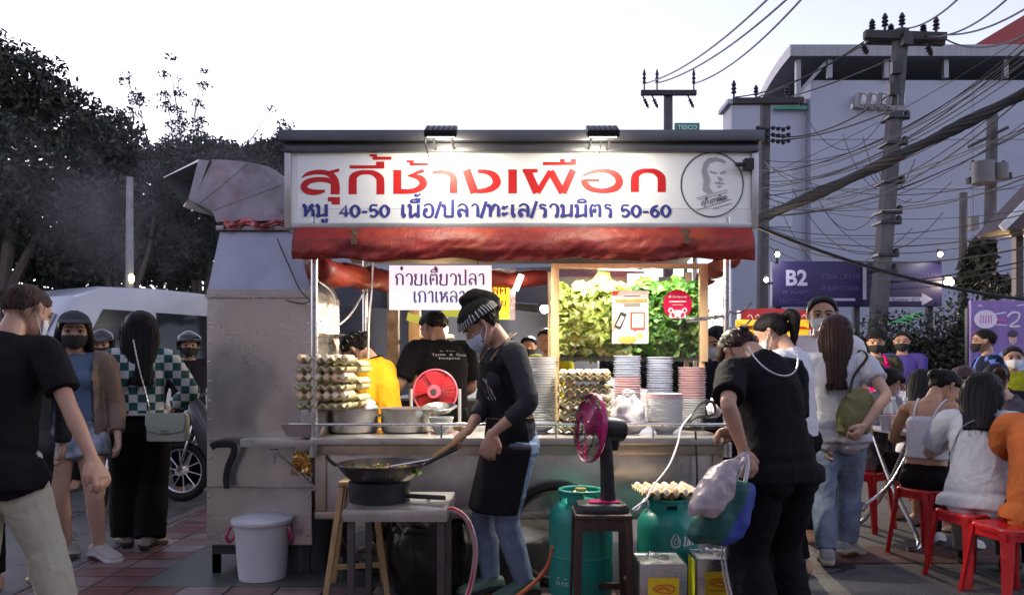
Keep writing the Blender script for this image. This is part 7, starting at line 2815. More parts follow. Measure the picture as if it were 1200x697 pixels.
part('apron_strap', mb, ap, cloth('strap_sand', (.20, .13, .07)))
mb = MB()
fa = lambda x, y, l: F.torso_ring(5.2 - y * .16, .033 + l, 180, .85)[int((90 + 30 - x * 3.2) / 360 * 180) % 180]
for k in range(4):
 ribbon(mb, [(k * 4, 3 + 4 * (k % 2)), (k * 4 + 3, 1), (k * 4 + 3.4, 6), (k * 4 + .5, 9)], .7, fa, .001, 3)
part('apron_print', mb, ap, mat('print_greywhite', (.30, .30, .32), rough=.7))
hair_part(F, cook, HAIRB, 'bun', .2, .008, 3, .05)
mb = hair_mb(F, .10, .74, .52)
mb.ball(F.HP((0, -.30, 1.04)), (.26 * F.hh, .30 * F.hh, .26 * F.hh), 14)
mb.ball(F.HP((.0, -.12, 1.14)), (.18 * F.hh, .22 * F.hh, .16 * F.hh), 12)
limb(mb, [F.HP((0, -.45, .95)), F.HP((.02, -.62, .78)), F.HP((.04, -.68, .60))], [.05, .038, .016], 10)
cap = part('headscarf', garment(F, mb, .008, .004, 5, 22), cook, cloth('scarf_olive_black', (.011, .012, .010)), angle=180)
mb = MB()
mb.grid(lambda u, v: F.HP(head_pt(2 * PI * u, .66 + .24 * v - .10 * math.sin(2 * PI * u) * -1 * (1 if math.sin(2 * PI * u) < 0 else .2) * .6, .135 - .02 * v)), 60, 6)
sm = mat('scarf_stripes', (.02, .02, .022), rough=.85, var=0)
n_, l_, b_ = nodes_of(sm)
uvw = n_.new('ShaderNodeTexCoord'); wv = n_.new('ShaderNodeMath'); wv.operation = 'ABSOLUTE'
me = mb.mesh('band')
uvl = me.uv_layers.new(name='uv')
for p in me.polygons:
 for li, vi in zip(p.loop_indices, p.vertices):
  u = vi // 7 / 60
  uvl.data[li].uv = (u, (vi % 7) / 6)
sx_ = n_.new('ShaderNodeSeparateXYZ'); l_.new(uvw.outputs['UV'], sx_.inputs[0])
m1 = n_.new('ShaderNodeMath'); m1.operation = 'MULTIPLY'; m1.inputs[1].default_value = 42; l_.new(sx_.outputs[0], m1.inputs[0])
m2 = n_.new('ShaderNodeMath'); m2.operation = 'FRACT'; l_.new(m1.outputs[0], m2.inputs[0])
m3 = n_.new('ShaderNodeMath'); m3.operation = 'LESS_THAN'; m3.inputs[1].default_value = .22; l_.new(m2.outputs[0], m3.inputs[0])
mm = n_.new('ShaderNodeMixRGB'); mm.inputs[1].default_value = (.018, .018, .020, 1); mm.inputs[2].default_value = (.55, .55, .55, 1); l_.new(m3.outputs[0], mm.inputs[0]); l_.new(mm.outputs[0], b_.inputs['Base Color'])
part('striped_band', me, cap, sm, angle=180)
mask_part(F, cook, MASKB)
for i in (0, 1):
 shoe_part(F, i, cook, mat('clog_green', (.10, .17, .13), rough=.5), SOLED)
mb = MB()
rr_ = F.torso_ring(2.1, .028, 72, .85)
mb.box(rr_[60] + V((.0, -.02, -.03)), (.05, .02, .14)); mb.m(1).box(rr_[59] + V((.0, -.045, -.06)), (.05, .015, .10))
part('pocket_cloth', mb, cook, [NAVYT, cloth('cloth_red', (.35, .02, .03))], bevel=.004)
# --- the tall passer-by at the left edge, back to us
lm, fm = (GX(-6, 3.30), 3.30, 0), -10
F = Fig(H=1.66, female=False, lean=5, bend=6, neck=8, look=(-8, 2, 0), feet=[(-.10, -.12, 0, 0), (.10, .28, 0, -4)], hands=((-.34, -.05, .80), L(lm, fm, P(118, 560, 3.22))), elbow=((-.5, -1, 0), (.6, -1, -.2)), curl=(.4, .55), palm=((.9, .1, 0), (-.9, .2, -.2)), build=.93)
F.tside = (1, -1)
mn = person('person in a black tee and cream trousers striding at the left frame edge', lm, fm, F, SKIN, NEAR)
part('shirt', garment(F, top_mb(F, .9, 8, .018, .72, .018, flare=.010, ext=.13), .0085, .005, 11, 8), mn, BLKT, angle=180)
part('trousers', garment(F, trousers_mb(F, .97, .014, .018, 2.8), .009, .005, 12, 8), mn, cloth('cloth_cream', (.52, .50, .40), var=.06), angle=180)
hair_part(F, mn, mat('hair_cropped', (.045, .022, .018), rough=.8, var=.35, vscale=60, bump=.4, bscale=220), 'short', .1, .006, 13, .022, front=.81)
mask_part(F, mn, MASKW)
for i in (0, 1):
 shoe_part(F, i, mn, BLKT, SOLED)
# --- helmeted head behind him
def helmet(F, root, m, visor, chinbar=False, scale=1.0):
 q = F.hh
 mb = MB()
 rings = []
 for z in (.30, .42, .55, .68, .80, .90, .97, 1.03, 1.07):
  zz = min(z, .985)
  ring = []
  for j in range(32):
   p = head_pt(2 * PI * j / 32, min(max(zz, .5), .985 if z < 1 else .95 - (z - 1.0) * 0), .20 * scale)
   k = 1 if z < .97 else (1 - (z - .97) / .1 * .75)
   p = V((p.x * k, (p.y + .05) * k - .05, z + .10 * scale * max(0, (z - .5)) * 2))
   if z < .66:
    p.y = min(p.y, .12)
   ring.append(F.HP(p))
  rings.append(ring)
 mb.loft(rings)
 me = remesh(mb, .009, 4, .5); me.materials.clear()
 h_ = part('helmet', me, root, m, angle=180)
 mb = MB()
 mb.grid(lambda u, v: F.HP(head_pt(R(90) + (u - .5) * R(150), .56 + .34 * v, .26 * scale)) , 20, 6) if visor == 'shield' else mb.grid(lambda u, v: F.HP(head_pt(R(90) + (u - .5) * R(120), .76, .22 * scale) + V((0, .16 * v * math.sin(u * PI), .02 - .05 * v))), 16, 3)
 me = mb.mesh('visor'); bm = bmesh.new(); bm.from_mesh(me); thicken(bm, .004); bm.to_mesh(me); bm.free()
 part('visor', me, h_, mat('helmet_visor', (.02, .02, .025), rough=.1), angle=180)
 mb = MB()
 for s in (-1, 1):
  mb.tube([F.HP((s * .38, .0, .40)), F.HP((s * .30, .18, .02)), F.HP((s * .10, .26, -.06))], .006, 5)
 part('chin_strap', mb, h_, BLKT)
 mb = MB()
 mb.tube(smooth_path([F.HP(head_pt(R(90) + t, .72, .225 * scale)) for t in (-1.0, -.5, -.2, .2, .6)], 4), .006, 5)
 part('helmet_trim', mb, h_, mat('trim_silver', (.5, .5, .52), rough=.3, metal=.8))
 return h_
HELM = mat('helmet_black', (.018, .018, .022), rough=.16, coat=.5, var=.1)
lk = (GX(22, 4.35), 4.35, 0)
F = Fig(H=1.64, female=False, neck=4, look=(0, 0, 0), feet=[(-.09, .1, 0), (.09, -.1, 0)], build=.9)
pk = person('person in a dark helmet hidden behind the passer-by at the left frame edge', lk, 60, F, SKIN, MID, eyes=False)
part('jacket', garment(F, top_mb(F, .8, 8, .022, 1.95, .016), .011, .006, 14), pk, cloth('cloth_dark_grey', (.03, .03, .035)), angle=180)
part('trousers', garment(F, trousers_mb(F, .98, .014, .01), .012, .005, 15), pk, BLKT, angle=180)
helmet(F, pk, HELM, 'peak')
# --- woman in a cap, beige jacket and denim shorts
lw, fw = (GX(83, 4.98), 4.98, 0), 203
F = Fig(H=1.615, female=True, neck=4, look=(8, 0, 0), feet=[(-.17, .06, 0, 40), (.03, -.05, 0, -55)], hands=((-.28, .10, .80), (.27, .12, .78)), curl=(.4, .5), build=1.0, hipshift=(-.02, 0))
F.tside = (1, -1)
cw = person('person in a grey cap, black mask, beige jacket over a blue top and denim shorts', lw, fw, F, SKINL, MID, look=(.15, -.05))
part('top', garment(F, top_mb(F, 2.0, 8, .012, .3, .006), .009, .004, 16), cw, cloth('cloth_dusty_blue', (.115, .165, .25)), angle=180)
part('shorts', garment(F, trousers_mb(F, .20, .016, .022, 2.4), .009, .005, 17, 14), cw, cloth('denim_washed', (.34, .39, .46), var=.7, bscale=160), angle=180)
MI3 = F.R3.transposed()
cutj = lambda co: (MI3 @ (co - F.chest)).y > .0 and abs((MI3 @ (co - F.chest)).x) < .11 + .05 * max(0, F.chest.z - co.z)
part('jacket', garment(F, top_mb(F, .3, 8, .034, 1.85, .018, flare=.012), .010, .006, 18, 8, cutj, .005), cw, cloth('cloth_beige', (.23, .165, .125)), angle=180)
hair_part(F, cw, HAIRB, 'long', .30, .009, 19, .07)
mb = hair_mb(F, .085, .74, .56)
cp = part('cap', garment(F, mb, .008, .002, 19, 20), cw, cloth('cap_grey', (.055, .055, .065)), angle=180)
mb = MB()
mb.grid(lambda u, v: F.HP(head_pt(R(90) + (u - .5) * R(130), .80, .10) + V((0, .38 * v * math.sin(u * PI) ** .7, .03 - .10 * v))), 20, 5)
me = mb.mesh('peak'); bm = bmesh.new(); bm.from_mesh(me); thicken(bm, .005); bm.to_mesh(me); bm.free()
part('peak', me, cp, cloth('cap_grey', (.055, .055, .065)), angle=180)
mask_part(F, cw, MASKK)
for i in (0, 1):
 shoe_part(F, i, cw, mat('canvas_pale', (.42, .40, .38), rough=.8, var=.1), SOLEW)
# --- woman in the green and white checked jacket, back to us
lq, fq = (GX(164, 5.3), 5.3, 0), 24
F = Fig(H=1.64, female=True, neck=0, look=(-10, 0, 0), feet=[(-.09, .1, 0, 10), (.06, -.05, 0, -25)], hands=((-.25, .16, .88), (.22, .22, .98)), elbow=((-.8, -.9, 0), (.8, -.9, 0)), curl=(.6, .6), build=.98)
F.tside = (1, -1)
ck = person('person seen from behind with long black hair and a green and white checked jacket', lq, fq, F, SKINL, MID, eyes=False)
chk = mat('check_jacket', (.5, .5, .5), rough=.85, var=0, bump=.15, bscale=80)
n_, l_, b_ = nodes_of(chk)
tc_ = n_.new('ShaderNodeTexCoord'); mp_ = n_.new('ShaderNodeMapping'); mp_.inputs['Scale'].default_value = (1, 0, 1); mp_.inputs['Location'].default_value = (.01, .02, .015)
ct = n_.new('ShaderNodeTexChecker'); ct.inputs['Scale'].default_value = 18.5; ct.inputs['Color1'].default_value = (.016, .085, .082, 1); ct.inputs['Color2'].default_value = (.56, .58, .58, 1)
l_.new(tc_.outputs['Object'], mp_.inputs[0]); l_.new(mp_.outputs[0], ct.inputs['Vector']); l_.new(ct.outputs['Color'], b_.inputs['Base Color'])
jk = part('jacket', garment(F, top_mb(F, 2.1, 8, .026, 1.9, .022), .009, .005, 21, 8), ck, chk, angle=180)
mb = MB()
q = F.torso_ring(2.15, .022, 40, .85)
mb.tube(q, [(.028, .010)] * 40, 8, closed=True, ref=(0, 0, 1))
part('ribbed_hem', mb, jk, cloth('rib_white', (.5, .52, .52)))
part('trousers', garment(F, trousers_mb(F, .99, .014, .045, 3.2), .010, .005, 22, 7), ck, cloth('cloth_deep_black', (.006, .006, .007)), angle=180)
hair_part(F, ck, HAIRB, 'long', .34, .009, 23, .09, 1.12)
for i in (0, 1):
 shoe_part(F, i, ck, mat('sandal_beige', (.32, .26, .22), rough=.7), SOLED, 'sandal')
hbx = P(197, 500, 5.16)
hbg = thing('handbag', 'pale green flap handbag hanging on a chain against the checked jacket', 'handbag', hbx + V((0, 0, -.09)))
mb = MB()
mb.loft([[hbx + V((a * .135 * k, b * .035, z)) for a, b in ((-1, -.8), (-.9, -1), (.9, -1), (1, -.8), (1, .8), (.9, 1), (-.9, 1), (-1, .8))] for z, k in ((-.095, .92), (-.085, 1), (.04, 1.0), (.085, .94), (.092, .86))])
BAGG = mat('bag_palegreen', (.38, .42, .34), rough=.45, var=.06, bump=.1, bscale=80)
part('body', mb, hbg, BAGG, world=True, bevel=.006)
mb = MB()
mb.grid(lambda u, v: hbx + V(((u - .5) * .262 * (1 - .08 * (v > .8)), -.043 - .004 * math.sin(v * PI), .094 - .115 * v - .02 * math.sin(u * PI) * v)), 20, 6)
me = mb.mesh('flap'); bm = bmesh.new(); bm.from_mesh(me); thicken(bm, .004); bm.to_mesh(me); bm.free()
part('flap', me, hbg, BAGG, world=True)
mb = MB()
for s in (-1, 1):
 mb.tube([hbx + V((s * .012 + .012 * math.cos(a), -.052, -.028 + .011 * math.sin(a))) for a in [2 * PI * i / 12 for i in range(12)]], .003, 5, closed=True)
part('clasp', mb, hbg, TUBE, world=True)
mb = MB()
ch = smooth_path([hbx + V((.125, .0, .06)), P(205, 478, 5.14), P(178, 440, 5.13), P(158, 400, 5.16), P(155, 380, 5.22), P(158, 374, 5.3)], 14)
ch2 = smooth_path([hbx + V((-.125, .0, .06)), P(173, 470, 5.12), P(163, 432, 5.12), P(156, 398, 5.16)], 14)
for q in (ch2,):
 for i in range(0, len(q) - 1):
  mb.tube([q[i] + V((.004 * (i % 2), 0, 0)), q[i + 1]], .0042, 5)
part('chain', mb, hbg, mat('chain_metal', (.6, .58, .52), rough=.3, metal=1), world=True)
# --- the shopper in black near us at the right, head bowed
lb, fb_ = (GX(914, 3.40), 3.42, 0), 20
F = Fig(H=1.57, female=True, lean=7, bend=16, neck=34, look=(8, 18, 0), hip=.80, feet=[(-.13, -.06, 0, 5), (.13, .05, 0, -5)], hands=(L(lb, fb_, P(872, 530, 3.30)), L(lb, fb_, P(868, 505, 3.55))), elbow=((-.7, -.8, -.5), (.6, -.6, -.5)), curl=(1.0, .7), palm=((.3, .2, -1), (-.5, 0, -.6)), handdir=(L(lb, fb_, P(880, 560, 3.28)) - L(lb, fb_, P(872, 530, 3.30)), None), build=.98)
F.tside = (1, -1)
bp_ = person('person in a black tee and striped black track pants bowing over shopping bags', lb, fb_, F, SKIN, NEAR, eyes=True)
part('shirt', garment(F, top_mb(F, .9, 8, .018, .80, .018, flare=.008, ext=.07), .0085, .005, 31, 8), bp_, cloth('cloth_jet_black', (.0075, .0072, .009)), angle=180)
tr_ = part('trousers', garment(F, trousers_mb(F, .985, .014, .034, 2.6, 1.0), .010, .007, 32, 7), bp_, cloth('cloth_track_black', (.0065, .0065, .0085)), angle=180)
mb = MB()
for off in (-.013, .013):
 hj, k, a = F.hj[0], F.knee[0], F.ank[0]
 q = [hj + V((-.115, off + .01, -.02)), hj.lerp(k, .5) + V((-.108, off + .015, 0)), k + V((-.106, off + .02, 0)), k.lerp(a, .6) + V((-.112, off + .01, 0)), a + V((-.105, off, .03))]
 mb.tube(smooth_path(q, 6), [(.0055, .002)] * 25, 6, ref=(0, 1, 0))
part('stripe', mb, tr_, cloth('stripe_white', (.5, .5, .52)))
hair_part(F, bp_, HAIRBR, 'clip', .2, .008, 33, .06)
mb = MB()
mb.tube([F.HP((.08 * math.cos(a), -.56, .58 + .09 * math.sin(a))) for a in [2 * PI * i / 14 for i in range(14)]], .007, 6, closed=True)
part('hair_tie', mb, bp_, BLKT)
mb = MB()
q = []
for i in range(46):
 a = PI * 1.0 + PI * i / 45
 q.append(F.neckb + F.R3 @ V((.085 * F.H * math.cos(a) * .95, -.052 * F.H + .030 * F.H * math.sin(a) * .6 - .02, .012 * F.H + .085 * F.H * math.sin(a) * 1.15)))
for i in range(45):
 mb.tube([q[i], q[i + 1]], .0035 if i % 2 else .0048, 5)
part('necklace', mb, bp_, mat('silver_chain', (.75, .75, .75), rough=.25, metal=1))
for i in (0, 1):
 shoe_part(F, i, bp_, BLKT, SOLED)
def soft_bag(name, label, top, pts, m, seed, depth=.09, handle=None, hm=None, mats2=None):
 mb = MB()
 rings = []
 for (px0, py, px1, d, k) in pts:
  a, b = P(px0, py, d), P(px1, py, d)
  c = (a + b) / 2
  r = (b.x - a.x) / 2
  rings.append([c + V((r * math.copysign(abs(math.cos(t)) ** .8, math.cos(t)), k * depth * math.copysign(abs(math.sin(t)) ** .8, math.sin(t)), .0)) for t in [2 * PI * i / 24 for i in range(24)]])
 mb.loft(rings)
 me = remesh(mb, .008, 3, .5)
 s = V((seed, seed, seed))
 warp(me, lambda co, n: .012 * (1 - abs(noise.noise(V((co.x * 11, co.y * 11, co.z * 5)) + s)) * 2.6) + .005 * noise.noise(co * 26 + s))
 me.materials.clear()
 base = P((pts[-1][0] + pts[-1][2]) / 2, pts[-1][1], pts[-1][3])
 t = thing(name, label, 'bag', base)
 o = part('body', me, t, m if isinstance(m, list) else [m], world=True, angle=180)
 if mats2:
  for p in o.data.polygons:
   if mats2(p.center + V(base)):
    p.material_index = 1
 mb = MB()
 for q, r in handle:
  mb.tube(smooth_path([P(*p) for p in q], 5), r, 6)
 part('handle', mb, t, hm or m, world=True)
 return t
PBAG = mat('bag_film_pinkish', (.42, .35, .37), rough=.22, var=.5, vscale=9, bump=.55, bscale=22, alpha=.86)
soft_bag('plastic_bag', 'full pinkish plastic bag with glossy creases hanging from the hand of the shopper in black', None,
[(850, 540, 866, 3.18, .35), (838, 548, 866, 3.18, .6), (826, 562, 864, 3.17, .9), (815, 578, 856, 3.16, 1), (808, 592, 846, 3.16, 1), (808, 602, 838, 3.16, .7)], PBAG, 3, .08,
[([(852, 545, 3.18), (866, 535, 3.22), (872, 531, 3.27)], .010), ([(862, 548, 3.18), (872, 540, 3.24), (874, 530, 3.27)], .009)])
soft_bag('shopping_bag', 'green and blue fabric shopping bag carried by the shopper in black', None,
[(842, 566, 880, 3.24, .5), (836, 572, 882, 3.24, .85), (824, 590, 881, 3.24, 1), (812, 612, 876, 3.24, 1.05), (808, 625, 868, 3.24, 1), (812, 634, 860, 3.24, .8)],
[mat('bag_green', (.012, .085, .075), rough=.6, var=.15, bump=.2, bscale=20), mat('bag_blue', (.028, .05, .26), rough=.6, var=.12, bump=.2, bscale=20)], 7, .075,
[([(858, 570, 3.22), (868, 548, 3.24), (873, 533, 3.27)], .009), ([(872, 570, 3.26), (876, 548, 3.27), (875, 532, 3.28)], .009)], WHITEP, lambda c: (c.x - P(840, 0, 3.24).x) > (P(0, 634, 3.24).z - c.z) * -.55 + .0)
# --- ponytail woman in white behind the shopper, facing the stall
lp_, fp_ = (GX(938, 4.55), 4.62, 0), 48
F = Fig(H=1.62, female=True, lean=2, bend=8, neck=14, look=(14, 6, 0), feet=None, hands=((-.16, .30, .95), (.16, .30, .95)), curl=(.6, .6))
F.tside = (1, -1)
pw = person('person with a dark ponytail, pale mask and white top looking down beside the cart post', lp_, fp_, F, SKINL, MID)
part('top', garment(F, top_mb(F, 1, 8, .013, .55, .012), .009, .004, 35), pw, WHT, angle=180)
part('trousers', garment(F, trousers_mb(F, .98, .010, .008), .010, .004, 36), pw, BLKT, angle=180)
hair_part(F, pw, HAIRB, 'ponytail', .26, .008, 37, .06)
mask_part(F, pw, MASKW)
# --- man facing us behind the long haired woman
F = Fig(H=1.77, female=False, neck=3, feet=None)
mf = person('person with short black hair and white tee facing us behind the long-haired one', (GX(966, 5.55), 5.6, 0), 162, F, SKIN, MID)
part('shirt', garment(F, top_mb(F, .8, 8, .016, .6, .014), .010, .005, 38), mf, WHT, angle=180)
part('trousers', garment(F, trousers_mb(F, .98, .014, .01), .011, .005, 39), mf, NAVYT, angle=180)
hair_part(F, mf, HAIRB, 'short', .1, .008, 40, .075, front=.86)
mask_part(F, mf, mat('mask_mint', (.52, .62, .62), rough=.8, var=.04))
# --- long haired woman in pale tee and jeans, back to us
ll, fl_ = (GX(982, 4.95), 4.98, 0), -20
F = Fig(H=1.60, female=True, neck=4, look=(6, 2, 0), feet=[(-.06, -.14, 0, 2), (.08, .16, 0, -32, -8)], hands=(L(ll, fl_, P(975, 580, 4.9)), L(ll, fl_, P(1013, 498, 4.7))), elbow=(None, (.9, -.5, -.4)), curl=(.5, .8), hipshift=(.0, 0))
F.tside = (1, -1)
lh = person('person with long straight dark hair, pale tee and jeans, back to us', ll, fl_, F, SKINL, NEAR, eyes=False)
part('shirt', garment(F, top_mb(F, .9, 8, .016, .55, .016, flare=.006, ext=.05), .0085, .005, 41, 8), lh, GREYT, angle=180)
part('jeans', garment(F, trousers_mb(F, .96, .010, .010, 2.5), .0085, .005, 42, 12), lh, DENIML, angle=180)
hair_part(F, lh, HAIRBR, 'long', .33, .008, 43, .065, .92)
for i in (0, 1):
 s_ = shoe_part(F, i, lh, mat('trainer_grey', (.34, .34, .36), rough=.7, var=.1), mat('sole_pale_yellow', (.52, .50, .36), rough=.6), 'trainer', 1.25)
q0 = P(1000, 478, 4.80)
tb_ = thing('tote_bag', 'olive canvas tote bag under the arm of the long-haired person', 'bag', q0 + V((0, 0, -.14)), 0)
mb = MB()
mb.loft([[q0 + V((a * .085 * k + .03 * (z > 0), b * .05 * k2, z)) for a, b in ((-1, -.6), (-.7, -1), (.7, -1), (1, -.6), (1, .6), (.7, 1), (-.7, 1), (-1, .6))] for z, k, k2 in ((-.155, .85, .9), (-.14, 1.1, 1.1), (-.04, 1.15, 1.2), (.06, .95, .8), (.115, .75, .35), (.12, .7, .3))])
me = remesh(mb, .007, 3); warp(me, lambda co, n: .008 * (1 - 2.4 * abs(noise.noise(co * 13)))); me.materials.clear()
part('body', me, tb_, cloth('canvas_olive', (.20, .19, .085)), world=True, angle=180)
mb = MB()
sp = ROOT[lh.name] @ (F.sh[1] + V((-.03, 0, .06)))
mb.tube(smooth_path([q0 + V((-.03, -.02, .10)), P(1001, 440, 4.83), sp + V((.01, -.075, -.02)), sp + V((0, 0, .025)), sp + V((0, .09, -.05))], 6), [(.010, .003)] * 25, 6, ref=(0, -1, 0))
part('strap', mb, tb_, cloth('strap_brown_dark', (.05, .035, .025)), world=True)
# --- half hidden head between the post and the shopper
F = Fig(H=1.58, female=True, neck=10, look=(0, 5, 0))
hp = person('person with dark hair and pale blue mask half hidden behind the right cart post', (GX(846, 5.9), 5.9, 0), 130, F, SKINL, FAR)
part('top', garment(F, top_mb(F, 1, 8, .014, .6, .012), .012, .004, 44), hp, NAVYT, angle=180)
part('trousers', garment(F, trousers_mb(F, .98, .010), .012, .004, 45), hp, BLKT, angle=180)
hair_part(F, hp, HAIRB, 'long', .22, .010, 46, .07)
mask_part(F, hp, MASKB)
# --- helper in the yellow top behind the pots
F = Fig(H=1.56, female=True, lean=6, bend=12, neck=18, look=(0, 12, 0), hands=((-.15, .28, .98), (.15, .30, .98)), curl=(.7, .7))
F.tside = (1, -1)
ol = person('person in a mustard yellow top, dark apron and striped cap working behind the soup pots', (GX(452, 5.22), 5.25, 0), 74, F, SKIN, MID)
part('top', garment(F, top_mb(F, .9, 8, .018, 1.5, .024), .009, .007, 47, 9), ol, cloth('cloth_mustard', (.62, .30, .012)), angle=180)
part('trousers', garment(F, trousers_mb(F, .98, .012), .012, .004, 48), ol, BLKT, angle=180)
mb = MB()
mb.grid(lambda u, v: F.torso_ring(6.2 - 5.5 * v, .030, 72, .85)[int((90 + (u - .5) * 150) / 360 * 72) % 72], 30, 12)
ao = part('apron', mb, ol, cloth('apron_dark_brown', (.02, .014, .012)), angle=180)
mb = MB()
for s in (-1, 1):
 mb.tube(smooth_path([F.torso_ring(6.2, .032, 72, .85)[int((90 - s * 30) / 360 * 72)], F.neckb + F.RN @ V((s * .055 * F.H, 0, .0)), F.neckb + F.RN @ V((s * .02, -.058 * F.H, .0))], 5), [(.012, .003)] * 11, 6, ref=F.R3 @ V((0, 1, 0)))
part('apron_strap', mb, ao, cloth('apron_dark_brown', (.02, .014, .012)))
hair_part(F, ol, HAIRB, 'bun', .2, .009, 49, .05)
mb = hair_mb(F, .10, .78, .62)
co_ = part('striped_cap', garment(F, mb, .009, .003, 50, 18), ol, cloth('scarf_olive_black', (.011, .012, .010)), angle=180)
mb = MB()
for k in range(16):
 a = R(-60) + 2 * PI * k / 16
 mb.tube([F.HP(head_pt(a, z_, .118)) for z_ in (.74, .80, .86)], .0022, 4)
part('cap_stripe', mb, co_, mat('stripe_thread', (.5, .5, .5), rough=.8))
mask_part(F, ol, MASKK)
# --- man in the black tee with white print, back to us inside the stall
lt_, ft_ = (GX(520, 5.95), 5.98, 0), 30
F = Fig(H=1.74, female=False, lean=4, bend=8, neck=8, look=(18, 6, 0), hands=((-.32, .30, 1.05), (.22, .30, 1.0)), build=1.10)
F.tside = (1, -1)
bt_ = person('person in a black tee with white lettering on the back working inside the stall', lt_, ft_, F, SKIN, MID, eyes=False)
part('shirt', garment(F, top_mb(F, .8, 8, .018, .8, .022), .009, .005, 51, 8), bt_, BLKT, angle=180)
part('trousers', garment(F, trousers_mb(F, .98, .012), .012, .004, 52), bt_, BLKT, angle=180)
hair_part(F, bt_, HAIRB, 'short', .1, .008, 53, .06)
mb = MB()
fbk = lambda x, y, l: F.torso_ring(6.3 - y * .055, .030 + l, 240, .85)[int((270 - 45 + x * 2.9) / 360 * 240) % 240]
def fbk(x, y, l):
 t = 6.0 - y * .055
 a = R(270 + (x - 16) * 2.3)
 T0 = F.torso_ring(t, .0335 + l, 4, .85)
 c = (T0[0] + T0[2]) / 2
 rtv, fdv = (T0[0] - T0[2]) / 2, (T0[1] - T0[3]) / 2
 ca, sa = math.cos(a), math.sin(a)
 return c + rtv * math.copysign(abs(ca) ** .85, ca) + fdv * math.copysign(abs(sa) ** .85, sa)
latin_text(mb, 'In  Too', 9, 0, 3.4, fbk, width=11)
latin_text(mb, 'Tacos  a  Good', 1, 8, 5, fbk, width=31)
latin_text(mb, 'hospital', 7, 15, 4.4, fbk, width=17)
part('shirt_lettering', mb, bt_, mat('print_white_ink', (.6, .6, .6), rough=.8), smooth=False)
# --- far people seen through the stall
F = Fig(H=1.60, female=False, neck=0)
f1 = person('person in a dark top and black mask far behind, right of the cook', (GX(620, 8.4), 8.4, 0), 175, F, SKIN, FAR, eyes=False)
part('top', garment(F, top_mb(F, .8, 8, .016, 1.9, .014), .013, .004, 54), f1, cloth('cloth_wine', (.05, .02, .022)), angle=180)
part('trousers', garment(F, trousers_mb(F, .98, .012), .014, .004, 55), f1, BLKT, angle=180)
hair_part(F, f1, HAIRB, 'short', .1, .011, 56, .07)
mask_part(F, f1, MASKK)
F = Fig(H=1.66, female=False, neck=0)
f2 = person('person in a yellow-green vest far behind beside the glass case', (GX(643, 8.0), 8.0, 0), 150, F, SKIN, FAR, eyes=False)
part('vest', garment(F, top_mb(F, .8, 8, .018, .5, .012), .013, .004, 57), f2, cloth('cloth_lime', (.45, .42, .02)), angle=180)
part('trousers', garment(F, trousers_mb(F, .98, .012), .014, .004, 58), f2, BLKT, angle=180)
hair_part(F, f2, HAIRB, 'short', .1, .011, 59, .06)
# ------------------------------------------------------------------ red plastic stools
def red_stool(x, y, ztop, label, rz=0.0):
 t = thing('plastic_stool', label, 'stool', (x, y, 0), rz, 'red plastic stools at the dining table')
 s = .145
 mb = MB()
 def seat(u, v):
  a = 2 * PI * u
  k = .25
  c, s_ = math.cos(a), math.sin(a)
  r = .15 * (1 if v > 0 else 1)
  px_ = math.copysign(abs(c) ** .45, c) * s
  py_ = math.copysign(abs(s_) ** .45, s_) * s
  f = (1, 1.03, 1.02, .97, .90, .55, .12)[min(6, int(v * 6 + .5))]
  z = (-.035, -.02, -.006, 0, -.003, -.006, -.006)[min(6, int(v * 6 + .5))]
  return V((px_ * f, py_ * f, ztop + z))
 mb.grid(seat, 48, 6)
 part('seat', mb, t, REDP, angle=60)
 for sx in (-1, 1):
  for sy in (-1, 1):
   mb = MB()
   top, bot = V((sx * .118, sy * .118, ztop - .012)), V((sx * .165, sy * .165, 0))
   rings = []
   for q in range(7):
    f = q / 6
    p = top.lerp(bot, f)
    w = .036 - .014 * f
    if q == 0:
     w = .046
    o = V((sx, sy, 0)) * .7071
    tg = V((-sy, sx, 0)) * .7071 * (1 if sx * sy > 0 else -1)
    tg = V((-o.y, o.x, 0))
    rings.append([p + tg * w + o * .0, p + tg * w * .7 + o * .016, p - tg * w * .7 + o * .016, p - tg * w, p - tg * w * .7 - o * .012, p + tg * w * .7 - o * .012])
   mb.loft(rings)
   part('leg', mb, t, REDP, angle=50)
 mb = MB()
 z = ztop * .55
 for a, b in (((1, 1), (1, -1)), ((-1, 1), (-1, -1)), ((1, 1), (-1, 1)), ((1, -1), (-1, -1))):
  mb.bar((a[0] * .136, a[1] * .136, ztop - .045), (b[0] * .136, b[1] * .136, ztop - .045), .006, .045)
 part('skirt', mb, t, REDP)
 return t
red_stool(GX(1086, 5.1), 5.1, .455, 'red plastic stool under the person in the white camisole', R(20))
red_stool(GX(1137, 4.52), 4.52, .41, 'red plastic stool under the person in the pale grey tee', R(12))
red_stool(GX(1187, 4.14), 4.16, .40, 'red plastic stool under the person in the orange tee at the frame edge', R(8))
red_stool(GX(1012, 6.0), 6.0, .45, 'red plastic stool on the far left side of the dining table', R(40))
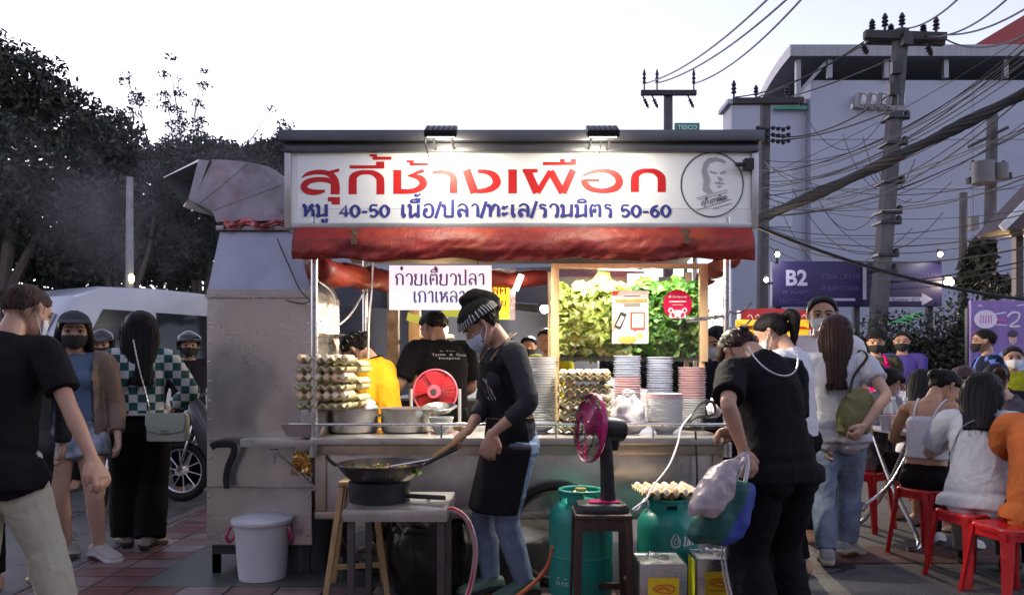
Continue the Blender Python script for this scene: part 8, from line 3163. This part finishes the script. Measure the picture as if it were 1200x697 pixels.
# ------------------------------------------------------------------ dining tables
TOPW = mat('table_top_pale', (.50, .50, .54), rough=.35, var=.08)
def dtable(label, x0, x1, y0, y1, z):
 t = thing('dining_table', label, 'table', ((x0 + x1) / 2, (y0 + y1) / 2, 0), 0, None)
 mb = MB()
 mb.bb((x0, y0, z - .025), (x1, y1, z))
 part('table_top', mb, t, TOPW, world=True, bevel=.006)
 for x in (x0 + .08, x1 - .08):
  for a, b in ((y0 + .05, y1 - .02), (y1 - .05, y0 + .02)):
   mb = MB()
   sx = .0 if x > (x0 + x1) / 2 else 0
   mb.tube(smooth_path([V((x, a, z - .03)), V((x, (a + b) / 2, z * .5)), V((x, b + (.08 if b > a else -.08), .06)), V((x - .10, b + (.12 if b > a else -.12), .012))], 5), .016, 8)
   part('leg', mb, t, TUBE, world=True)
 return t
dtable('long pale folding table between the seated diners', GX(1035, 5.6), 3.9, 5.32, 6.0, .80)
mb = MB()
mb.tube(smooth_path([P(1066, 528, 5.3), P(1048, 560, 5.25), P(1032, 578, 5.2), P(1012, 592, 5.15)], 6), .012, 8)
mb.tube([P(1014, 590, 5.15), P(1009, 597, 5.14)], .021, 8)
o = part('leg', mb, [x for x in bpy.data.objects if x.name.startswith('dining_table')][0], TUBE, world=True)
CLEAR = mat('clear_plastic', (.75, .80, .82), rough=.08, var=0, alpha=.35)
CUPM = mat('cup_frosted', (.62, .66, .72), rough=.3, var=.05)
for px, d in ((1038, 5.42), (1052, 5.45)):
 mb = MB()
 mb.lathe([(.030, 0), (.043, .11), (.045, .112), (.041, .112), (.029, .006)], (GX(px, d), d, .801), 20)
 solo('cup', 'frosted plastic cup standing on the near left end of the dining table', 'cup', mb, CUPM, group='pair of plastic cups on the dining table')
for k, (px, d) in enumerate(((1041, 5.82), (1047, 5.86), (1061, 5.7))):
 t = thing('water_bottle', 'clear water bottle with a white cap on the dining table, ' + ('pink band' if k < 2 else 'teal band'), 'bottle', (GX(px, d), d, .801), 0, 'pair of water bottles' if k < 2 else None)
 mb = MB()
 mb.lathe([(.030, 0), (.032, .02), (.029, .07), (.032, .11), (.030, .15), (.013, .19), (.013, .21)], (0, 0, 0), 16)
 part('body', mb, t, CLEAR)
 mb = MB()
 mb.lathe([(.015, .205), (.015, .225), (.013, .228)], (0, 0, 0), 12)
 part('cap', mb, t, WHITEP)
 mb = MB()
 mb.lathe([(.0325, .05), (.0325, .10)], (0, 0, 0), 16, cap=(False, False))
 part('band', mb, t, mat('band_teal', (.02, .22, .22), rough=.5) if k == 2 else mat('band_pink', (.45, .03, .15), rough=.5))
mb = MB()
mb.lathe([(.055, 0), (.06, .05), (.058, .052), (.05, .01)], (GX(1064, 5.6), 5.72, .801), 20)
solo('condiment_tub', 'pink condiment tub beside the water bottles', 'tub', mb, mat('tub_pink', (.45, .05, .12), rough=.4))
mb = MB()
mb.lathe([(.05, 0), (.085, .05), (.08, .05), (.04, .008)], (GX(1180, 5.5), 5.55, .801), 24)
solo('soup_bowl', 'white soup bowl on the dining table in front of the orange tee', 'bowl', mb, PLATEW)
# ------------------------------------------------------------------ diners
def sitter(label, px, d, face, hip=.52, H=1.6, female=True, lean=4, bend=14, neck=12, look=(0, 0, 0), hands=None, feet=None, skin=SKINL, vox=MID, mask=None, build=.92, **k):
 ff = feet or [(-.12, .40, 0, 5), (.12, .36, 0, -5)]
 hd = hands or ((-.14, .34, .80), (.16, .34, .80))
 F = Fig(H=H, female=female, hip=hip, lean=lean, bend=bend, neck=neck, look=look, feet=ff, hands=hd, build=build, elbow=((-.8, -.5, -.7), (.8, -.5, -.7)), curl=(.6, .6), **k)
 F.tside = (1, -1)
 r = person(label, (GX(px, d), d, 0), face, F, skin, vox, eyes=abs(((face + 180) % 360) - 180) > 60)
 if mask:
  mask_part(F, r, mask)
 return F, r
F, r = sitter('person in a white camisole with bare back and dark bun on a red stool', 1085, 5.1, -50, hip=.535, bend=18, neck=20, look=(-34, 6, 0), skin=mat('skin_warm', (.46, .25, .15), rough=.5, var=.08, vscale=18), vox=NEAR)
part('camisole', garment(F, top_mb(F, 2.5, 5.3, .010, 0, 0, collar=False), .008, .003, 61, 14), r, WHT, angle=180)
mb = MB()
for s in (-1, 1):
 q = [F.torso_ring(5.2, .014, 72, .85)[int((270 + s * 24) / 360 * 72) % 72], F.torso_ring(6.4, .010, 72, .85)[int((270 + s * 30) / 360 * 72) % 72], F.sh[0 if s < 0 else 1].lerp(F.neckb, .45) + F.R3 @ V((0, 0, .040)), F.torso_ring(5.6, .014, 72, .85)[int((90 - s * 30) / 360 * 72)]]
 mb.tube(smooth_path(q, 5), [(.007, .003)] * 16, 6, ref=F.R3 @ V((0, -1, 0)))
part('shoulder_strap', mb, r, WHT)
part('trousers', garment(F, trousers_mb(F, .96, .012, .008, 2.0), .009, .005, 62), r, BLKT, angle=180)
hair_part(F, r, HAIRB, 'bun', .2, .008, 63, .07)
for i in (0, 1):
 shoe_part(F, i, r, mat('trainer_white', (.5, .5, .48), rough=.7), SOLEW, 'trainer')
F, r = sitter('person with a dark bob and pale grey tee seated with back to us', 1146, 4.52, -38, hip=.485, bend=16, neck=6, look=(-14, 2, 0), vox=NEAR, H=1.60, build=.98)
part('shirt', garment(F, top_mb(F, .8, 8, .018, .75, .018, flare=.010, ext=.06), .008, .005, 64, 9), r, GREYT, angle=180)
part('trousers', garment(F, trousers_mb(F, .97, .014, .01, 2.4), .009, .005, 65), r, cloth('cloth_slate', (.10, .10, .11)), angle=180)
hair_part(F, r, HAIRB, 'bob', .25, .008, 66, .09, 1.05)
for i in (0, 1):
 shoe_part(F, i, r, BLKT, SOLED)
mb = MB()
mb.tube(smooth_path([F.torso_ring(3.5, .045, 72, .85)[int(205 / 360 * 72)], F.torso_ring(5.5, .040, 72, .85)[int(250 / 360 * 72)], F.torso_ring(7, .035, 72, .85)[int(300 / 360 * 72)], F.sh[1].lerp(F.neckb, .5) + V((0, 0, .05)), F.torso_ring(6, .04, 72, .85)[int(60 / 360 * 72)]], 6), .004, 6)
part('shoulder_strap', mb, r, cloth('strap_grey', (.25, .26, .30)))
F, r = sitter('person in an orange tee seated at the right frame edge', 1224, 4.16, -46, hip=.475, bend=20, neck=14, vox=NEAR, H=1.62, female=False, skin=SKIN, build=1.0)
part('shirt', garment(F, top_mb(F, .8, 8, .020, .75, .020, flare=.010, ext=.06), .008, .005, 67, 9), r, cloth('cloth_orange', (.42, .115, .035)), angle=180)
part('trousers', garment(F, trousers_mb(F, .97, .014, .012, 2.4), .009, .005, 68), r, NAVYT, angle=180)
hair_part(F, r, HAIRB, 'short', .2, .008, 69, .07)
F, r = sitter('person facing us across the table, hand at chin, with reddish brown hair', 1131, 6.25, 150, hip=.53, bend=16, neck=6, look=(4, 0, 8), mask=MASKW, hands=((-.05, .21, 1.03), (.20, .34, .83)), handdir=((.1, .1, .9), None), skin=SKINL)
part('top', garment(F, top_mb(F, .9, 8, .016, 1.7, .014), .009, .005, 70), r, cloth('cloth_dark_brown', (.028, .020, .018)), angle=180)
part('trousers', garment(F, trousers_mb(F, .96, .012), .012, .005, 71), r, BLKT, angle=180)
hair_part(F, r, mat('hair_reddish', (.045, .012, .010), rough=.4, var=.4, vscale=40, stretch=(6, 6, .7), bump=.3, bscale=60), 'long', .22, .009, 72, .085)
F, r = sitter('person in glasses and white mask seated at the left end of the table', 1018, 6.1, -72, hip=.53, bend=16, neck=14, mask=MASKW, skin=SKIN)
part('top', garment(F, top_mb(F, .9, 8, .016, .7, .016), .009, .005, 73), r, cloth('cloth_pattern_grey', (.16, .16, .18), var=.8, bscale=60), angle=180)
part('shorts', garment(F, trousers_mb(F, .34, .014, .015), .010, .005, 74), r, cloth('cloth_maroon_dark', (.035, .016, .022)), angle=180)
hair_part(F, r, HAIRB, 'ponytail', .12, .009, 75, .065)
mb = MB()
for k in (-1, 1):
 mb.tube([F.HP(V((k * .17 + .115 * math.cos(a), .47 - .05 * abs(math.cos(a)) * (1 if k * math.cos(a) > 0 else 0), .50 + .10 * math.sin(a)))) for a in [2 * PI * i / 14 for i in range(14)]], .0022, 5, closed=True)
 mb.tube([F.HP((k * .285, .43, .52)), F.HP((k * .385, -.05, .56))], .002, 5)
part('glasses', mb, r, BLACKP)
F, r = sitter('person with long black hair and a white tee seated far behind the water bottles', 1073, 6.9, -40, hip=.53, bend=18, neck=18)
part('top', garment(F, top_mb(F, .9, 8, .016, .7, .016), .010, .005, 76), r, WHT, angle=180)
part('trousers', garment(F, trousers_mb(F, .96, .012), .012, .005, 77), r, BLKT, angle=180)
hair_part(F, r, HAIRB, 'long', .26, .009, 78, .08)
F, r = sitter('person with short black hair seated between the grey tee and the poster', 1178, 6.6, 130, hip=.53, bend=14, neck=14, female=False, H=1.66, skin=SKIN)
part('top', garment(F, top_mb(F, .9, 8, .018, 1.8, .016), .010, .005, 79), r, cloth('cloth_soot', (.018, .016, .02)), angle=180)
part('trousers', garment(F, trousers_mb(F, .96, .012), .012, .005, 80), r, BLKT, angle=180)
hair_part(F, r, HAIRB, 'short', .1, .010, 81, .07)
F, r = sitter('person with a brown ponytail seated low beyond the orange tee', 1207, 5.7, 60, hip=.52, bend=22, neck=22, skin=SKINL)
part('top', garment(F, top_mb(F, .9, 8, .018, .7, .016), .010, .005, 82), r, cloth('cloth_dark_print', (.06, .05, .06), var=.9, bscale=50), angle=180)
part('trousers', garment(F, trousers_mb(F, .96, .012), .012, .005, 83), r, BLKT, angle=180)
hair_part(F, r, HAIRBR, 'ponytail', .25, .009, 84, .07)
# ------------------------------------------------------------------ standing people behind the diners
def stander(label, px, d, face, H=1.7, female=False, skin=SKIN, mask=MASKK, top=(BLKT, .7), hair='short', vox=FAR, seed=90, hands=None, **k):
 F = Fig(H=H, female=female, hands=hands or (None, None), curl=(.5, .5), **k)
 F.tside = (1, -1)
 r = person(label, (GX(px, d), d, 0), face, F, skin, vox)
 part('shirt', garment(F, top_mb(F, .8, 8, .018, top[1], .016), .010, .005, seed), r, top[0], angle=180)
 part('trousers', garment(F, trousers_mb(F, .98, .014, .01), .012, .005, seed + 1), r, BLKT, angle=180)
 hair_part(F, r, HAIRB, hair, .1, .010, seed + 2, .06)
 if mask:
  mask_part(F, r, mask)
 return F, r
F, r = stander('person in a black cap and bright pink bib left of the purple polo', 1026, 8.7, 158, H=1.66, top=(cloth('cloth_moss', (.06, .06, .04)), .8), seed=91, hands=((-.16, .18, .98), (.16, .18, .98)))
mb = MB()
mb.grid(lambda u, v: F.torso_ring(6.3 - 5.6 * v, .036, 72, .85)[int((90 + (u - .5) * (80 + 50 * v)) / 360 * 72) % 72], 24, 14)
for s in (-1, 1):
 mb.tube(smooth_path([F.torso_ring(6.2, .04, 72, .85)[int((90 - s * 30) / 360 * 72)], F.neckb + F.RN @ V((s * .085, .02, .01)), F.neckb + F.RN @ V((s * .06, -.07, 0))], 4), [(.022, .004)] * 9, 6, ref=(0, 0, 1))
bib = part('bib', mb, r, cloth('cloth_hot_pink', (.60, .01, .16)), angle=180)
mb = MB()
mb.ball(F.torso_ring(4.6, .040, 72, .85)[18], (.045, .006, .045), 12)
mb.box(F.torso_ring(2.9, .040, 72, .85)[18], (.03, .006, .03))
part('bib_emblem', mb, bib, WHITEP)
mb = hair_mb(F, .10, .76, .60)
cp = part('cap', garment(F, mb, .010, .002, 92, 20), r, BLKT, angle=180)
mb = MB()
mb.grid(lambda u, v: F.HP(head_pt(R(90) + (u - .5) * R(130), .80, .10) + V((0, .36 * v * math.sin(u * PI) ** .7, .03 - .10 * v))), 16, 4)
part('peak', mb, cp, BLKT)
F, r = stander('person in a purple polo shirt and black mask standing behind the diners', 1057, 9.3, 152, H=1.70, top=(cloth('cloth_purple', (.075, .055, .26)), .8), seed=94, hands=((-.10, .24, 1.02), (.10, .22, .98)), build=1.0)
mb = MB()
mb.box(F.torso_ring(5.4, .03, 72, .85)[14], (.035, .008, .045))
part('badge', mb, r, WHITEP)
F, r = stander('person in an open dark jacket over blue before the poster', 1158, 8.0, 74, H=1.66, top=(cloth('cloth_sky_blue', (.10, .17, .50)), .8), seed=97)
MI3b, CHb = F.R3.transposed(), F.chest
part('jacket', garment(F, top_mb(F, .3, 8, .032, 1.9, .018, flare=.01), .011, .005, 98, 8, lambda co: (MI3b @ (co - CHb)).y > 0 and abs((MI3b @ (co - CHb)).x) < .06, .005), r, NAVYT, angle=180)
F, r = stander('person in a yellow-green shirt and white mask in front of the purple poster', 1187, 7.4, 155, H=1.46, top=(cloth('cloth_chartreuse', (.35, .36, .02)), .7), mask=MASKW, seed=100)
# ------------------------------------------------------------------ motorbikes
def motorbike(label, loc, rz, colr, tilt=0):
 t = thing('motorbike', label, 'motorbike', loc, rz, 'motorbikes among the crowd')
 for y, nm in ((.62, 'front'), (-.58, 'rear')):
  mb = MB()
  ring = [V((0, y + .245 * math.cos(a), .285 + .245 * math.sin(a))) for a in [2 * PI * i / 36 for i in range(36)]]
  mb.tube(ring, .042, 8, closed=True, ref=(1, 0, 0))
  w = part('wheel', mb, t, RUBBER)
  mb = MB()
  mb.tube([V((0, y, .285)) + (p - V((0, y, .285))) * .84 for p in ring], .013, 6, closed=True, ref=(1, 0, 0))
  mb.tube([V((-.05, y, .285)), V((.05, y, .285))], .045, 10)
  for k in range(10):
   a = 2 * PI * k / 10
   mb.tube([V((.0, y + .04 * math.cos(a), .285 + .04 * math.sin(a))), V((0, y + .20 * math.cos(a + .2), .285 + .20 * math.sin(a + .2)))], .006, 4)
  part('rim', mb, w, mat('rim_silver', (.75, .75, .78), rough=.3, metal=.6))
 mb = MB()
 rings = []
 for y, z, w_, h in ((-.80, .70, .05, .06), (-.6, .66, .11, .12), (-.3, .60, .12, .16), (-.05, .50, .09, .16), (.15, .42, .07, .12), (.30, .50, .09, .18), (.42, .70, .12, .22), (.50, .86, .10, .14), (.52, .95, .05, .05)):
  rings.append([V((w_ * math.cos(a), y, z + h * math.sin(a))) for a in [2 * PI * i / 16 for i in range(16)]])
 mb.loft(rings)
 part('fairing', mb, t, colr, angle=180)
 mb = MB()
 rings = []
 for y, z, w_, h in ((-.72, .80, .06, .03), (-.5, .80, .13, .05), (-.2, .77, .13, .05), (.05, .73, .09, .04), (.12, .70, .04, .02)):
  rings.append([V((w_ * math.cos(a), y, z + h * math.sin(a))) for a in [2 * PI * i / 14 for i in range(14)]])
 mb.loft(rings)
 part('seat', mb, t, RUBBER, angle=180)
 for s in (-1, 1):
  mb = MB()
  mb.tube([V((s * .06, .62, .285)), V((s * .06, .50, .62)), V((s * .05, .44, .85))], .018, 8)
  part('fork', mb, t, TUBE)
 mb = MB()
 mb.tube(smooth_path([V((-.34, .34, 1.0)), V((-.2, .42, 1.02)), V((0, .46, .98)), V((.2, .42, 1.02)), V((.34, .34, 1.0))], 4), .012, 6)
 part('handlebar', mb, t, BLACKM)
 for s in (-1, 1):
  mb = MB()
  mb.tube([V((s * .2, .42, 1.02)), V((s * .27, .42, 1.18))], .006, 5)
  mb.ball((s * .28, .42, 1.21), (.07, .015, .045), 10)
  part('mirror', mb, t, BLACKP)
 mb = MB()
 mb.ball((0, .555, .80), (.08, .04, .06), 12)
 part('headlight', mb, t, mat('bike_lens', (.6, .6, .62), rough=.15))
 mb = MB()
 mb.tube([V((.09, .0, .28)), V((.11, -.35, .30)), V((.12, -.75, .40))], [.025, .04, .045], 10)
 mb.box((0, -.02, .32), (.22, .34, .18))
 part('engine', mb, t, mat('engine_grey', (.10, .10, .10), rough=.4, metal=.8))
 mb = MB()
 mb.grid(lambda u, v: V((.055 * (v - .5) * 2, .62 + .30 * math.cos(R(20 + 130 * u)), .285 + .30 * math.sin(R(20 + 130 * u)) - .02 * abs(v - .5))), 16, 4)
 part('mudguard', mb, t, colr)
 return t
def rider(label, loc, face, seed, tarot):
 F = Fig(H=1.62, female=False, hip=.86, lean=2, bend=10, neck=0, look=tarot, feet=[(-.24, .14, .12, 0), (.24, .14, .0, 0)], hands=((-.30, .50, 1.02), (.30, .50, 1.02)), curl=(.9, .9))
 F.tside = (1, -1)
 r = person(label, loc, face, F, SKIN, FAR)
 part('jacket', garment(F, top_mb(F, .9, 8, .022, 1.95, .018), .011, .005, seed), r, cloth('cloth_dark_jacket', (.016, .016, .022)), angle=180)
 part('trousers', garment(F, trousers_mb(F, .98, .014, .01), .012, .005, seed + 1), r, BLKT, angle=180)
 helmet(F, r, HELM, 'peak')
 mask_part(F, r, MASKK)
 return r
RB = mat('bike_magenta', (.20, .012, .06), rough=.25, coat=.6, var=.1)
DB2 = mat('bike_grey', (.05, .05, .06), rough=.3, coat=.5, var=.1)
motorbike('grey motorbike with its bright front wheel beside the checked jacket', (GX(287, 7.15), 7.15, 0), R(84), DB2)
motorbike('magenta motorbike half hidden behind the jacketed and checked pedestrians', (GX(136, 7.2), 7.2, 0), R(-165), RB)
rider('rider in a black helmet and black mask on the magenta motorbike', (GX(126, 8.1), 8.05, 0), 196, 110, (0, 0, 0))
F, r = stander('person in a glossy black helmet standing by the grey motorbike', 221, 7.75, 206, H=1.60, top=(cloth('cloth_dark_jacket', (.016, .016, .022)), 1.9), seed=113)
helmet(F, r, HELM, 'peak')
motorbike('dark parked motorbike behind the diners under the hedge, the left one', (GX(1095, 9.9), 9.9, 0), R(100), DB2)
motorbike('dark parked motorbike beside the poster edge, the right one', (GX(1125, 9.5), 9.3, 0), R(80), DB2)
# ------------------------------------------------------------------ the red and yellow stall far behind
rs = thing('market_stall', 'far stall with a red awning over a yellow banner behind the people', 'stall', (GX(910, 9.6), 9.6, 0))
D5 = 9.6
mb = MB()
mb.grid(lambda u, v: P(868 + 92 * u, 361 + 5 * abs(u - .35) + 22 * v, D5 + .8 - .8 * v) + V((0, .04 * math.sin(u * 30) * v, 0)), 40, 6)
part('awning', mb, rs, cloth('stall_red', (.50, .02, .02), rough=.6), world=True)
mb = MB()
lo, hi = P(864, 408, D5), P(950, 374, D5)
mb.bb((lo.x, D5 + .06, lo.z), (hi.x, D5 + .09, hi.z))
part('banner', mb, rs, mat('stall_yellow', (.70, .45, .02), rough=.6, var=.05), world=True)
f5 = on_plane(D5 + .055)
mb = MB()
thai_text(mb, 'กาพาพิ', 884, 384, 26, 5, 1.4, f5)
part('banner_lettering', mb, rs, mat('letter_brown', (.10, .05, .01), rough=.6), world=True, smooth=False)
mb = MB()
thai_text(mb, 'ก่วยเต', 889, 393, 26, 5, 1.4, f5, .002)
part('banner_red_lettering', mb, rs, SIGNRED, world=True, smooth=False)
mb = MB()
fr5 = on_plane(D5)
for k in range(9):
 x = 874 + k * 9
 ribbon(mb, [(x, 372), (x + 3, 369), (x + 6, 374), (x + 2, 377)], .9, lambda a, b, l: P(a, b, D5 + .30) + V((0, -.07 - l, 0)), 0, 4)
part('awning_lettering', mb, rs, mat('letter_pale', (.6, .5, .5), rough=.6), world=True, smooth=False)
for px in (866, 952):
 mb = MB()
 mb.tube([V((GX(px, D5), D5 + .15, 0)), P(px, 364, D5 + .15)], .03, 8)
 part('post', mb, rs, TUBE, world=True)
mb = MB()
mb.bb((lo.x, D5 + .2, 0), (hi.x, D5 + 1.2, .9))
part('counter', mb, rs, DARKMET, world=True)
# ------------------------------------------------------------------ dim furniture seen through the stall
ds = thing('back_counter', 'dark rear counter with steel shelves seen between the soup pots and the cook', 'counter', (GX(540, 7.2), 7.2, 0))
mb = MB()
mb.bb((GX(430, 7.0), 7.0, 0), (GX(600, 7.0), 7.6, .95))
part('cabinet', mb, ds, DARKMET, world=True)
mb = MB()
for x in (GX(462, 7.0), GX(487, 7.0)):
 mb.bb((x - .05, 6.9, .952), (x + .05, 7.0, 2.0))
mb.bb((GX(486, 6.9), 6.92, 1.52), (GX(530, 6.9), 7.2, 1.55))
parts('shelf_frame', mb, ds, mat('frame_rust', (.20, .15, .11), rough=.5, metal=.6, var=.4), world=True)
mb = MB()
mb.bb((GX(486, 7.3), 7.3, 1.25), (GX(530, 7.3), 7.45, 1.5))
part('box', mb, ds, mat('box_slate', (.20, .22, .24), rough=.6), world=True)
mb = MB()
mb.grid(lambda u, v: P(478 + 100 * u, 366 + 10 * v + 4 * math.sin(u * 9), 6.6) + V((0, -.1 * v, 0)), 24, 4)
solo('lime_banner', 'strip of yellow-lime banner hanging behind the white board', 'banner', mb, mat('lime_cloth_glow', (.50, .45, .03), rough=.7, emit=(.8, .75, .1), estr=.12))  # faint glow put into the cloth colour
mb = MB()
mb.tube([P(598, 358, 6.2), P(630, 361, 6.3)], [.03, .035], 8)
mb.tube([P(598, 358, 6.2), P(596, 330, 6.2)], .012, 6)
solo('tube_lamp', 'grey lamp tube pointing sideways from the yellow board frame', 'lamp', mb, mat('lamp_tube', (.16, .16, .17), rough=.4, metal=.5))
mb = MB()
mb.tube([P(604, 340, 5.8), P(611, 322, 5.8)], .022, 8)
solo('light_tube', 'short white strip light hanging at an angle beside the yellow board', 'lamp', mb, mat('tube_glow', (.9, .9, .9), emit=(1, .97, .92), estr=2.5, var=0))
wl_ = thing('parked_car', 'pale car parked far behind the cart, only its roof and windows showing', 'car', (GX(620, 11), 11.2, 0))
mb = MB()
rings = []
for x in (-.85, -.8, .8, .85):
 k = 1 if abs(x) < .82 else .94
 rings.append([V((GX(620, 11) + y * 1.0, 11.2 + x, z * k)) for y, z in ((-2.1, .3), (-2.15, .8), (-1.3, .95), (-.7, 1.45), (.6, 1.48), (1.3, 1.0), (2.1, .9), (2.1, .3))])
mb.loft(rings)
part('body', mb, wl_, mat('car_pale', (.50, .51, .54), rough=.25, coat=.5), world=True, bevel=.03)
mb = MB()
for y0, y1, y2, y3 in ((-1.18, -.08, -.08, -.62), (0, 1.14, .55, .0)):
 xx = 11.2 - .858
 mb.add([V((GX(620, 11) + y0, xx, .98)), V((GX(620, 11) + y1, xx, .98)), V((GX(620, 11) + y2, xx, 1.38)), V((GX(620, 11) + y3, xx, 1.38))], [(0, 1, 2, 3)])
parts('window', mb, wl_, CARGLASS, world=True)
for y in (-1.35, 1.35):
 mb = MB()
 mb.lathe([(.15, -.1), (.3, -.1), (.31, 0), (.3, .1), (.15, .1)], (GX(620, 11) + y, 11.2 - .80, .31), 20, Matrix.Rotation(R(90), 4, 'X'))
 part('wheel', mb, wl_, RUBBER, world=True)
# ------------------------------------------------------------------ smoke drifting from the duct mouth
SM = bpy.data.materials.new('smoke_volume')
SM.use_nodes = True
n_, l_ = SM.node_tree.nodes, SM.node_tree.links
n_.remove(n_['Principled BSDF'])
pv_ = n_.new('ShaderNodeVolumePrincipled')
pv_.inputs['Color'].default_value = (.85, .84, .88, 1)
tc_ = n_.new('ShaderNodeTexCoord')
nz = n_.new('ShaderNodeTexNoise')
nz.inputs['Scale'].default_value = 2.2
nz.inputs['Detail'].default_value = 3
nz.inputs['Distortion'].default_value = .8
mr = n_.new('ShaderNodeMapRange')
mr.inputs[1].default_value, mr.inputs[2].default_value = .42, .75
mr.inputs[3].default_value, mr.inputs[4].default_value = 0, .6
mr.clamp = True
gr = n_.new('ShaderNodeTexGradient')
gr.gradient_type = 'SPHERICAL'
mp_ = n_.new('ShaderNodeMapping')
mp_.inputs['Scale'].default_value = (1 / 1.5, 1 / .55, 1 / .7)
ml = n_.new('ShaderNodeMath')
ml.operation = 'MULTIPLY'
l_.new(tc_.outputs['Object'], nz.inputs['Vector'])
l_.new(nz.outputs['Fac'], mr.inputs[0])
l_.new(tc_.outputs['Object'], mp_.inputs[0])
l_.new(mp_.outputs[0], gr.inputs[0])
l_.new(mr.outputs[0], ml.inputs[0])
l_.new(gr.outputs['Fac'], ml.inputs[1])
l_.new(ml.outputs[0], pv_.inputs['Density'])
l_.new(pv_.outputs[0], n_['Material Output'].inputs['Volume'])
mb = MB()
mb.ball((0, 0, 0), (1.5, .55, .7), 24)
c = P(165, 235, 4.95)
mb.v = [tuple(V(p) + c) for p in mb.v]
solo('smoke', 'thin grey smoke drifting from the mouth of the curved duct', 'smoke', mb, SM, kind='stuff', base=tuple(c))
